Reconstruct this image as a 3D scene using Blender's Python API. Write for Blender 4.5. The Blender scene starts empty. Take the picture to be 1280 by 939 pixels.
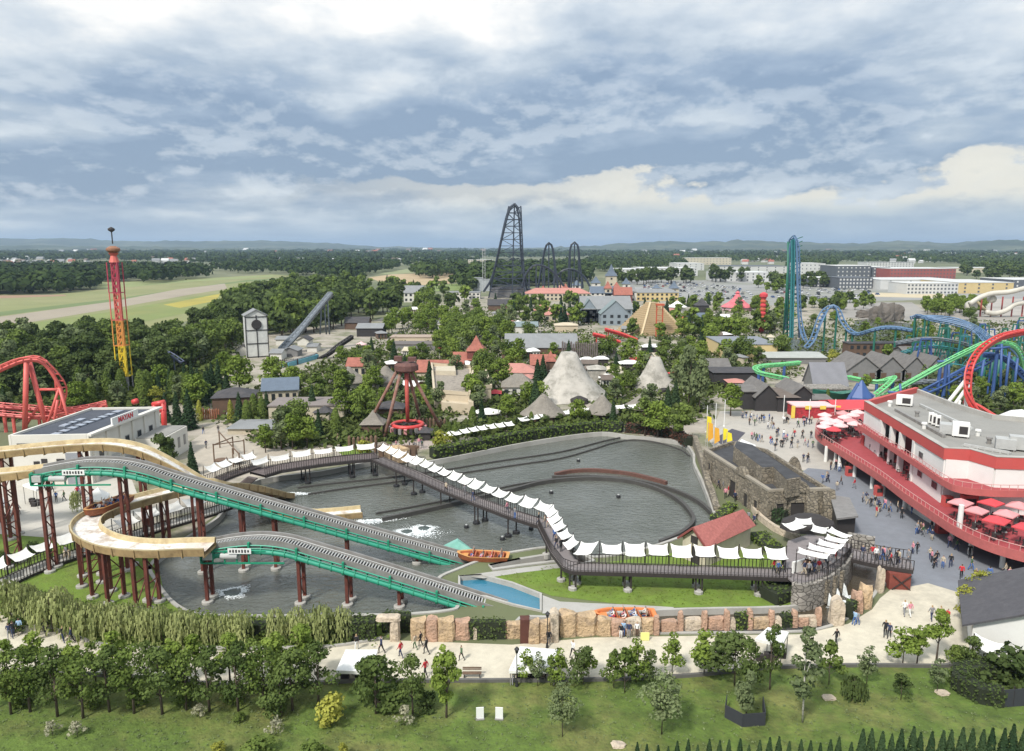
import bpy, bmesh, math, random
import numpy as np
from mathutils import Vector, Matrix
R = math.radians
random.seed(7)
rng = np.random.default_rng(11)
sc = bpy.context.scene
C = sc.collection

# ---------------------------------------------------------------- camera, sky, sun, exposure
CAMH, FPX, CX, CY, HOR = 38.0, 930.0, 640.0, 469.5, 308.0
PITCH = math.atan((CY - HOR) / FPX)
cp, sp = math.cos(PITCH), math.sin(PITCH)
cam_d = bpy.data.cameras.new('camera')
cam_d.sensor_width = 36.0
cam_d.lens = FPX / 1280 * 36.0
cam_d.clip_start = 0.5
cam_d.clip_end = 30000
cam = bpy.data.objects.new('camera', cam_d)
C.objects.link(cam)
cam.location = (0, 0, CAMH)
cam.rotation_euler = (math.pi / 2 - PITCH, 0, 0)
sc.camera = cam

sc.view_settings.view_transform = 'Standard'
sc.view_settings.look = 'None'
sc.view_settings.gamma = 1.0
sc.view_settings.exposure = 0.50
sc.cycles.max_bounces = 5
sc.cycles.diffuse_bounces = 2
sc.cycles.glossy_bounces = 2
sc.cycles.transmission_bounces = 2
sc.cycles.transparent_max_bounces = 6
sc.cycles.volume_bounces = 0
sc.cycles.use_denoising = True

SUN_EL, SUN_AZ = R(48), R(215)          # azimuth clockwise from +Y
world = bpy.data.worlds.new('World')
sc.world = world
world.use_nodes = True

def build_world():
	nt = world.node_tree
	N, L = nt.nodes, nt.links
	N.clear()
	def n(t, **k):
		x = N.new(t)
		for a, b in k.items():
			setattr(x, a, b)
		return x
	def math_(op, a, b=None, c=None, clamp=False):
		x = n('ShaderNodeMath', operation=op, use_clamp=clamp)
		for i, v in enumerate((a, b, c)):
			if v is None:
				continue
			if isinstance(v, (int, float)):
				x.inputs[i].default_value = v
			else:
				L.new(v, x.inputs[i])
		return x.outputs[0]
	def ramp(f, stops):
		x = n('ShaderNodeValToRGB')
		while len(x.color_ramp.elements) < len(stops):
			x.color_ramp.elements.new(0.5)
		for e, (p, c) in zip(x.color_ramp.elements, stops):
			e.position = p
			e.color = (c, c, c, 1) if isinstance(c, (int, float)) else (*c, 1)
		L.new(f, x.inputs[0])
		return x.outputs[0]
	def mix(f, a, b, mode='MIX'):
		x = n('ShaderNodeMix', data_type='RGBA', blend_type=mode)
		for s, v in ((x.inputs[0], f), (x.inputs[6], a), (x.inputs[7], b)):
			if isinstance(v, (int, float)):
				s.default_value = v
			elif isinstance(v, tuple):
				s.default_value = (*v, 1)
			else:
				L.new(v, s)
		return x.outputs[2]
	tc = n('ShaderNodeTexCoord')
	sep = n('ShaderNodeSeparateXYZ')
	L.new(tc.outputs['Generated'], sep.inputs[0])
	X, Y, Z = sep.outputs
	zc = math_('MAXIMUM', Z, 0.0)
	den = math_('ADD', zc, 0.16)
	u = math_('DIVIDE', X, den)
	v = math_('DIVIDE', Y, den)
	def noise(su, sv, off, scale, detail, rough, dist=0.0, a=None, b=None):
		cb = n('ShaderNodeCombineXYZ')
		L.new(math_('MULTIPLY', a or u, su), cb.inputs[0])
		L.new(math_('MULTIPLY', b or v, sv), cb.inputs[1])
		cb.inputs[2].default_value = off
		t = n('ShaderNodeTexNoise')
		t.inputs['Scale'].default_value = scale
		t.inputs['Detail'].default_value = detail
		t.inputs['Roughness'].default_value = rough
		t.inputs['Distortion'].default_value = dist
		L.new(cb.outputs[0], t.inputs['Vector'])
		return t.outputs[0]
	big = noise(1.0, 1.0, 6.4, 0.75, 4, 0.5, 0.3)
	mid = noise(1.0, 1.0, 8.1, 2.3, 10, 0.56, 0.1)
	side = noise(1.0, 1.9, 5.2, 6.5, 10, 0.56, 0.1, X, Z)         # heaps seen sideways
	s1 = math_('ADD', math_('MULTIPLY', big, 1.05), math_('MULTIPLY', mid, 0.70))
	s1 = math_('ADD', s1, math_('MULTIPLY', side, 0.75))            # mean about 1.12
	elev = ramp(Z, [(0.0, 0.50), (0.04, 0.42), (0.085, 0.20), (0.14, 0.30), (0.21, 0.46), (0.30, 0.52), (0.6, 0.62)])
	s2 = math_('ADD', s1, math_('MULTIPLY', math_('SUBTRACT', elev, 0.45), 0.75))
	f = math_('MULTIPLY', math_('SUBTRACT', s2, 1.02), 1.9, clamp=True)
	cloud = ramp(f, [(0.0, (0.235, 0.315, 0.43)), (0.22, (0.31, 0.39, 0.50)), (0.42, (0.41, 0.48, 0.56)), (0.60, (0.53, 0.59, 0.65)), (0.76, (0.64, 0.68, 0.71)), (0.90, (0.78, 0.79, 0.785)), (1.0, (0.88, 0.87, 0.84))])
	# heaped edges: crisp pale tops over dark flat bases
	e2 = noise(1.0, 1.9, 5.2, 6.5, 10, 0.56, 0.1, X, math_('ADD', Z, 0.012))
	edge = ramp(math_('MULTIPLY_ADD', math_('SUBTRACT', side, e2), 4.0, 0.5), [(0.30, 0.0), (0.5, 0.0), (0.75, 1.0)])
	low = ramp(Z, [(0.015, 0.0), (0.05, 0.8), (0.16, 0.6), (0.26, 0.15)])
	cloud = mix(math_('MULTIPLY', math_('MULTIPLY', edge, low), 0.55), cloud, (0.70, 0.745, 0.775))
	# gap under the cloud deck: warm pale strip just over the horizon
	strip_h = ramp(math_('ADD', Z, math_('MULTIPLY', math_('SUBTRACT', side, 0.5), 0.20)), [(0.0, 0.3), (0.035, 0.35), (0.056, 1.0), (0.070, 0.9), (0.078, 0.0)])
	strip_x = ramp(math_('MULTIPLY_ADD', X, 0.5, 0.5), [(0.33, 0.0), (0.46, 0.55), (0.60, 0.95), (0.85, 0.95)])
	warm = mix(ramp(Z, [(0.03, 0.0), (0.06, 1.0)]), (0.46, 0.55, 0.60), (0.84, 0.79, 0.66))
	cloud = mix(math_('MULTIPLY', math_('MULTIPLY', strip_h, strip_x), 0.9), cloud, warm)
	hz = ramp(Z, [(0.0, 0.75), (0.03, 0.30), (0.06, 0.0)])
	cloud = mix(hz, cloud, (0.44, 0.555, 0.66))
	# an overcast sky grows evenly brighter towards the zenith
	zen = ramp(Z, [(0.0, 0.42), (0.30, 0.46), (1.0, 0.76)])
	cloud = mix(1.0, cloud, zen, 'MULTIPLY')
	cloud = mix(1.0, cloud, (20.0, 20.0, 20.0), 'MULTIPLY')
	sky = n('ShaderNodeTexSky', sky_type='NISHITA')
	sky.sun_disc = False
	sky.sun_elevation = SUN_EL
	sky.sun_rotation = SUN_AZ
	sky.air_density = 1.0
	sky.dust_density = 2.0
	col = mix(0.90, sky.outputs[0], cloud)
	bg = n('ShaderNodeBackground')
	bg.inputs['Strength'].default_value = 0.10
	L.new(col, bg.inputs[0])
	out = n('ShaderNodeOutputWorld')
	L.new(bg.outputs[0], out.inputs[0])
build_world()

sun_d = bpy.data.lights.new('sun', 'SUN')
sun_d.energy = 2.9
sun_d.angle = R(7)
sun_d.color = (1.0, 0.965, 0.91)
sun = bpy.data.objects.new('sun', sun_d)
C.objects.link(sun)
_d = Vector((math.sin(SUN_AZ) * math.cos(SUN_EL), math.cos(SUN_AZ) * math.cos(SUN_EL), math.sin(SUN_EL)))
sun.rotation_euler = _d.to_track_quat('Z', 'Y').to_euler()

# ---------------------------------------------------------------- helpers
def P(px, py, z=0.0):
	"""the point at height z that the photograph shows at this pixel"""
	u, v = (px - CX) / FPX, (py - CY) / FPX
	d = Vector((u, cp - v * sp, -(sp + v * cp)))
	t = (CAMH - z) / -d.z
	return Vector((d.x * t, d.y * t, z))

def PY(px, py, Y):
	"""the point in the upright plane at distance Y that the photograph shows at this pixel"""
	u, v = (px - CX) / FPX, (py - CY) / FPX
	d = Vector((u, cp - v * sp, -(sp + v * cp)))
	t = Y / d.y
	return Vector((d.x * t, Y, CAMH + d.z * t))

def HT(bx, by, ty, z=0.0):
	"""height over z of a thing based at pixel (bx, by) whose top is at row ty"""
	b = P(bx, by, z)
	return PY(bx, ty, b.y).z - z

def PIX(p):
	q = Vector(p) - Vector((0, 0, CAMH))
	fz = q.y * cp - q.z * sp
	return CX + FPX * q.x / fz, CY - FPX * (q.y * sp + q.z * cp) / fz

MATS = {}
def M(name, col=None, rough=0.8, var=0.14, scale=0.6, metal=0.0, bump=0.0, bscale=8.0, spec=0.5, island=False, objvar=0.0, stain=None, stain_amt=0.5, stain_scale=0.25, detail=6):
	if name in MATS:
		return MATS[name]
	m = bpy.data.materials.new(name)
	MATS[name] = m
	m.use_nodes = True
	N, L = m.node_tree.nodes, m.node_tree.links
	b = N['Principled BSDF']
	b.inputs['Roughness'].default_value = rough
	b.inputs['Metallic'].default_value = metal
	b.inputs['Specular IOR Level'].default_value = spec
	geo = N.new('ShaderNodeNewGeometry')
	t = N.new('ShaderNodeTexNoise')
	t.inputs['Scale'].default_value = scale
	t.inputs['Detail'].default_value = detail
	t.inputs['Roughness'].default_value = 0.65
	L.new(geo.outputs['Position'], t.inputs['Vector'])
	mr = N.new('ShaderNodeMapRange')
	mr.inputs[1].default_value, mr.inputs[2].default_value = 0.25, 0.75
	mr.inputs[3].default_value, mr.inputs[4].default_value = 1 - var, 1 + var
	L.new(t.outputs[0], mr.inputs[0])
	fac = mr.outputs[0]
	def mul(a, bb):
		x = N.new('ShaderNodeMath')
		x.operation = 'MULTIPLY'
		L.new(a, x.inputs[0])
		L.new(bb, x.inputs[1])
		return x.outputs[0]
	if island:
		r = N.new('ShaderNodeMapRange')
		r.inputs[3].default_value, r.inputs[4].default_value = 0.82, 1.18
		L.new(geo.outputs['Random Per Island'], r.inputs[0])
		fac = mul(fac, r.outputs[0])
	if objvar:
		oi = N.new('ShaderNodeObjectInfo')
		r = N.new('ShaderNodeMapRange')
		r.inputs[3].default_value, r.inputs[4].default_value = 1 - objvar, 1 + objvar
		L.new(oi.outputs['Random'], r.inputs[0])
		fac = mul(fac, r.outputs[0])
	base = None
	if stain is not None:
		t2 = N.new('ShaderNodeTexNoise')
		t2.inputs['Scale'].default_value = stain_scale
		t2.inputs['Detail'].default_value = 8
		t2.inputs['Roughness'].default_value = 0.7
		L.new(geo.outputs['Position'], t2.inputs['Vector'])
		cr = N.new('ShaderNodeMapRange')
		cr.inputs[1].default_value, cr.inputs[2].default_value = 0.46, 0.62
		cr.inputs[4].default_value = stain_amt
		L.new(t2.outputs[0], cr.inputs[0])
		mx0 = N.new('ShaderNodeMix')
		mx0.data_type = 'RGBA'
		L.new(cr.outputs[0], mx0.inputs[0])
		mx0.inputs[6].default_value = (*col, 1)
		mx0.inputs[7].default_value = (*stain, 1)
		base = mx0.outputs[2]
	vm = N.new('ShaderNodeVectorMath')
	vm.operation = 'SCALE'
	if base is None:
		vm.inputs[0].default_value = col
	else:
		L.new(base, vm.inputs[0])
	L.new(fac, vm.inputs['Scale'])
	L.new(vm.outputs[0], b.inputs['Base Color'])
	if bump:
		t3 = N.new('ShaderNodeTexNoise')
		t3.inputs['Scale'].default_value = bscale
		t3.inputs['Detail'].default_value = 5
		L.new(geo.outputs['Position'], t3.inputs['Vector'])
		bp = N.new('ShaderNodeBump')
		bp.inputs['Strength'].default_value = bump
		bp.inputs['Distance'].default_value = 0.3
		L.new(t3.outputs[0], bp.inputs['Height'])
		L.new(bp.outputs[0], b.inputs['Normal'])
	return m

def leafmat(name, col, col2, trans=0.25, oscale=0.35):
	"""leaf colour that varies from leaf to leaf, clump to clump and plant to plant"""
	if name in MATS:
		return MATS[name]
	m = bpy.data.materials.new(name)
	MATS[name] = m
	m.use_nodes = True
	N, L = m.node_tree.nodes, m.node_tree.links
	N.clear()
	geo = N.new('ShaderNodeNewGeometry')
	oi = N.new('ShaderNodeObjectInfo')
	t = N.new('ShaderNodeTexNoise')
	t.inputs['Scale'].default_value = oscale
	t.inputs['Detail'].default_value = 3
	L.new(geo.outputs['Position'], t.inputs['Vector'])
	a = N.new('ShaderNodeMath'); a.operation = 'MULTIPLY_ADD'
	L.new(geo.outputs['Random Per Island'], a.inputs[0]); a.inputs[1].default_value = 0.5
	L.new(t.outputs[0], a.inputs[2])
	c = N.new('ShaderNodeMath'); c.operation = 'MULTIPLY_ADD'
	L.new(oi.outputs['Random'], c.inputs[0]); c.inputs[1].default_value = 0.45
	L.new(a.outputs[0], c.inputs[2])
	mr = N.new('ShaderNodeMapRange')
	mr.inputs[1].default_value, mr.inputs[2].default_value = 0.45, 1.5
	L.new(c.outputs[0], mr.inputs[0])
	mx = N.new('ShaderNodeMix'); mx.data_type = 'RGBA'
	L.new(mr.outputs[0], mx.inputs[0])
	mx.inputs[6].default_value = (*col, 1); mx.inputs[7].default_value = (*col2, 1)
	d = N.new('ShaderNodeBsdfDiffuse'); tr = N.new('ShaderNodeBsdfTranslucent')
	L.new(mx.outputs[2], d.inputs[0]); L.new(mx.outputs[2], tr.inputs[0])
	ms = N.new('ShaderNodeMixShader'); ms.inputs[0].default_value = trans
	L.new(d.outputs[0], ms.inputs[1]); L.new(tr.outputs[0], ms.inputs[2])
	o = N.new('ShaderNodeOutputMaterial')
	L.new(ms.outputs[0], o.inputs[0])
	return m

def tag(o, label=None, cat=None, group=None, kind=None):
	if label: o['label'] = label
	if cat: o['category'] = cat
	if group: o['group'] = group
	if kind: o['kind'] = kind
	return o

def thing(name, label, cat, loc=(0, 0, 0), group=None, rz=0.0):
	o = bpy.data.objects.new(name, None)
	o.empty_display_size = 0.5
	C.objects.link(o)
	o.location = loc
	o.rotation_euler = (0, 0, rz)
	return tag(o, label, cat, group)

def base_of(o):
	v = Vector((0, 0, 0))
	while o is not None:
		v += Vector(o.location)
		o = o.parent
	return v

class MB:
	"""collects faces; build() links them as one mesh object"""
	def __init__(s, *mats):
		s.v, s.f, s.mi, s.mats, s.cur, s.sm = [], [], [], list(mats), 0, False
	def m(s, i):
		s.cur = i
		return s
	def add(s, vs, fs):
		k = len(s.v)
		s.v.extend([tuple(q) for q in vs])
		for f in fs:
			s.f.append(tuple(i + k for i in f))
			s.mi.append(s.cur)
		return s
	def box(s, c, d, rz=0.0, taper=1.0, tilt=None):
		x, y, z = d[0] / 2, d[1] / 2, d[2] / 2
		vs = []
		for k in (-1, 1):
			t = taper if k > 0 else 1.0
			for a, b in ((-1, -1), (1, -1), (1, 1), (-1, 1)):
				vs.append(Vector((a * x * t, b * y * t, k * z)))
		mt = Matrix.Rotation(rz, 3, 'Z')
		if tilt is not None:
			mt = mt @ tilt
		c = Vector(c)
		vs = [mt @ q + c for q in vs]
		return s.add(vs, [(0, 3, 2, 1), (4, 5, 6, 7), (0, 1, 5, 4), (1, 2, 6, 5), (2, 3, 7, 6), (3, 0, 4, 7)])
	def beam(s, a, b, w, h=None, up=(0, 0, 1)):
		h = h or w
		a, b = Vector(a), Vector(b)
		d = b - a
		if d.length < 1e-6:
			return s
		d.normalize()
		u = Vector(up)
		if abs(d.dot(u)) > 0.95:
			u = Vector((0, 1, 0))
		r = d.cross(u).normalized()
		t = r.cross(d).normalized()
		vs = []
		for q in (a, b):
			for i, j in ((-1, -1), (1, -1), (1, 1), (-1, 1)):
				vs.append(q + r * (i * w / 2) + t * (j * h / 2))
		return s.add(vs, [(0, 3, 2, 1), (4, 5, 6, 7), (0, 1, 5, 4), (1, 2, 6, 5), (2, 3, 7, 6), (3, 0, 4, 7)])
	def tube(s, pts, r, n=6, cap=True, r2=None, closed=False):
		pts = [Vector(q) for q in pts]
		m = len(pts)
		vs, prev = [], None
		for i, q in enumerate(pts):
			if closed:
				d = pts[(i + 1) % m] - pts[i - 1]
			else:
				d = pts[min(i + 1, m - 1)] - pts[max(i - 1, 0)]
			if d.length < 1e-9:
				d = Vector((0, 0, 1))
			d.normalize()
			if prev is None:
				u = Vector((0, 0, 1)) if abs(d.z) < 0.9 else Vector((1, 0, 0))
				a = d.cross(u).normalized()
			else:
				a = (prev - d * prev.dot(d))
				a = a.normalized() if a.length > 1e-6 else d.orthogonal().normalized()
			prev = a
			b = d.cross(a)
			if isinstance(r, (list, tuple)):
				rr = r[i]
			else:
				rr = r if r2 is None else r + (r2 - r) * i / max(1, m - 1)
			for k in range(n):
				t = 2 * math.pi * k / n
				vs.append(q + a * (math.cos(t) * rr) + b * (math.sin(t) * rr))
		fs = []
		for i in range(m if closed else m - 1):
			j = (i + 1) % m
			for k in range(n):
				l = (k + 1) % n
				fs.append((i * n + k, i * n + l, j * n + l, j * n + k))
		if cap and not closed:
			fs.append(tuple(reversed(range(n))))
			fs.append(tuple((m - 1) * n + k for k in range(n)))
		return s.add(vs, fs)
	def cyl(s, c, r, h, n=12, r2=None):
		c = Vector(c)
		return s.lathe(c, [(r, 0), (r if r2 is None else r2, h)], n)
	def lathe(s, c, prof, n=12, capb=True, capt=True, sx=1.0, sy=1.0, rz=0.0):
		c = Vector(c)
		vs, fs = [], []
		for (r, z) in prof:
			for k in range(n):
				t = 2 * math.pi * k / n + rz
				vs.append(c + Vector((math.cos(t) * r * sx, math.sin(t) * r * sy, z)))
		for i in range(len(prof) - 1):
			for k in range(n):
				l = (k + 1) % n
				fs.append((i * n + k, i * n + l, (i + 1) * n + l, (i + 1) * n + k))
		if capb: fs.append(tuple(reversed(range(n))))
		if capt: fs.append(tuple((len(prof) - 1) * n + k for k in range(n)))
		return s.add(vs, fs)
	def prism(s, poly, z0, z1):
		"""upright prism over a polygon of (x, y) points, any outline"""
		poly = [(p[0], p[1]) for p in poly]
		a = sum(poly[i][0] * poly[(i + 1) % len(poly)][1] - poly[(i + 1) % len(poly)][0] * poly[i][1] for i in range(len(poly)))
		if a < 0: poly = poly[::-1]
		n = len(poly)
		vs = [(x, y, z0) for x, y in poly] + [(x, y, z1) for x, y in poly]
		fs = [tuple(reversed(range(n))), tuple(range(n, 2 * n))]
		fs += [(i, (i + 1) % n, n + (i + 1) % n, n + i) for i in range(n)]
		return s.add(vs, fs)
	def wall(s, pts, z0, z1, w):
		"""upright wall of thickness w along a line of (x, y) points"""
		pts = [Vector((p[0], p[1], 0)) for p in pts]
		m = len(pts)
		o = []
		for i in range(m):
			d = (pts[min(i + 1, m - 1)] - pts[max(i - 1, 0)])
			d = d.normalized() if d.length > 1e-6 else Vector((1, 0, 0))
			o.append(Vector((-d.y, d.x, 0)) * (w / 2))
		Z0 = z0 if isinstance(z0, (list, tuple)) else [z0] * m
		Z1 = z1 if isinstance(z1, (list, tuple)) else [z1] * m
		vs = []
		for i in range(m):
			a, b = pts[i] + o[i], pts[i] - o[i]
			vs += [(a.x, a.y, Z0[i]), (b.x, b.y, Z0[i]), (b.x, b.y, Z1[i]), (a.x, a.y, Z1[i])]
		fs = [(0, 1, 2, 3), tuple((m - 1) * 4 + k for k in (3, 2, 1, 0))]
		for i in range(m - 1):
			for k in range(4):
				l = (k + 1) % 4
				fs.append((i * 4 + k, (i + 1) * 4 + k, (i + 1) * 4 + l, i * 4 + l))
		return s.add(vs, fs)
	def quad(s, a, b, c, d):
		return s.add([a, b, c, d], [(0, 1, 2, 3)])
	def build(s, name, parent=None, world=True, smooth=False, **k):
		me = bpy.data.meshes.new(name)
		off = base_of(parent) if (parent is not None and world) else Vector((0, 0, 0))
		if off.length:
			me.from_pydata([(q[0] - off.x, q[1] - off.y, q[2] - off.z) for q in s.v], [], s.f)
		else:
			me.from_pydata(s.v, [], s.f)
		for m_ in s.mats:
			me.materials.append(m_)
		if len(s.mats) > 1:
			me.polygons.foreach_set('material_index', s.mi)
		if smooth:
			me.polygons.foreach_set('use_smooth', [True] * len(me.polygons))
		me.update()
		o = bpy.data.objects.new(name, me)
		C.objects.link(o)
		if parent is not None:
			o.parent = parent
		return tag(o, **k)

def piece(name, me, parent, loc, rz=0.0, scale=None, rot=None):
	o = bpy.data.objects.new(name, me)
	C.objects.link(o)
	o.parent = parent
	o.location = Vector(loc) - base_of(parent)
	o.rotation_euler = rot if rot is not None else (0, 0, rz)
	if scale is not None:
		o.scale = scale
	return o

def copy_tree(o, parent=None, label=None, group=None):
	c = o.copy()
	C.objects.link(c)
	if parent is not None:
		c.parent = parent
	if label: c['label'] = label
	if group: c['group'] = group
	for ch in o.children:
		copy_tree(ch, c)
	return c

def spline(pts, n=8, closed=False):
	pts = [Vector(q) for q in pts]
	m = len(pts)
	out = []
	for i in range(m if closed else m - 1):
		if closed:
			a, b, c, d = pts[i - 1], pts[i], pts[(i + 1) % m], pts[(i + 2) % m]
		else:
			b, c = pts[i], pts[i + 1]
			a = pts[i - 1] if i else b * 2 - c
			d = pts[i + 2] if i + 2 < m else c * 2 - b
		for k in range(n):
			t = k / n
			out.append(0.5 * ((2 * b) + (c - a) * t + (2 * a - 5 * b + 4 * c - d) * t * t + (3 * b - a - 3 * c + d) * t ** 3))
	if not closed:
		out.append(pts[-1])
	return out

def resample(pts, step):
	pts = [Vector(q) for q in pts]
	L = [0.0]
	for a, b in zip(pts, pts[1:]):
		L.append(L[-1] + (b - a).length)
	n = max(2, int(round(L[-1] / step)) + 1)
	out, j = [], 0
	for i in range(n):
		s = L[-1] * i / (n - 1)
		while j < len(L) - 2 and L[j + 1] < s:
			j += 1
		t = (s - L[j]) / max(1e-9, L[j + 1] - L[j])
		out.append(pts[j].lerp(pts[j + 1], min(1, max(0, t))))
	return out

def flat(name, poly, z, mat, holes=(), **k):
	"""a level sheet over a polygon with holes, the outline given as (x, y) points"""
	bm = bmesh.new()
	edges = []
	for lp in [poly] + list(holes):
		vs = [bm.verts.new((p[0], p[1], z)) for p in lp]
		edges += [bm.edges.new((vs[i], vs[(i + 1) % len(vs)])) for i in range(len(vs))]
	bmesh.ops.triangle_fill(bm, use_beauty=True, use_dissolve=False, edges=edges, normal=(0, 0, 1))
	for f in bm.faces:
		if f.normal.z < 0: f.normal_flip()
	me = bpy.data.meshes.new(name)
	bm.to_mesh(me)
	bm.free()
	me.materials.append(mat)
	o = bpy.data.objects.new(name, me)
	C.objects.link(o)
	k.setdefault('kind', 'structure')
	return tag(o, **k)

def px_poly(pts, z=0.0, smooth=0):
	q = [P(a, b, z) for a, b in pts]
	if smooth:
		q = spline(q, smooth, closed=True)
	return q

def inside(x, y, poly):
	c = False
	n = len(poly)
	j = n - 1
	for i in range(n):
		xi, yi, xj, yj = poly[i][0], poly[i][1], poly[j][0], poly[j][1]
		if (yi > y) != (yj > y) and x < (xj - xi) * (y - yi) / (yj - yi) + xi:
			c = not c
		j = i
	return c

def quads_mesh(name, cen, nrm, size, mats, mi=None, aspect=1.0, jitter=0.35):
	"""many small leaf faces as one mesh (numpy arrays)"""
	n = len(cen)
	r = rng.normal(size=(n, 3))
	a = np.cross(nrm, r)
	a /= np.linalg.norm(a, axis=1)[:, None] + 1e-9
	b = np.cross(nrm, a)
	b /= np.linalg.norm(b, axis=1)[:, None] + 1e-9
	s = (size * 0.5)[:, None]
	v = np.empty((n, 4, 3))
	for k, (i, j) in enumerate(((-1, -0.6), (0.5, -1), (1, 0.6), (-0.5, 1))):
		jt = 1 + rng.uniform(-jitter, jitter, (n, 1))
		v[:, k] = cen + a * s * i * jt + b * s * j * jt * aspect
	me = bpy.data.meshes.new(name)
	me.vertices.add(n * 4)
	me.vertices.foreach_set('co', v.ravel())
	me.loops.add(n * 4)
	me.loops.foreach_set('vertex_index', np.arange(n * 4, dtype=np.int32))
	me.polygons.add(n)
	me.polygons.foreach_set('loop_start', np.arange(n, dtype=np.int32) * 4)
	for m_ in mats:
		me.materials.append(m_)
	if mi is not None:
		me.polygons.foreach_set('material_index', mi.astype(np.int32))
	me.update(calc_edges=True)
	return me

def text(body, size, parent, loc, rot, mat, name='lettering', depth=0.02, align='CENTER'):
	cu = bpy.data.curves.new(name, 'FONT')
	cu.body = body
	cu.size = size
	cu.extrude = depth
	cu.offset = size * 0.02
	cu.align_x = align
	cu.align_y = 'CENTER'
	cu.materials.append(mat)
	o = bpy.data.objects.new(name, cu)
	C.objects.link(o)
	me = bpy.data.meshes.new_from_object(o.evaluated_get(bpy.context.evaluated_depsgraph_get()))
	bpy.data.objects.remove(o)
	o = bpy.data.objects.new(name, me)
	C.objects.link(o)
	o.parent = parent
	o.location = Vector(loc) - base_of(parent)
	o.rotation_euler = rot
	return o
# ---------------------------------------------------------------- ground, water, paths, fields, hills
POND = [(188,708),(196,728),(210,748),(228,762),(252,769),(330,771),(430,770),(500,769),(560,764),(572,757),(560,738),(548,724),(575,711),(612,697),(640,691),(700,684),(742,697),(800,688),(845,674),(872,662),(893,650),(888,628),(878,602),(868,580),(866,566),(848,552),(785,545),(752,541),(700,547),(640,557),(560,573),(520,578),(470,577),(400,590),(325,600),(290,620),(272,648),(215,684)]
CHAN = [(650,773),(700,772),(780,766),(860,762),(985,759),(1022,750),(1048,735),(1058,715),(1060,690),(1088,692),(1104,712),(1098,735),(1080,758),(1050,778),(1000,790),(860,792),(700,793),(648,795)]
BASIN = [(574,722),(602,720),(640,730),(676,744),(676,765),(640,757),(600,745),(574,733)]
DUCT = [(612,708),(650,700),(700,692),(728,694),(742,702),(728,706),(700,702),(650,708),(616,713)]
pond_w = [(p.x, p.y) for p in spline([P(a, b) for a, b in POND], 4, closed=True)]
chan_w = [(p.x, p.y) for p in spline([P(a, b) for a, b in CHAN], 3, closed=True)]
basin_w = [(P(a, b).x, P(a, b).y) for a, b in BASIN]
duct_w = [(P(a, b).x, P(a, b).y) for a, b in DUCT]

m_ground = M('ground', (0.115, 0.13, 0.06), 0.95, 0.35, 0.02, stain=(0.20, 0.19, 0.12), stain_amt=0.7, stain_scale=0.006)
m_lawn = M('lawn', (0.085, 0.13, 0.020), 0.95, 0.5, 0.55, stain=(0.155, 0.155, 0.045), stain_amt=0.85, stain_scale=0.11, bump=0.6, bscale=3.0)
m_lawn2 = M('lawn_fresh', (0.13, 0.20, 0.024), 0.95, 0.22, 0.7, stain=(0.12, 0.13, 0.03), stain_amt=0.5, stain_scale=0.3, bump=0.4, bscale=4.0)
m_path = M('path_sand', (0.55, 0.50, 0.39), 0.95, 0.14, 0.9, stain=(0.42, 0.38, 0.30), stain_amt=0.8, stain_scale=0.22, bump=0.15, bscale=9)
m_plaza = M('plaza', (0.40, 0.37, 0.32), 0.9, 0.10, 0.6, stain=(0.34, 0.32, 0.29), stain_scale=0.2)
m_asph = M('asphalt', (0.185, 0.195, 0.215), 0.9, 0.10, 0.8, stain=(0.15, 0.155, 0.17), stain_scale=0.15)
m_pave = M('paving', (0.34, 0.30, 0.245), 0.9, 0.25, 0.25, stain=(0.12, 0.13, 0.055), stain_amt=0.9, stain_scale=0.09)
m_conc = M('concrete', (0.40, 0.385, 0.35), 0.9, 0.15, 0.8, stain=(0.22, 0.21, 0.18), stain_scale=0.4, bump=0.1)
m_concd = M('concrete_wet', (0.12, 0.115, 0.10), 0.6, 0.2, 0.8)
m_bank = M('bank', (0.07, 0.085, 0.03), 0.95, 0.3, 0.8, stain=(0.12, 0.10, 0.06), stain_scale=0.5)

flat('ground', [(-14000, -200), (14000, -200), (14000, 26000), (-14000, 26000)], 0.0, m_ground, holes=[pond_w, chan_w, basin_w, duct_w])

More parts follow.
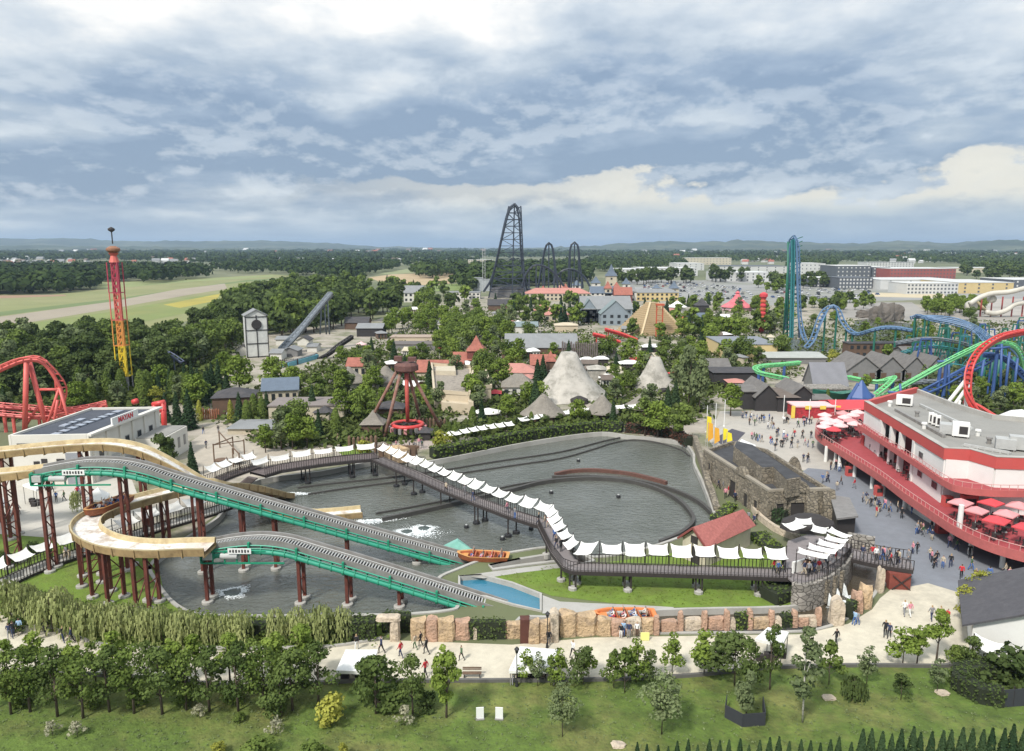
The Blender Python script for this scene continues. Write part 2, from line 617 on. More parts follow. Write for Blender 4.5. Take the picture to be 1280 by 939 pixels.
def water_mat(name, col, scale, bump, rough=0.06, col2=None):
	m = bpy.data.materials.new(name)
	m.use_nodes = True
	N, L = m.node_tree.nodes, m.node_tree.links
	b = N['Principled BSDF']
	b.inputs['Roughness'].default_value = rough
	b.inputs['IOR'].default_value = 1.5
	b.inputs['Specular IOR Level'].default_value = 0.9
	geo = N.new('ShaderNodeNewGeometry')
	mp = N.new('ShaderNodeMapping')
	mp.inputs['Rotation'].default_value = (0, 0, 0.4)
	mp.inputs['Scale'].default_value = (1.0, 1.7, 1.0)
	L.new(geo.outputs['Position'], mp.inputs[0])
	t1 = N.new('ShaderNodeTexNoise')
	t1.inputs['Scale'].default_value = scale
	t1.inputs['Detail'].default_value = 4
	t1.inputs['Roughness'].default_value = 0.6
	t1.inputs['Distortion'].default_value = 0.4
	L.new(mp.outputs[0], t1.inputs['Vector'])
	t2 = N.new('ShaderNodeTexNoise')
	t2.inputs['Scale'].default_value = scale * 0.12
	t2.inputs['Detail'].default_value = 3
	L.new(geo.outputs['Position'], t2.inputs['Vector'])
	mr = N.new('ShaderNodeMapRange')
	mr.inputs[1].default_value, mr.inputs[2].default_value = 0.3, 0.7
	mr.inputs[3].default_value, mr.inputs[4].default_value = bump * 0.45, bump * 1.2
	L.new(t2.outputs[0], mr.inputs[0])
	bp = N.new('ShaderNodeBump')
	bp.inputs['Distance'].default_value = 0.33
	L.new(mr.outputs[0], bp.inputs['Strength'])
	L.new(t1.outputs[0], bp.inputs['Height'])
	L.new(bp.outputs[0], b.inputs['Normal'])
	mx = N.new('ShaderNodeMix')
	mx.data_type = 'RGBA'
	L.new(t2.outputs[0], mx.inputs[0])
	mx.inputs[6].default_value = (*col, 1)
	mx.inputs[7].default_value = (*(col2 or col), 1)
	L.new(mx.outputs[2], b.inputs['Base Color'])
	return m
m_water = water_mat('pond_water', (0.135, 0.138, 0.12), 0.95, 1.0, col2=(0.072, 0.082, 0.064))
m_water2 = water_mat('moat_water', (0.05, 0.045, 0.03), 3.0, 0.3, col2=(0.07, 0.05, 0.03))
m_water3 = water_mat('basin_water', (0.03, 0.15, 0.24), 1.5, 0.25, col2=(0.04, 0.19, 0.26))
WZ = -0.7
big = lambda c, r: [(c[0] - r[0], c[1] - r[1]), (c[0] + r[0], c[1] - r[1]), (c[0] + r[0], c[1] + r[1]), (c[0] - r[0], c[1] + r[1])]
def grow(poly, d):
	cx = sum(p[0] for p in poly) / len(poly); cy = sum(p[1] for p in poly) / len(poly)
	return [(cx + (p[0] - cx) * (1 + d), cy + (p[1] - cy) * (1 + d)) for p in poly]
flat('pond_water', grow(pond_w, 0.004), WZ, m_water)
flat('moat_water', grow(chan_w, 0.004), -0.55, m_water2)
flat('basin_water', grow(basin_w, 0.01), -0.35, m_water3)
flat('channel_water', grow(duct_w, 0.01), -0.5, m_water2)
def rim(name, loop, w, z1, mat, z0=-1.4):
	mb = MB(mat)
	mb.wall(list(loop) + [loop[0], loop[1]], z0, z1, w)
	return mb.build(name, kind='structure')
rim('pond_kerb', pond_w, 0.42, 0.16, m_conc)
rim('moat_kerb', chan_w, 0.36, 0.14, m_conc)
rim('basin_kerb', basin_w, 0.3, 0.22, m_conc)
rim('channel_kerb', duct_w, 0.5, 0.2, m_conc)

def sheet(name, pts, z, mat, sm=0, **k):
	return flat(name, [(p.x, p.y) for p in px_poly(pts, z, sm)], z, mat, **k)

# near ground: front lawn, sand path, plaza
sheet('front_lawn', [(-900,1500),(2200,1500),(1700,838),(1190,838),(1180,834),(1080,833),(960,836),(860,846),(740,851),(640,852),(420,854),(330,861),(200,850),(60,842),(-300,838)], 0.012, m_lawn)
PATH = [(-300,836),(60,840),(200,848),(330,859),(420,852),(640,850),(740,849),(860,844),(960,834),(1080,831),(1180,832),(1230,800),(1330,760),(1210,742),(1160,727),(1116,735),(1100,748),(1090,762),(1060,780),(1000,793),(860,795),(740,797),(640,806),(560,803),(480,800),(400,812),(300,814),(240,812),(180,812),(120,806),(60,786),(0,768),(-300,758)]
sheet('sand_path', PATH, 0.024, m_path)
sheet('left_lawn', [(-200,700),(40,650),(150,668),(196,700),(204,736),(224,764),(250,775),(400,780),(478,782),(478,798),(400,809),(240,810),(180,810),(120,804),(60,784),(0,766),(-200,750)], 0.014, m_lawn2)
sheet('plaza_paving', [(885,548),(900,514),(1000,512),(1120,520),(1120,600),(1040,600),(1010,590),(960,575),(900,572)], 0.016, m_plaza)
sheet('asphalt_street', [(1000,592),(1010,585),(1040,588),(1060,560),(1130,560),(1500,640),(1500,800),(1330,762),(1210,744),(1160,729),(1118,737),(1100,700),(1060,680),(1040,650)], 0.028, m_asph)
sheet('island_lawn', [(600,719),(700,706),(745,705),(850,690),(900,668),(935,690),(990,700),(1000,722),(1010,745),(985,757),(860,760),(790,757),(740,751),(690,745),(640,727)], 0.018, m_lawn2)
sheet('channel_walk', [(575,720),(612,715),(650,710),(700,704),(735,708),(732,713),(700,710),(650,716),(605,723)], 0.034, m_conc)
sheet('ramp_slab', [(678,744),(700,752),(740,754),(790,756),(842,759),(842,763),(790,764),(740,765),(678,767)], 0.05, m_conc)
sheet('park_paving', [(1500,470),(1500,400),(1250,385),(960,372),(760,366),(560,372),(470,400),(360,412),(250,440),(190,505),(150,520),(0,560),(-200,600),(-200,700),(150,672),(212,682),(270,644),(288,618),(325,598),(400,588),(470,575),(520,576),(560,571),(640,555),(700,545),(752,539),(785,543),(848,550),(868,564),(905,560),(905,512),(1500,512)], 0.008, m_pave)
sheet('light_court', [(232,556),(300,512),(420,540),(430,562),(330,596),(250,600)], 0.02, M('court', (0.40, 0.35, 0.28), 0.9, 0.12, 0.5, stain=(0.33, 0.30, 0.25), stain_scale=0.3))
sheet('white_forecourt', [(-100,660),(-100,600),(60,588),(165,600),(180,640),(150,664),(60,672)], 0.021, M('forecourt', (0.46, 0.43, 0.37), 0.9, 0.10, 0.5))
sheet('grass_patch', [(425,548),(455,556),(470,572),(440,578),(424,566)], 0.02, m_lawn2)
# stone kerb between path and lawn
kb = MB(M('kerb_stone', (0.12, 0.115, 0.105), 0.9, 0.2, 1.0))
kb.wall([(p.x, p.y) for p in spline([P(a, b) for a, b in [(-300,839),(60,843),(200,851),(330,862),(420,854),(530,853),(640,852.5),(740,851.5),(860,846.5),(960,836.5),(1080,833.5),(1180,834),(1198,826)]], 5)], 0.0, 0.32, 0.25)
kb.build('path_kerb', kind='structure')
kb = MB(m_conc)
kb.wall([(p.x, p.y) for p in spline([P(a, b) for a, b in [(-200,749),(0,766),(60,784),(120,805),(180,811),(240,811),(400,810),(478,799)]], 5)], 0.0, 0.22, 0.3)
kb.build('white_kerb', kind='structure')

# fields and distant surfaces
def fld(name, col, pts, z=0.05, var=0.12, sc_=0.03, st=None):
	return sheet(name, pts, z, M(name, col, 0.95, var, sc_, stain=st, stain_scale=0.012))
fld('hay_field', (0.205, 0.215, 0.085), [(-120,428),(-120,366),(60,369),(120,362),(125,352),(215,350),(340,343),(364,345),(364,349),(330,358),(275,388),(200,412),(60,434)], 0.04, st=(0.27, 0.245, 0.12))
fld('ploughed_field', (0.30, 0.255, 0.19), [(-60,412),(0,396),(140,377),(220,362),(281,354.5),(284,361),(240,368),(140,386),(0,409)], 0.07)
fld('green_field_strip', (0.13, 0.17, 0.06), [(-60,402),(0,390),(140,374),(250,358),(310,350),(360,347),(360,348.5),(300,353),(240,361),(140,377),(0,395)], 0.06)
fld('meadow', (0.17, 0.205, 0.06), [(-60,422),(0,410),(150,388),(235,372),(280,366),(274,378),(230,392),(150,408),(0,424),(-60,436)], 0.09, st=(0.24, 0.22, 0.07))
fld('yellow_field', (0.37, 0.30, 0.05), [(204,381),(240,374),(276,367),(270,376),(225,385)], 0.11, st=(0.2, 0.2, 0.05))
fld('reddish_strip', (0.30, 0.19, 0.12), [(-60,370),(80,368.4),(84,370),(0,373),(-60,374)], 0.08)
fld('pale_green_field', (0.22, 0.25, 0.10), [(126,353),(215,351),(340,344),(345,346),(240,352),(150,360),(126,361)], 0.08)
fld('stubble_field', (0.42, 0.31, 0.18), [(460,347),(490,343),(520,342),(585,337),(590,346),(560,355),(520,357),(480,354)], 0.06, st=(0.32, 0.26, 0.14))
fld('crop_field', (0.17, 0.22, 0.06), [(540,357),(580,354),(590,350),(590,362),(545,364)], 0.08)
fld('fallow_field', (0.23, 0.25, 0.12), [(470,343),(505,337),(530,334),(545,336),(520,341),(490,343)], 0.08)
fld('gravel_yard', (0.36, 0.33, 0.29), [(1180,372),(1300,372),(1500,390),(1500,470),(1230,420),(1180,400)], 0.03, st=(0.22, 0.2, 0.17))
fld('retail_apron', (0.27, 0.265, 0.25), [(780,350),(1500,352),(1500,372),(1180,374),(960,382),(800,372)], 0.04, st=(0.14, 0.15, 0.08))
fld('dry_verge', (0.50, 0.42, 0.28), [(1090,366),(1180,367),(1182,373),(1090,371)], 0.07)
fld('grey_shingle', (0.30, 0.28, 0.25), [(1040,378),(1140,378),(1160,392),(1140,405),(1040,395)], 0.07, st=(0.16, 0.15, 0.13))

def ridge(name, crest, Y, depth, col, seed, x0=-700, x1=2000, stepx=7):
	"""a wooded range of hills: crest rows read along a profile of (px, py)"""
	r = np.random.default_rng(seed)
	xs = np.arange(x0, x1, stepx)
	cy_ = np.interp(xs, [c[0] for c in crest], [c[1] for c in crest])
	top = np.array([PY(float(a), float(b), Y).z for a, b in zip(xs, cy_)])
	top = np.maximum(top, 2)
	wob = np.convolve(r.normal(size=len(xs)), np.ones(5) / 5, 'same') * 7
	wx = [(a - CX) / FPX * Y / cp for a in xs]
	vs, fs = [], []
	prof = [(-1.0, 0.0), (-0.8, 0.08), (-0.6, 0.28), (-0.45, 0.38), (-0.3, 0.6), (-0.15, 0.86), (0.0, 1.0), (0.3, 0.8), (1.0, 0.0)]
	K = len(prof)
	for i, (x, t) in enumerate(zip(wx, top)):
		for k, (a, h) in enumerate(prof):
			nz = r.normal() * 4 if 0 < k < K - 1 else 0
			zz = max(-2.0, (t + wob[i]) * h + nz) if h > 0 else -2.0
			vs.append((x * (1 + a * depth / Y * 0.5), Y + a * depth + math.sin(i * 0.13 + k) * depth * 0.04, zz))
	for i in range(len(xs) - 1):
		for k in range(K - 1):
			fs.append((i * K + k, (i + 1) * K + k, (i + 1) * K + k + 1, i * K + k + 1))
	me = bpy.data.meshes.new(name)
	me.from_pydata(vs, [], fs)
	me.materials.append(M(name, col, 1.0, 0.4, 0.004, stain=(0.17, 0.18, 0.10), stain_amt=0.5, stain_scale=0.0022, detail=8))
	me.polygons.foreach_set('use_smooth', [True] * len(me.polygons))
	o = bpy.data.objects.new(name, me)
	C.objects.link(o)
	tag(o, kind='structure')
ridge('hills', [(-700,300),(0,297.5),(60,299),(110,297.5),(150,301),(200,302),(240,301),(330,301),(360,301),(420,304),(470,309),(520,308.5),(560,311),(700,313),(2000,316)], 8200, 2300, (0.035, 0.055, 0.03), 1)
ridge('hills', [(-700,320),(480,316),(640,312),(700,309),(760,305),(820,302.5),(900,301.5),(985,302),(1030,304),(1080,303),(1120,300.5),(1160,302.5),(1200,301.5),(1240,303),(1400,303),(2000,302)], 6200, 2000, (0.022, 0.036, 0.018), 2)
ridge('hills', [(-700,320),(900,318),(1040,310),(1120,306),(1180,308),(1225,300),(1260,301),(1300,304),(1500,303),(2000,302)], 5000, 1300, (0.020, 0.034, 0.017), 4)
ridge('hills', [(-700,304),(100,308),(250,310),(420,312),(560,312),(700,315),(900,317),(2000,320)], 5400, 1100, (0.035, 0.055, 0.028), 3)

# ---------------------------------------------------------------- far woods that read as one mass
m_wood = leafmat('far_wood_leaves', (0.024, 0.042, 0.015), (0.085, 0.118, 0.036), 0.1, 0.03)
m_wood2 = leafmat('pale_wood_leaves', (0.05, 0.075, 0.02), (0.12, 0.15, 0.05), 0.1, 0.03)
def wood(name, label, polys, n, h=13.0, k=26, mat=None, pale=0.12):
	cen, nrm, siz = [], [], []
	for poly in polys:
		xs = [p[0] for p in poly]; ys = [p[1] for p in poly]
		A = abs(sum(poly[i][0] * poly[(i + 1) % len(poly)][1] - poly[(i + 1) % len(poly)][0] * poly[i][1] for i in range(len(poly)))) / 2
		m = int(n * A)
		c = 0
		while c < m:
			a, b = rng.uniform(min(xs), max(xs)), rng.uniform(min(ys), max(ys))
			if not inside(a, b, poly): continue
			c += 1
			g = P(a, b)
			s = max(1.0, g.y / 1400.0)
			hh = h * rng.uniform(0.75, 1.25)
			rr = hh * rng.uniform(0.34, 0.5) * s ** 0.8
			d = rng.normal(size=(k, 3))
			d[:, 2] = np.abs(d[:, 2]) * 0.9 - 0.25
			d /= np.linalg.norm(d, axis=1)[:, None]
			q = np.array([g.x, g.y, hh * 0.5]) + d * np.array([rr, rr, hh * 0.5]) * rng.uniform(0.8, 1.08, (k, 1))
			cen.append(q); nrm.append(d + rng.normal(size=(k, 3)) * 0.25); siz.append(np.full(k, rr * 0.62) * rng.uniform(0.7, 1.3, k))
	cen = np.concatenate(cen); nrm = np.concatenate(nrm); siz = np.concatenate(siz)
	nrm /= np.linalg.norm(nrm, axis=1)[:, None]
	me = quads_mesh(name, cen, nrm, siz, [mat or m_wood])
	o = bpy.data.objects.new(name, me)
	C.objects.link(o)
	tag(o, label, 'wood', kind='stuff')
wood('distant_woods', 'hazy belts of distant woodland spread over the plain below the hills', [[(-250,312.5),(1550,312.5),(1550,323),(1200,324),(1000,324),(760,322),(600,323),(400,325),(250,325),(-250,325)]], 0.30, 15, 20)
wood('left_far_woods', 'dark broadleaf woods behind the hay fields', [[(-250,345),(0,336),(130,336),(255,338),(262,347),(250,350),(215,352),(180,356),(172,352),(125,353),(122,362),(60,368),(-250,372)], [(-250,325),(600,323),(600,330),(480,334),(300,333),(150,327),(-250,327)], [(262,338),(300,332),(420,330),(500,332),(498,338),(470,342),(440,350),(360,346),(362,342),(300,343)]], 0.15, 13, 30)
wood('middle_far_woods', 'round copse of dark trees beyond the stubble field', [[(515,344),(530,338),(560,334),(585,333),(582,341),(566,347),(530,349)], [(575,352),(590,340),(640,334),(735,332),(738,352),(700,356),(600,362),(575,362)]], 0.22, 14, 36)
wood('right_far_woods', 'wooded belt behind the long warehouses', [[(740,322),(1550,321),(1550,331),(1240,331),(1150,329),(900,328),(740,330)], [(740,329),(858,329),(858,336),(740,341)], [(985,330),(1045,330),(1045,341),(985,343)], [(1200,330),(1550,330),(1550,346),(1268,346),(1205,337)]], 0.24, 12, 24)
# ---------------------------------------------------------------- plants
L_MID = leafmat('leaves_mid', (0.068, 0.105, 0.026), (0.20, 0.26, 0.065))
L_BRIGHT = leafmat('leaves_bright', (0.095, 0.145, 0.026), (0.25, 0.325, 0.068))
L_DARK = leafmat('leaves_dark', (0.042, 0.064, 0.022), (0.125, 0.165, 0.055))
L_MIDD = leafmat('leaves_middark', (0.050, 0.078, 0.024), (0.155, 0.205, 0.06))
L_BLUE = leafmat('leaves_conifer', (0.024, 0.049, 0.024), (0.074, 0.115, 0.051))
L_YEL = leafmat('leaves_yellow', (0.216, 0.236, 0.041), (0.459, 0.446, 0.095))
L_WIL = leafmat('leaves_willow', (0.19, 0.225, 0.08), (0.44, 0.47, 0.20), 0.3)
L_PALE = leafmat('leaves_pale', (0.101, 0.135, 0.061), (0.230, 0.270, 0.128))
L_GREY = leafmat('leaves_silver', (0.270, 0.270, 0.176), (0.486, 0.459, 0.324))
L_PURP = leafmat('leaves_purple', (0.074, 0.041, 0.030), (0.149, 0.074, 0.054))
M_TRUNK = M('bark', (0.10, 0.075, 0.055), 0.95, 0.2, 3.0)
M_BIRCH = M('birch_bark', (0.58, 0.55, 0.49), 0.9, 0.15, 3.0, stain=(0.08, 0.07, 0.06), stain_amt=0.8, stain_scale=2.0)

def unit(v):
	return v / (np.linalg.norm(v, axis=1)[:, None] + 1e-9)

def crown_pts(kind, h, r, n, leaf, g):
	"""leaf centres, normals and sizes for a plant of height h and crown radius r"""
	if kind in ('broad', 'oval', 'spread', 'young', 'bush'):
		z0, z1 = dict(broad=(0.20, 1.0), oval=(0.22, 1.0), spread=(0.30, 1.0), young=(0.30, 1.0), bush=(0.02, 1.0))[kind]
		K = dict(broad=26, oval=22, spread=24, young=15, bush=16)[kind]
		cl = []
		while len(cl) < K:
			t = g.uniform(0, 1)
			prof = {'broad': math.sin(math.pi * (0.12 + 0.83 * t)) ** 0.75, 'oval': math.sin(math.pi * (0.08 + 0.86 * t)) ** 0.9, 'spread': math.sin(math.pi * (0.25 + 0.7 * t)) ** 0.6,
					'young': (1 - t) ** 0.7 * 0.95 + 0.12, 'bush': math.sqrt(max(0.02, 1 - t * t))}[kind]
			a = g.uniform(0, 2 * math.pi)
			rad = r * prof * g.uniform(0.3, 0.82)
			cl.append((math.cos(a) * rad, math.sin(a) * rad, h * (z0 + (z1 - z0) * (0.08 + 0.86 * t)), g.uniform(0.24, 0.42) * r * (0.65 + 0.5 * prof)))
		cl = np.array(cl)
		w = cl[:, 3] ** 2
		pick = g.choice(K, n, p=w / w.sum())
		d = unit(g.normal(size=(n, 3)))
		rr = cl[pick, 3] * g.uniform(0.55, 1.1, n) ** 0.6
		d2 = d * np.array([1.15, 1.15, 0.72])
		cen = cl[pick, :3] + d2 * rr[:, None]
		cen[:, 2] = np.clip(cen[:, 2], 0.02 * h, 1.05 * h)
		nrm = unit(d + np.array([0, 0, 0.35]) + g.normal(size=(n, 3)) * 0.45)
		return cen, nrm, leaf * g.uniform(0.6, 1.35, n), cl
	if kind == 'conifer':
		t = g.uniform(0, 1, n) ** 0.72
		t = 1 - t
		tier = np.floor(t * 13 + g.uniform(-0.2, 0.2, n)) / 13
		a = g.uniform(0, 2 * math.pi, n)
		prof = (1 - tier) * (0.86 + 0.14 * np.sin(a * 5 + tier * 40)) * g.uniform(0.35, 1.0, n) ** 0.45 + 0.02
		rad = r * prof
		z = h * (0.07 + 0.92 * tier) - rad * 0.22 + h * 0.035 * g.normal(size=n) * 0.5
		z = np.clip(z, 0.02 * h, h)
		cen = np.stack([np.cos(a) * rad, np.sin(a) * rad, z], 1)
		nrm = unit(np.stack([np.cos(a) * 0.7, np.sin(a) * 0.7, np.full(n, 0.9)], 1) + g.normal(size=(n, 3)) * 0.3)
		return cen, nrm, leaf * g.uniform(0.6, 1.3, n), None
	if kind in ('column', 'cone'):
		t = g.uniform(0, 1, n)
		a = g.uniform(0, 2 * math.pi, n)
		prof = np.sqrt(np.clip(1 - t ** 2.2, 0, 1)) * (0.75 + 0.25 * np.sqrt(np.clip(t * 6, 0, 1))) if kind == 'column' else (1 - t) ** 0.8 * 0.97 + 0.03
		rad = r * prof * (0.9 + 0.12 * np.sin(a * 4 + t * 17)) * g.uniform(0.82, 1.06, n)
		cen = np.stack([np.cos(a) * rad, np.sin(a) * rad, h * (0.01 + 0.99 * t)], 1)
		nrm = unit(np.stack([np.cos(a), np.sin(a), np.full(n, 0.35)], 1) + g.normal(size=(n, 3)) * 0.35)
		return cen, nrm, leaf * g.uniform(0.6, 1.3, n), None

def strands(h, r, n, g, mat, name='crown', leaf=0.10):
	"""hanging twigs of a grafted weeping tree, each a run of narrow leaves"""
	v = []
	for i in range(n):
		a = g.uniform(0, 2 * math.pi)
		rad = r * g.uniform(0.12, 1.0) ** 0.6
		top = h * (1.0 - 0.22 * (rad / r) ** 2) * g.uniform(0.86, 1.0)
		L = h * g.uniform(0.28, 0.72)
		m = int(L / 0.30) + 1
		for k in range(m):
			t = k / max(1, m - 1)
			z = max(0.25, top - L * t)
			o = 1 + 0.13 * math.sin(t * 2.2)
			c = np.array([math.cos(a) * rad * o, math.sin(a) * rad * o, z]) + g.normal(size=3) * np.array([.06, .06, .03])
			b = a + g.uniform(-1.2, 1.2)
			e = np.array([-math.sin(b), math.cos(b), 0]) * leaf * g.uniform(0.5, 1.2)
			u = np.array([math.cos(b) * 0.08, math.sin(b) * 0.08, -0.34])
			v += [c - e, c + e, c + e * 0.5 + u, c - e * 0.5 + u]
	me = bpy.data.meshes.new(name)
	me.from_pydata([tuple(q) for q in v], [], [tuple(range(4 * i, 4 * i + 4)) for i in range(len(v) // 4)])
	me.materials.append(mat)
	me.update()
	return me

def trunk_mesh(h, r, cl, g, mat, name='trunk', up=0.7, stems=1):
	mb = MB(mat)
	for s_ in range(stems):
		ox, oy = (0, 0) if stems == 1 else (g.uniform(-.2, .2), g.uniform(-.2, .2))
		lean = (g.uniform(-.03, .03) * h + ox, g.uniform(-.03, .03) * h + oy)
		mb.tube([(ox, oy, -0.05), (ox + lean[0] * 0.3, oy + lean[1] * 0.3, h * 0.3), (ox + lean[0], oy + lean[1], h * up)], [r, r * 0.7, r * 0.28], 7)
		if cl is not None:
			for c in cl[:9]:
				z0 = min(h * 0.6, max(h * 0.18, c[2] * 0.62))
				b = Vector((lean[0] * z0 / h + ox, lean[1] * z0 / h + oy, z0))
				e = Vector(c[:3]) * 0.92
				mb.tube([b, b.lerp(e, 0.5) + Vector((0, 0, h * 0.02)), e], [r * 0.42, r * 0.26, r * 0.1], 5)
	o = mb.build(name, smooth=True)
	me = o.data
	bpy.data.objects.remove(o)
	return me

PROTO = {}
def proto(key, kind, h, r, n, leaf, mat, seed, tr=0.13, bark=None, parts=True, up=0.7):
	"""meshes of one plant: (crown, trunk, height, radius)"""
	g = np.random.default_rng(seed)
	global rng
	if kind == 'weep':
		cr = strands(h, r, n, g, mat)
		cl = np.array([[math.cos(a) * r * 0.6, math.sin(a) * r * 0.6, h * 0.88, 1] for a in np.linspace(0, 6.28, 8)[:-1]])
	else:
		cen, nrm, siz, cl = crown_pts(kind, h, r, n, leaf, g)
		cr = quads_mesh('crown', cen, nrm, siz, [mat])
	tk = trunk_mesh(h, tr, cl, g, bark or M_TRUNK, up=0.93 if kind in ('conifer', 'weep') else up)
	PROTO[key] = (cr, tk, h, r)

# close ones, each leaf face about the size of a leaf spray
proto('maple_a', 'broad', 6.5, 1.9, 1500, 0.22, L_MID, 1)
proto('maple_b', 'oval', 6.5, 1.6, 1300, 0.22, L_MID, 2)
proto('maple_c', 'young', 6.5, 1.9, 1500, 0.22, L_MIDD, 3)
proto('lime_a', 'young', 6.0, 1.9, 1200, 0.25, L_BRIGHT, 4)
proto('lime_b', 'oval', 6.0, 1.6, 1500, 0.25, L_BRIGHT, 5)
proto('sapling_a', 'young', 4.5, 1.25, 900, 0.21, L_MID, 6, 0.05)
proto('sapling_b', 'young', 4.5, 1.4, 750, 0.22, L_BRIGHT, 7, 0.05)
proto('sapling_c', 'oval', 4.5, 1.1, 700, 0.20, L_PALE, 8, 0.045)
proto('sapling_d', 'young', 4.5, 1.6, 1100, 0.21, L_DARK, 9, 0.05)
proto('pale_tall', 'oval', 6.0, 1.7, 1500, 0.20, L_PALE, 10, 0.05)
proto('birch', 'oval', 8.8, 1.55, 1500, 0.24, L_PALE, 11, 0.09, M_BIRCH)
proto('bigbush', 'bush', 5.0, 1.9, 1900, 0.23, L_MIDD, 12, 0.1)
proto('bush', 'bush', 2.0, 1.2, 900, 0.2, L_MID, 13, 0.05)
proto('bush_dark', 'bush', 1.6, 1.0, 800, 0.17, L_DARK, 14, 0.05)
proto('bush_yel', 'bush', 2.6, 1.4, 1000, 0.22, L_YEL, 15, 0.05)
proto('shrub_silver', 'young', 1.6, 0.75, 260, 0.14, L_GREY, 16, 0.03)
proto('willow_a', 'weep', 3.9, 1.2, 84, 0, L_WIL, 17, 0.05)
proto('willow_b', 'weep', 3.9, 1.0, 66, 0, L_WIL, 18, 0.05)
proto('willow_dark', 'weep', 2.2, 1.0, 130, 0, L_DARK, 19, 0.05)
proto('thuja', 'cone', 3.0, 0.52, 1500, 0.12, L_BLUE, 20, 0.06)
proto('column', 'column', 5.0, 1.05, 1500, 0.22, L_MID, 21, 0.08)
proto('column_yel', 'column', 5.0, 0.8, 900, 0.22, L_YEL, 22, 0.08)
proto('yellow', 'broad', 5.5, 1.9, 1100, 0.24, L_YEL, 23, 0.08)
# farther ones
proto('spruce_a', 'conifer', 9.0, 2.2, 2200, 0.42, L_BLUE, 30, 0.14)
proto('spruce_b', 'conifer', 9.0, 1.8, 1900, 0.40, L_BLUE, 31, 0.14)
proto('oak_a', 'broad', 11.0, 3.7, 1900, 0.55, L_DARK, 32, 0.25)
proto('oak_b', 'spread', 11.0, 3.8, 1800, 0.55, L_DARK, 33, 0.25)
proto('oak_c', 'spread', 11.0, 4.8, 2000, 0.58, L_MID, 34, 0.25)
proto('ash_a', 'oval', 11.0, 3.2, 1700, 0.5, L_MID, 35, 0.22)
proto('ash_b', 'broad', 10.0, 3.6, 1700, 0.5, L_BRIGHT, 36, 0.22)
proto('ash_c', 'oval', 9.0, 2.6, 1300, 0.45, L_BRIGHT, 37, 0.18)
proto('gum', 'oval', 10.0, 3.0, 1500, 0.55, L_PALE, 38, 0.2)
proto('beech_purple', 'broad', 8.0, 2.6, 1200, 0.55, L_PURP, 39, 0.2)
# the smallest
proto('tiny_a', 'broad', 12.0, 4.6, 420, 1.6, L_DARK, 40, 0.3)
proto('tiny_b', 'broad', 12.0, 4.2, 400, 1.5, L_MID, 41, 0.3)
proto('tiny_c', 'oval', 11.0, 3.4, 360, 1.3, L_BRIGHT, 42, 0.3)
proto('tiny_s', 'conifer', 12.0, 2.6, 420, 1.0, L_BLUE, 43, 0.2)
proto('tiny_d', 'oval', 12.0, 3.6, 380, 1.4, L_DARK, 44, 0.3)
SMALL = set(k for k in PROTO if k.startswith('tiny'))
KIND_WORDS = {'maple': 'mid green maple', 'lime': 'bright green lime tree', 'sapling': 'young sapling', 'pale': 'thin pale green tree', 'birch': 'slim birch with white trunk', 'bigbush': 'dense dark tree-like bush',
			  'bush': 'green bush', 'shrub': 'small silvery shrub', 'willow': 'small weeping willow', 'thuja': 'clipped cone of thuja', 'column': 'columnar conifer', 'yellow': 'yellowish green tree',
			  'spruce': 'dark spruce', 'oak': 'dark round oak', 'ash': 'leafy ash tree', 'gum': 'grey green loose tree', 'beech': 'purple leaved beech', 'tiny': 'broadleaf tree'}
NAME = {'maple': 'maple_tree', 'lime': 'lime_tree', 'sapling': 'sapling', 'pale': 'slender_tree', 'birch': 'birch_tree', 'bigbush': 'bush', 'bush': 'bush', 'shrub': 'shrub', 'willow': 'weeping_willow', 'thuja': 'thuja',
		'column': 'columnar_conifer', 'yellow': 'yellow_tree', 'spruce': 'spruce_tree', 'oak': 'oak_tree', 'ash': 'ash_tree', 'gum': 'poplar_tree', 'beech': 'beech_tree', 'tiny': 'tree'}
PLANTS = []      # (object, words, point, height)
TINY_MESH = {}
def plant(key, loc, h, label=None, group=None, wide=1.0, words=None):
	cr, tk, ph, pr = PROTO[key]
	kw = key.split('_')[0]
	s = h / ph
	nm = NAME[kw]
	rz = random.uniform(0, 6.28)
	cat = {'bush': 'bush', 'bigbush': 'bush', 'shrub': 'shrub', 'thuja': 'hedge plant'}.get(kw, 'tree')
	if key in SMALL:
		if key not in TINY_MESH:
			bm = bmesh.new()
			bm.from_mesh(cr)
			nf = len(bm.faces)
			bm.from_mesh(tk)
			bm.faces.ensure_lookup_table()
			for i in range(nf, len(bm.faces)): bm.faces[i].material_index = 1
			me = bpy.data.meshes.new('tree')
			bm.to_mesh(me); bm.free()
			me.materials.append(cr.materials[0]); me.materials.append(tk.materials[0])
			TINY_MESH[key] = me
		o = bpy.data.objects.new(nm, TINY_MESH[key])
		C.objects.link(o)
		o.location, o.rotation_euler, o.scale = loc, (0, 0, rz), (s * wide, s * wide, s)
		tag(o, label, cat, group)
	else:
		o = thing(nm, label, cat, loc, group, rz)
		for n_, me in (('crown', cr), ('trunk', tk)):
			c = bpy.data.objects.new(n_, me)
			C.objects.link(c)
			c.parent = o
			c.scale = (s * wide, s * wide, s)
	PLANTS.append((o, words or KIND_WORDS[kw], Vector(loc), h, label is not None))
	return o

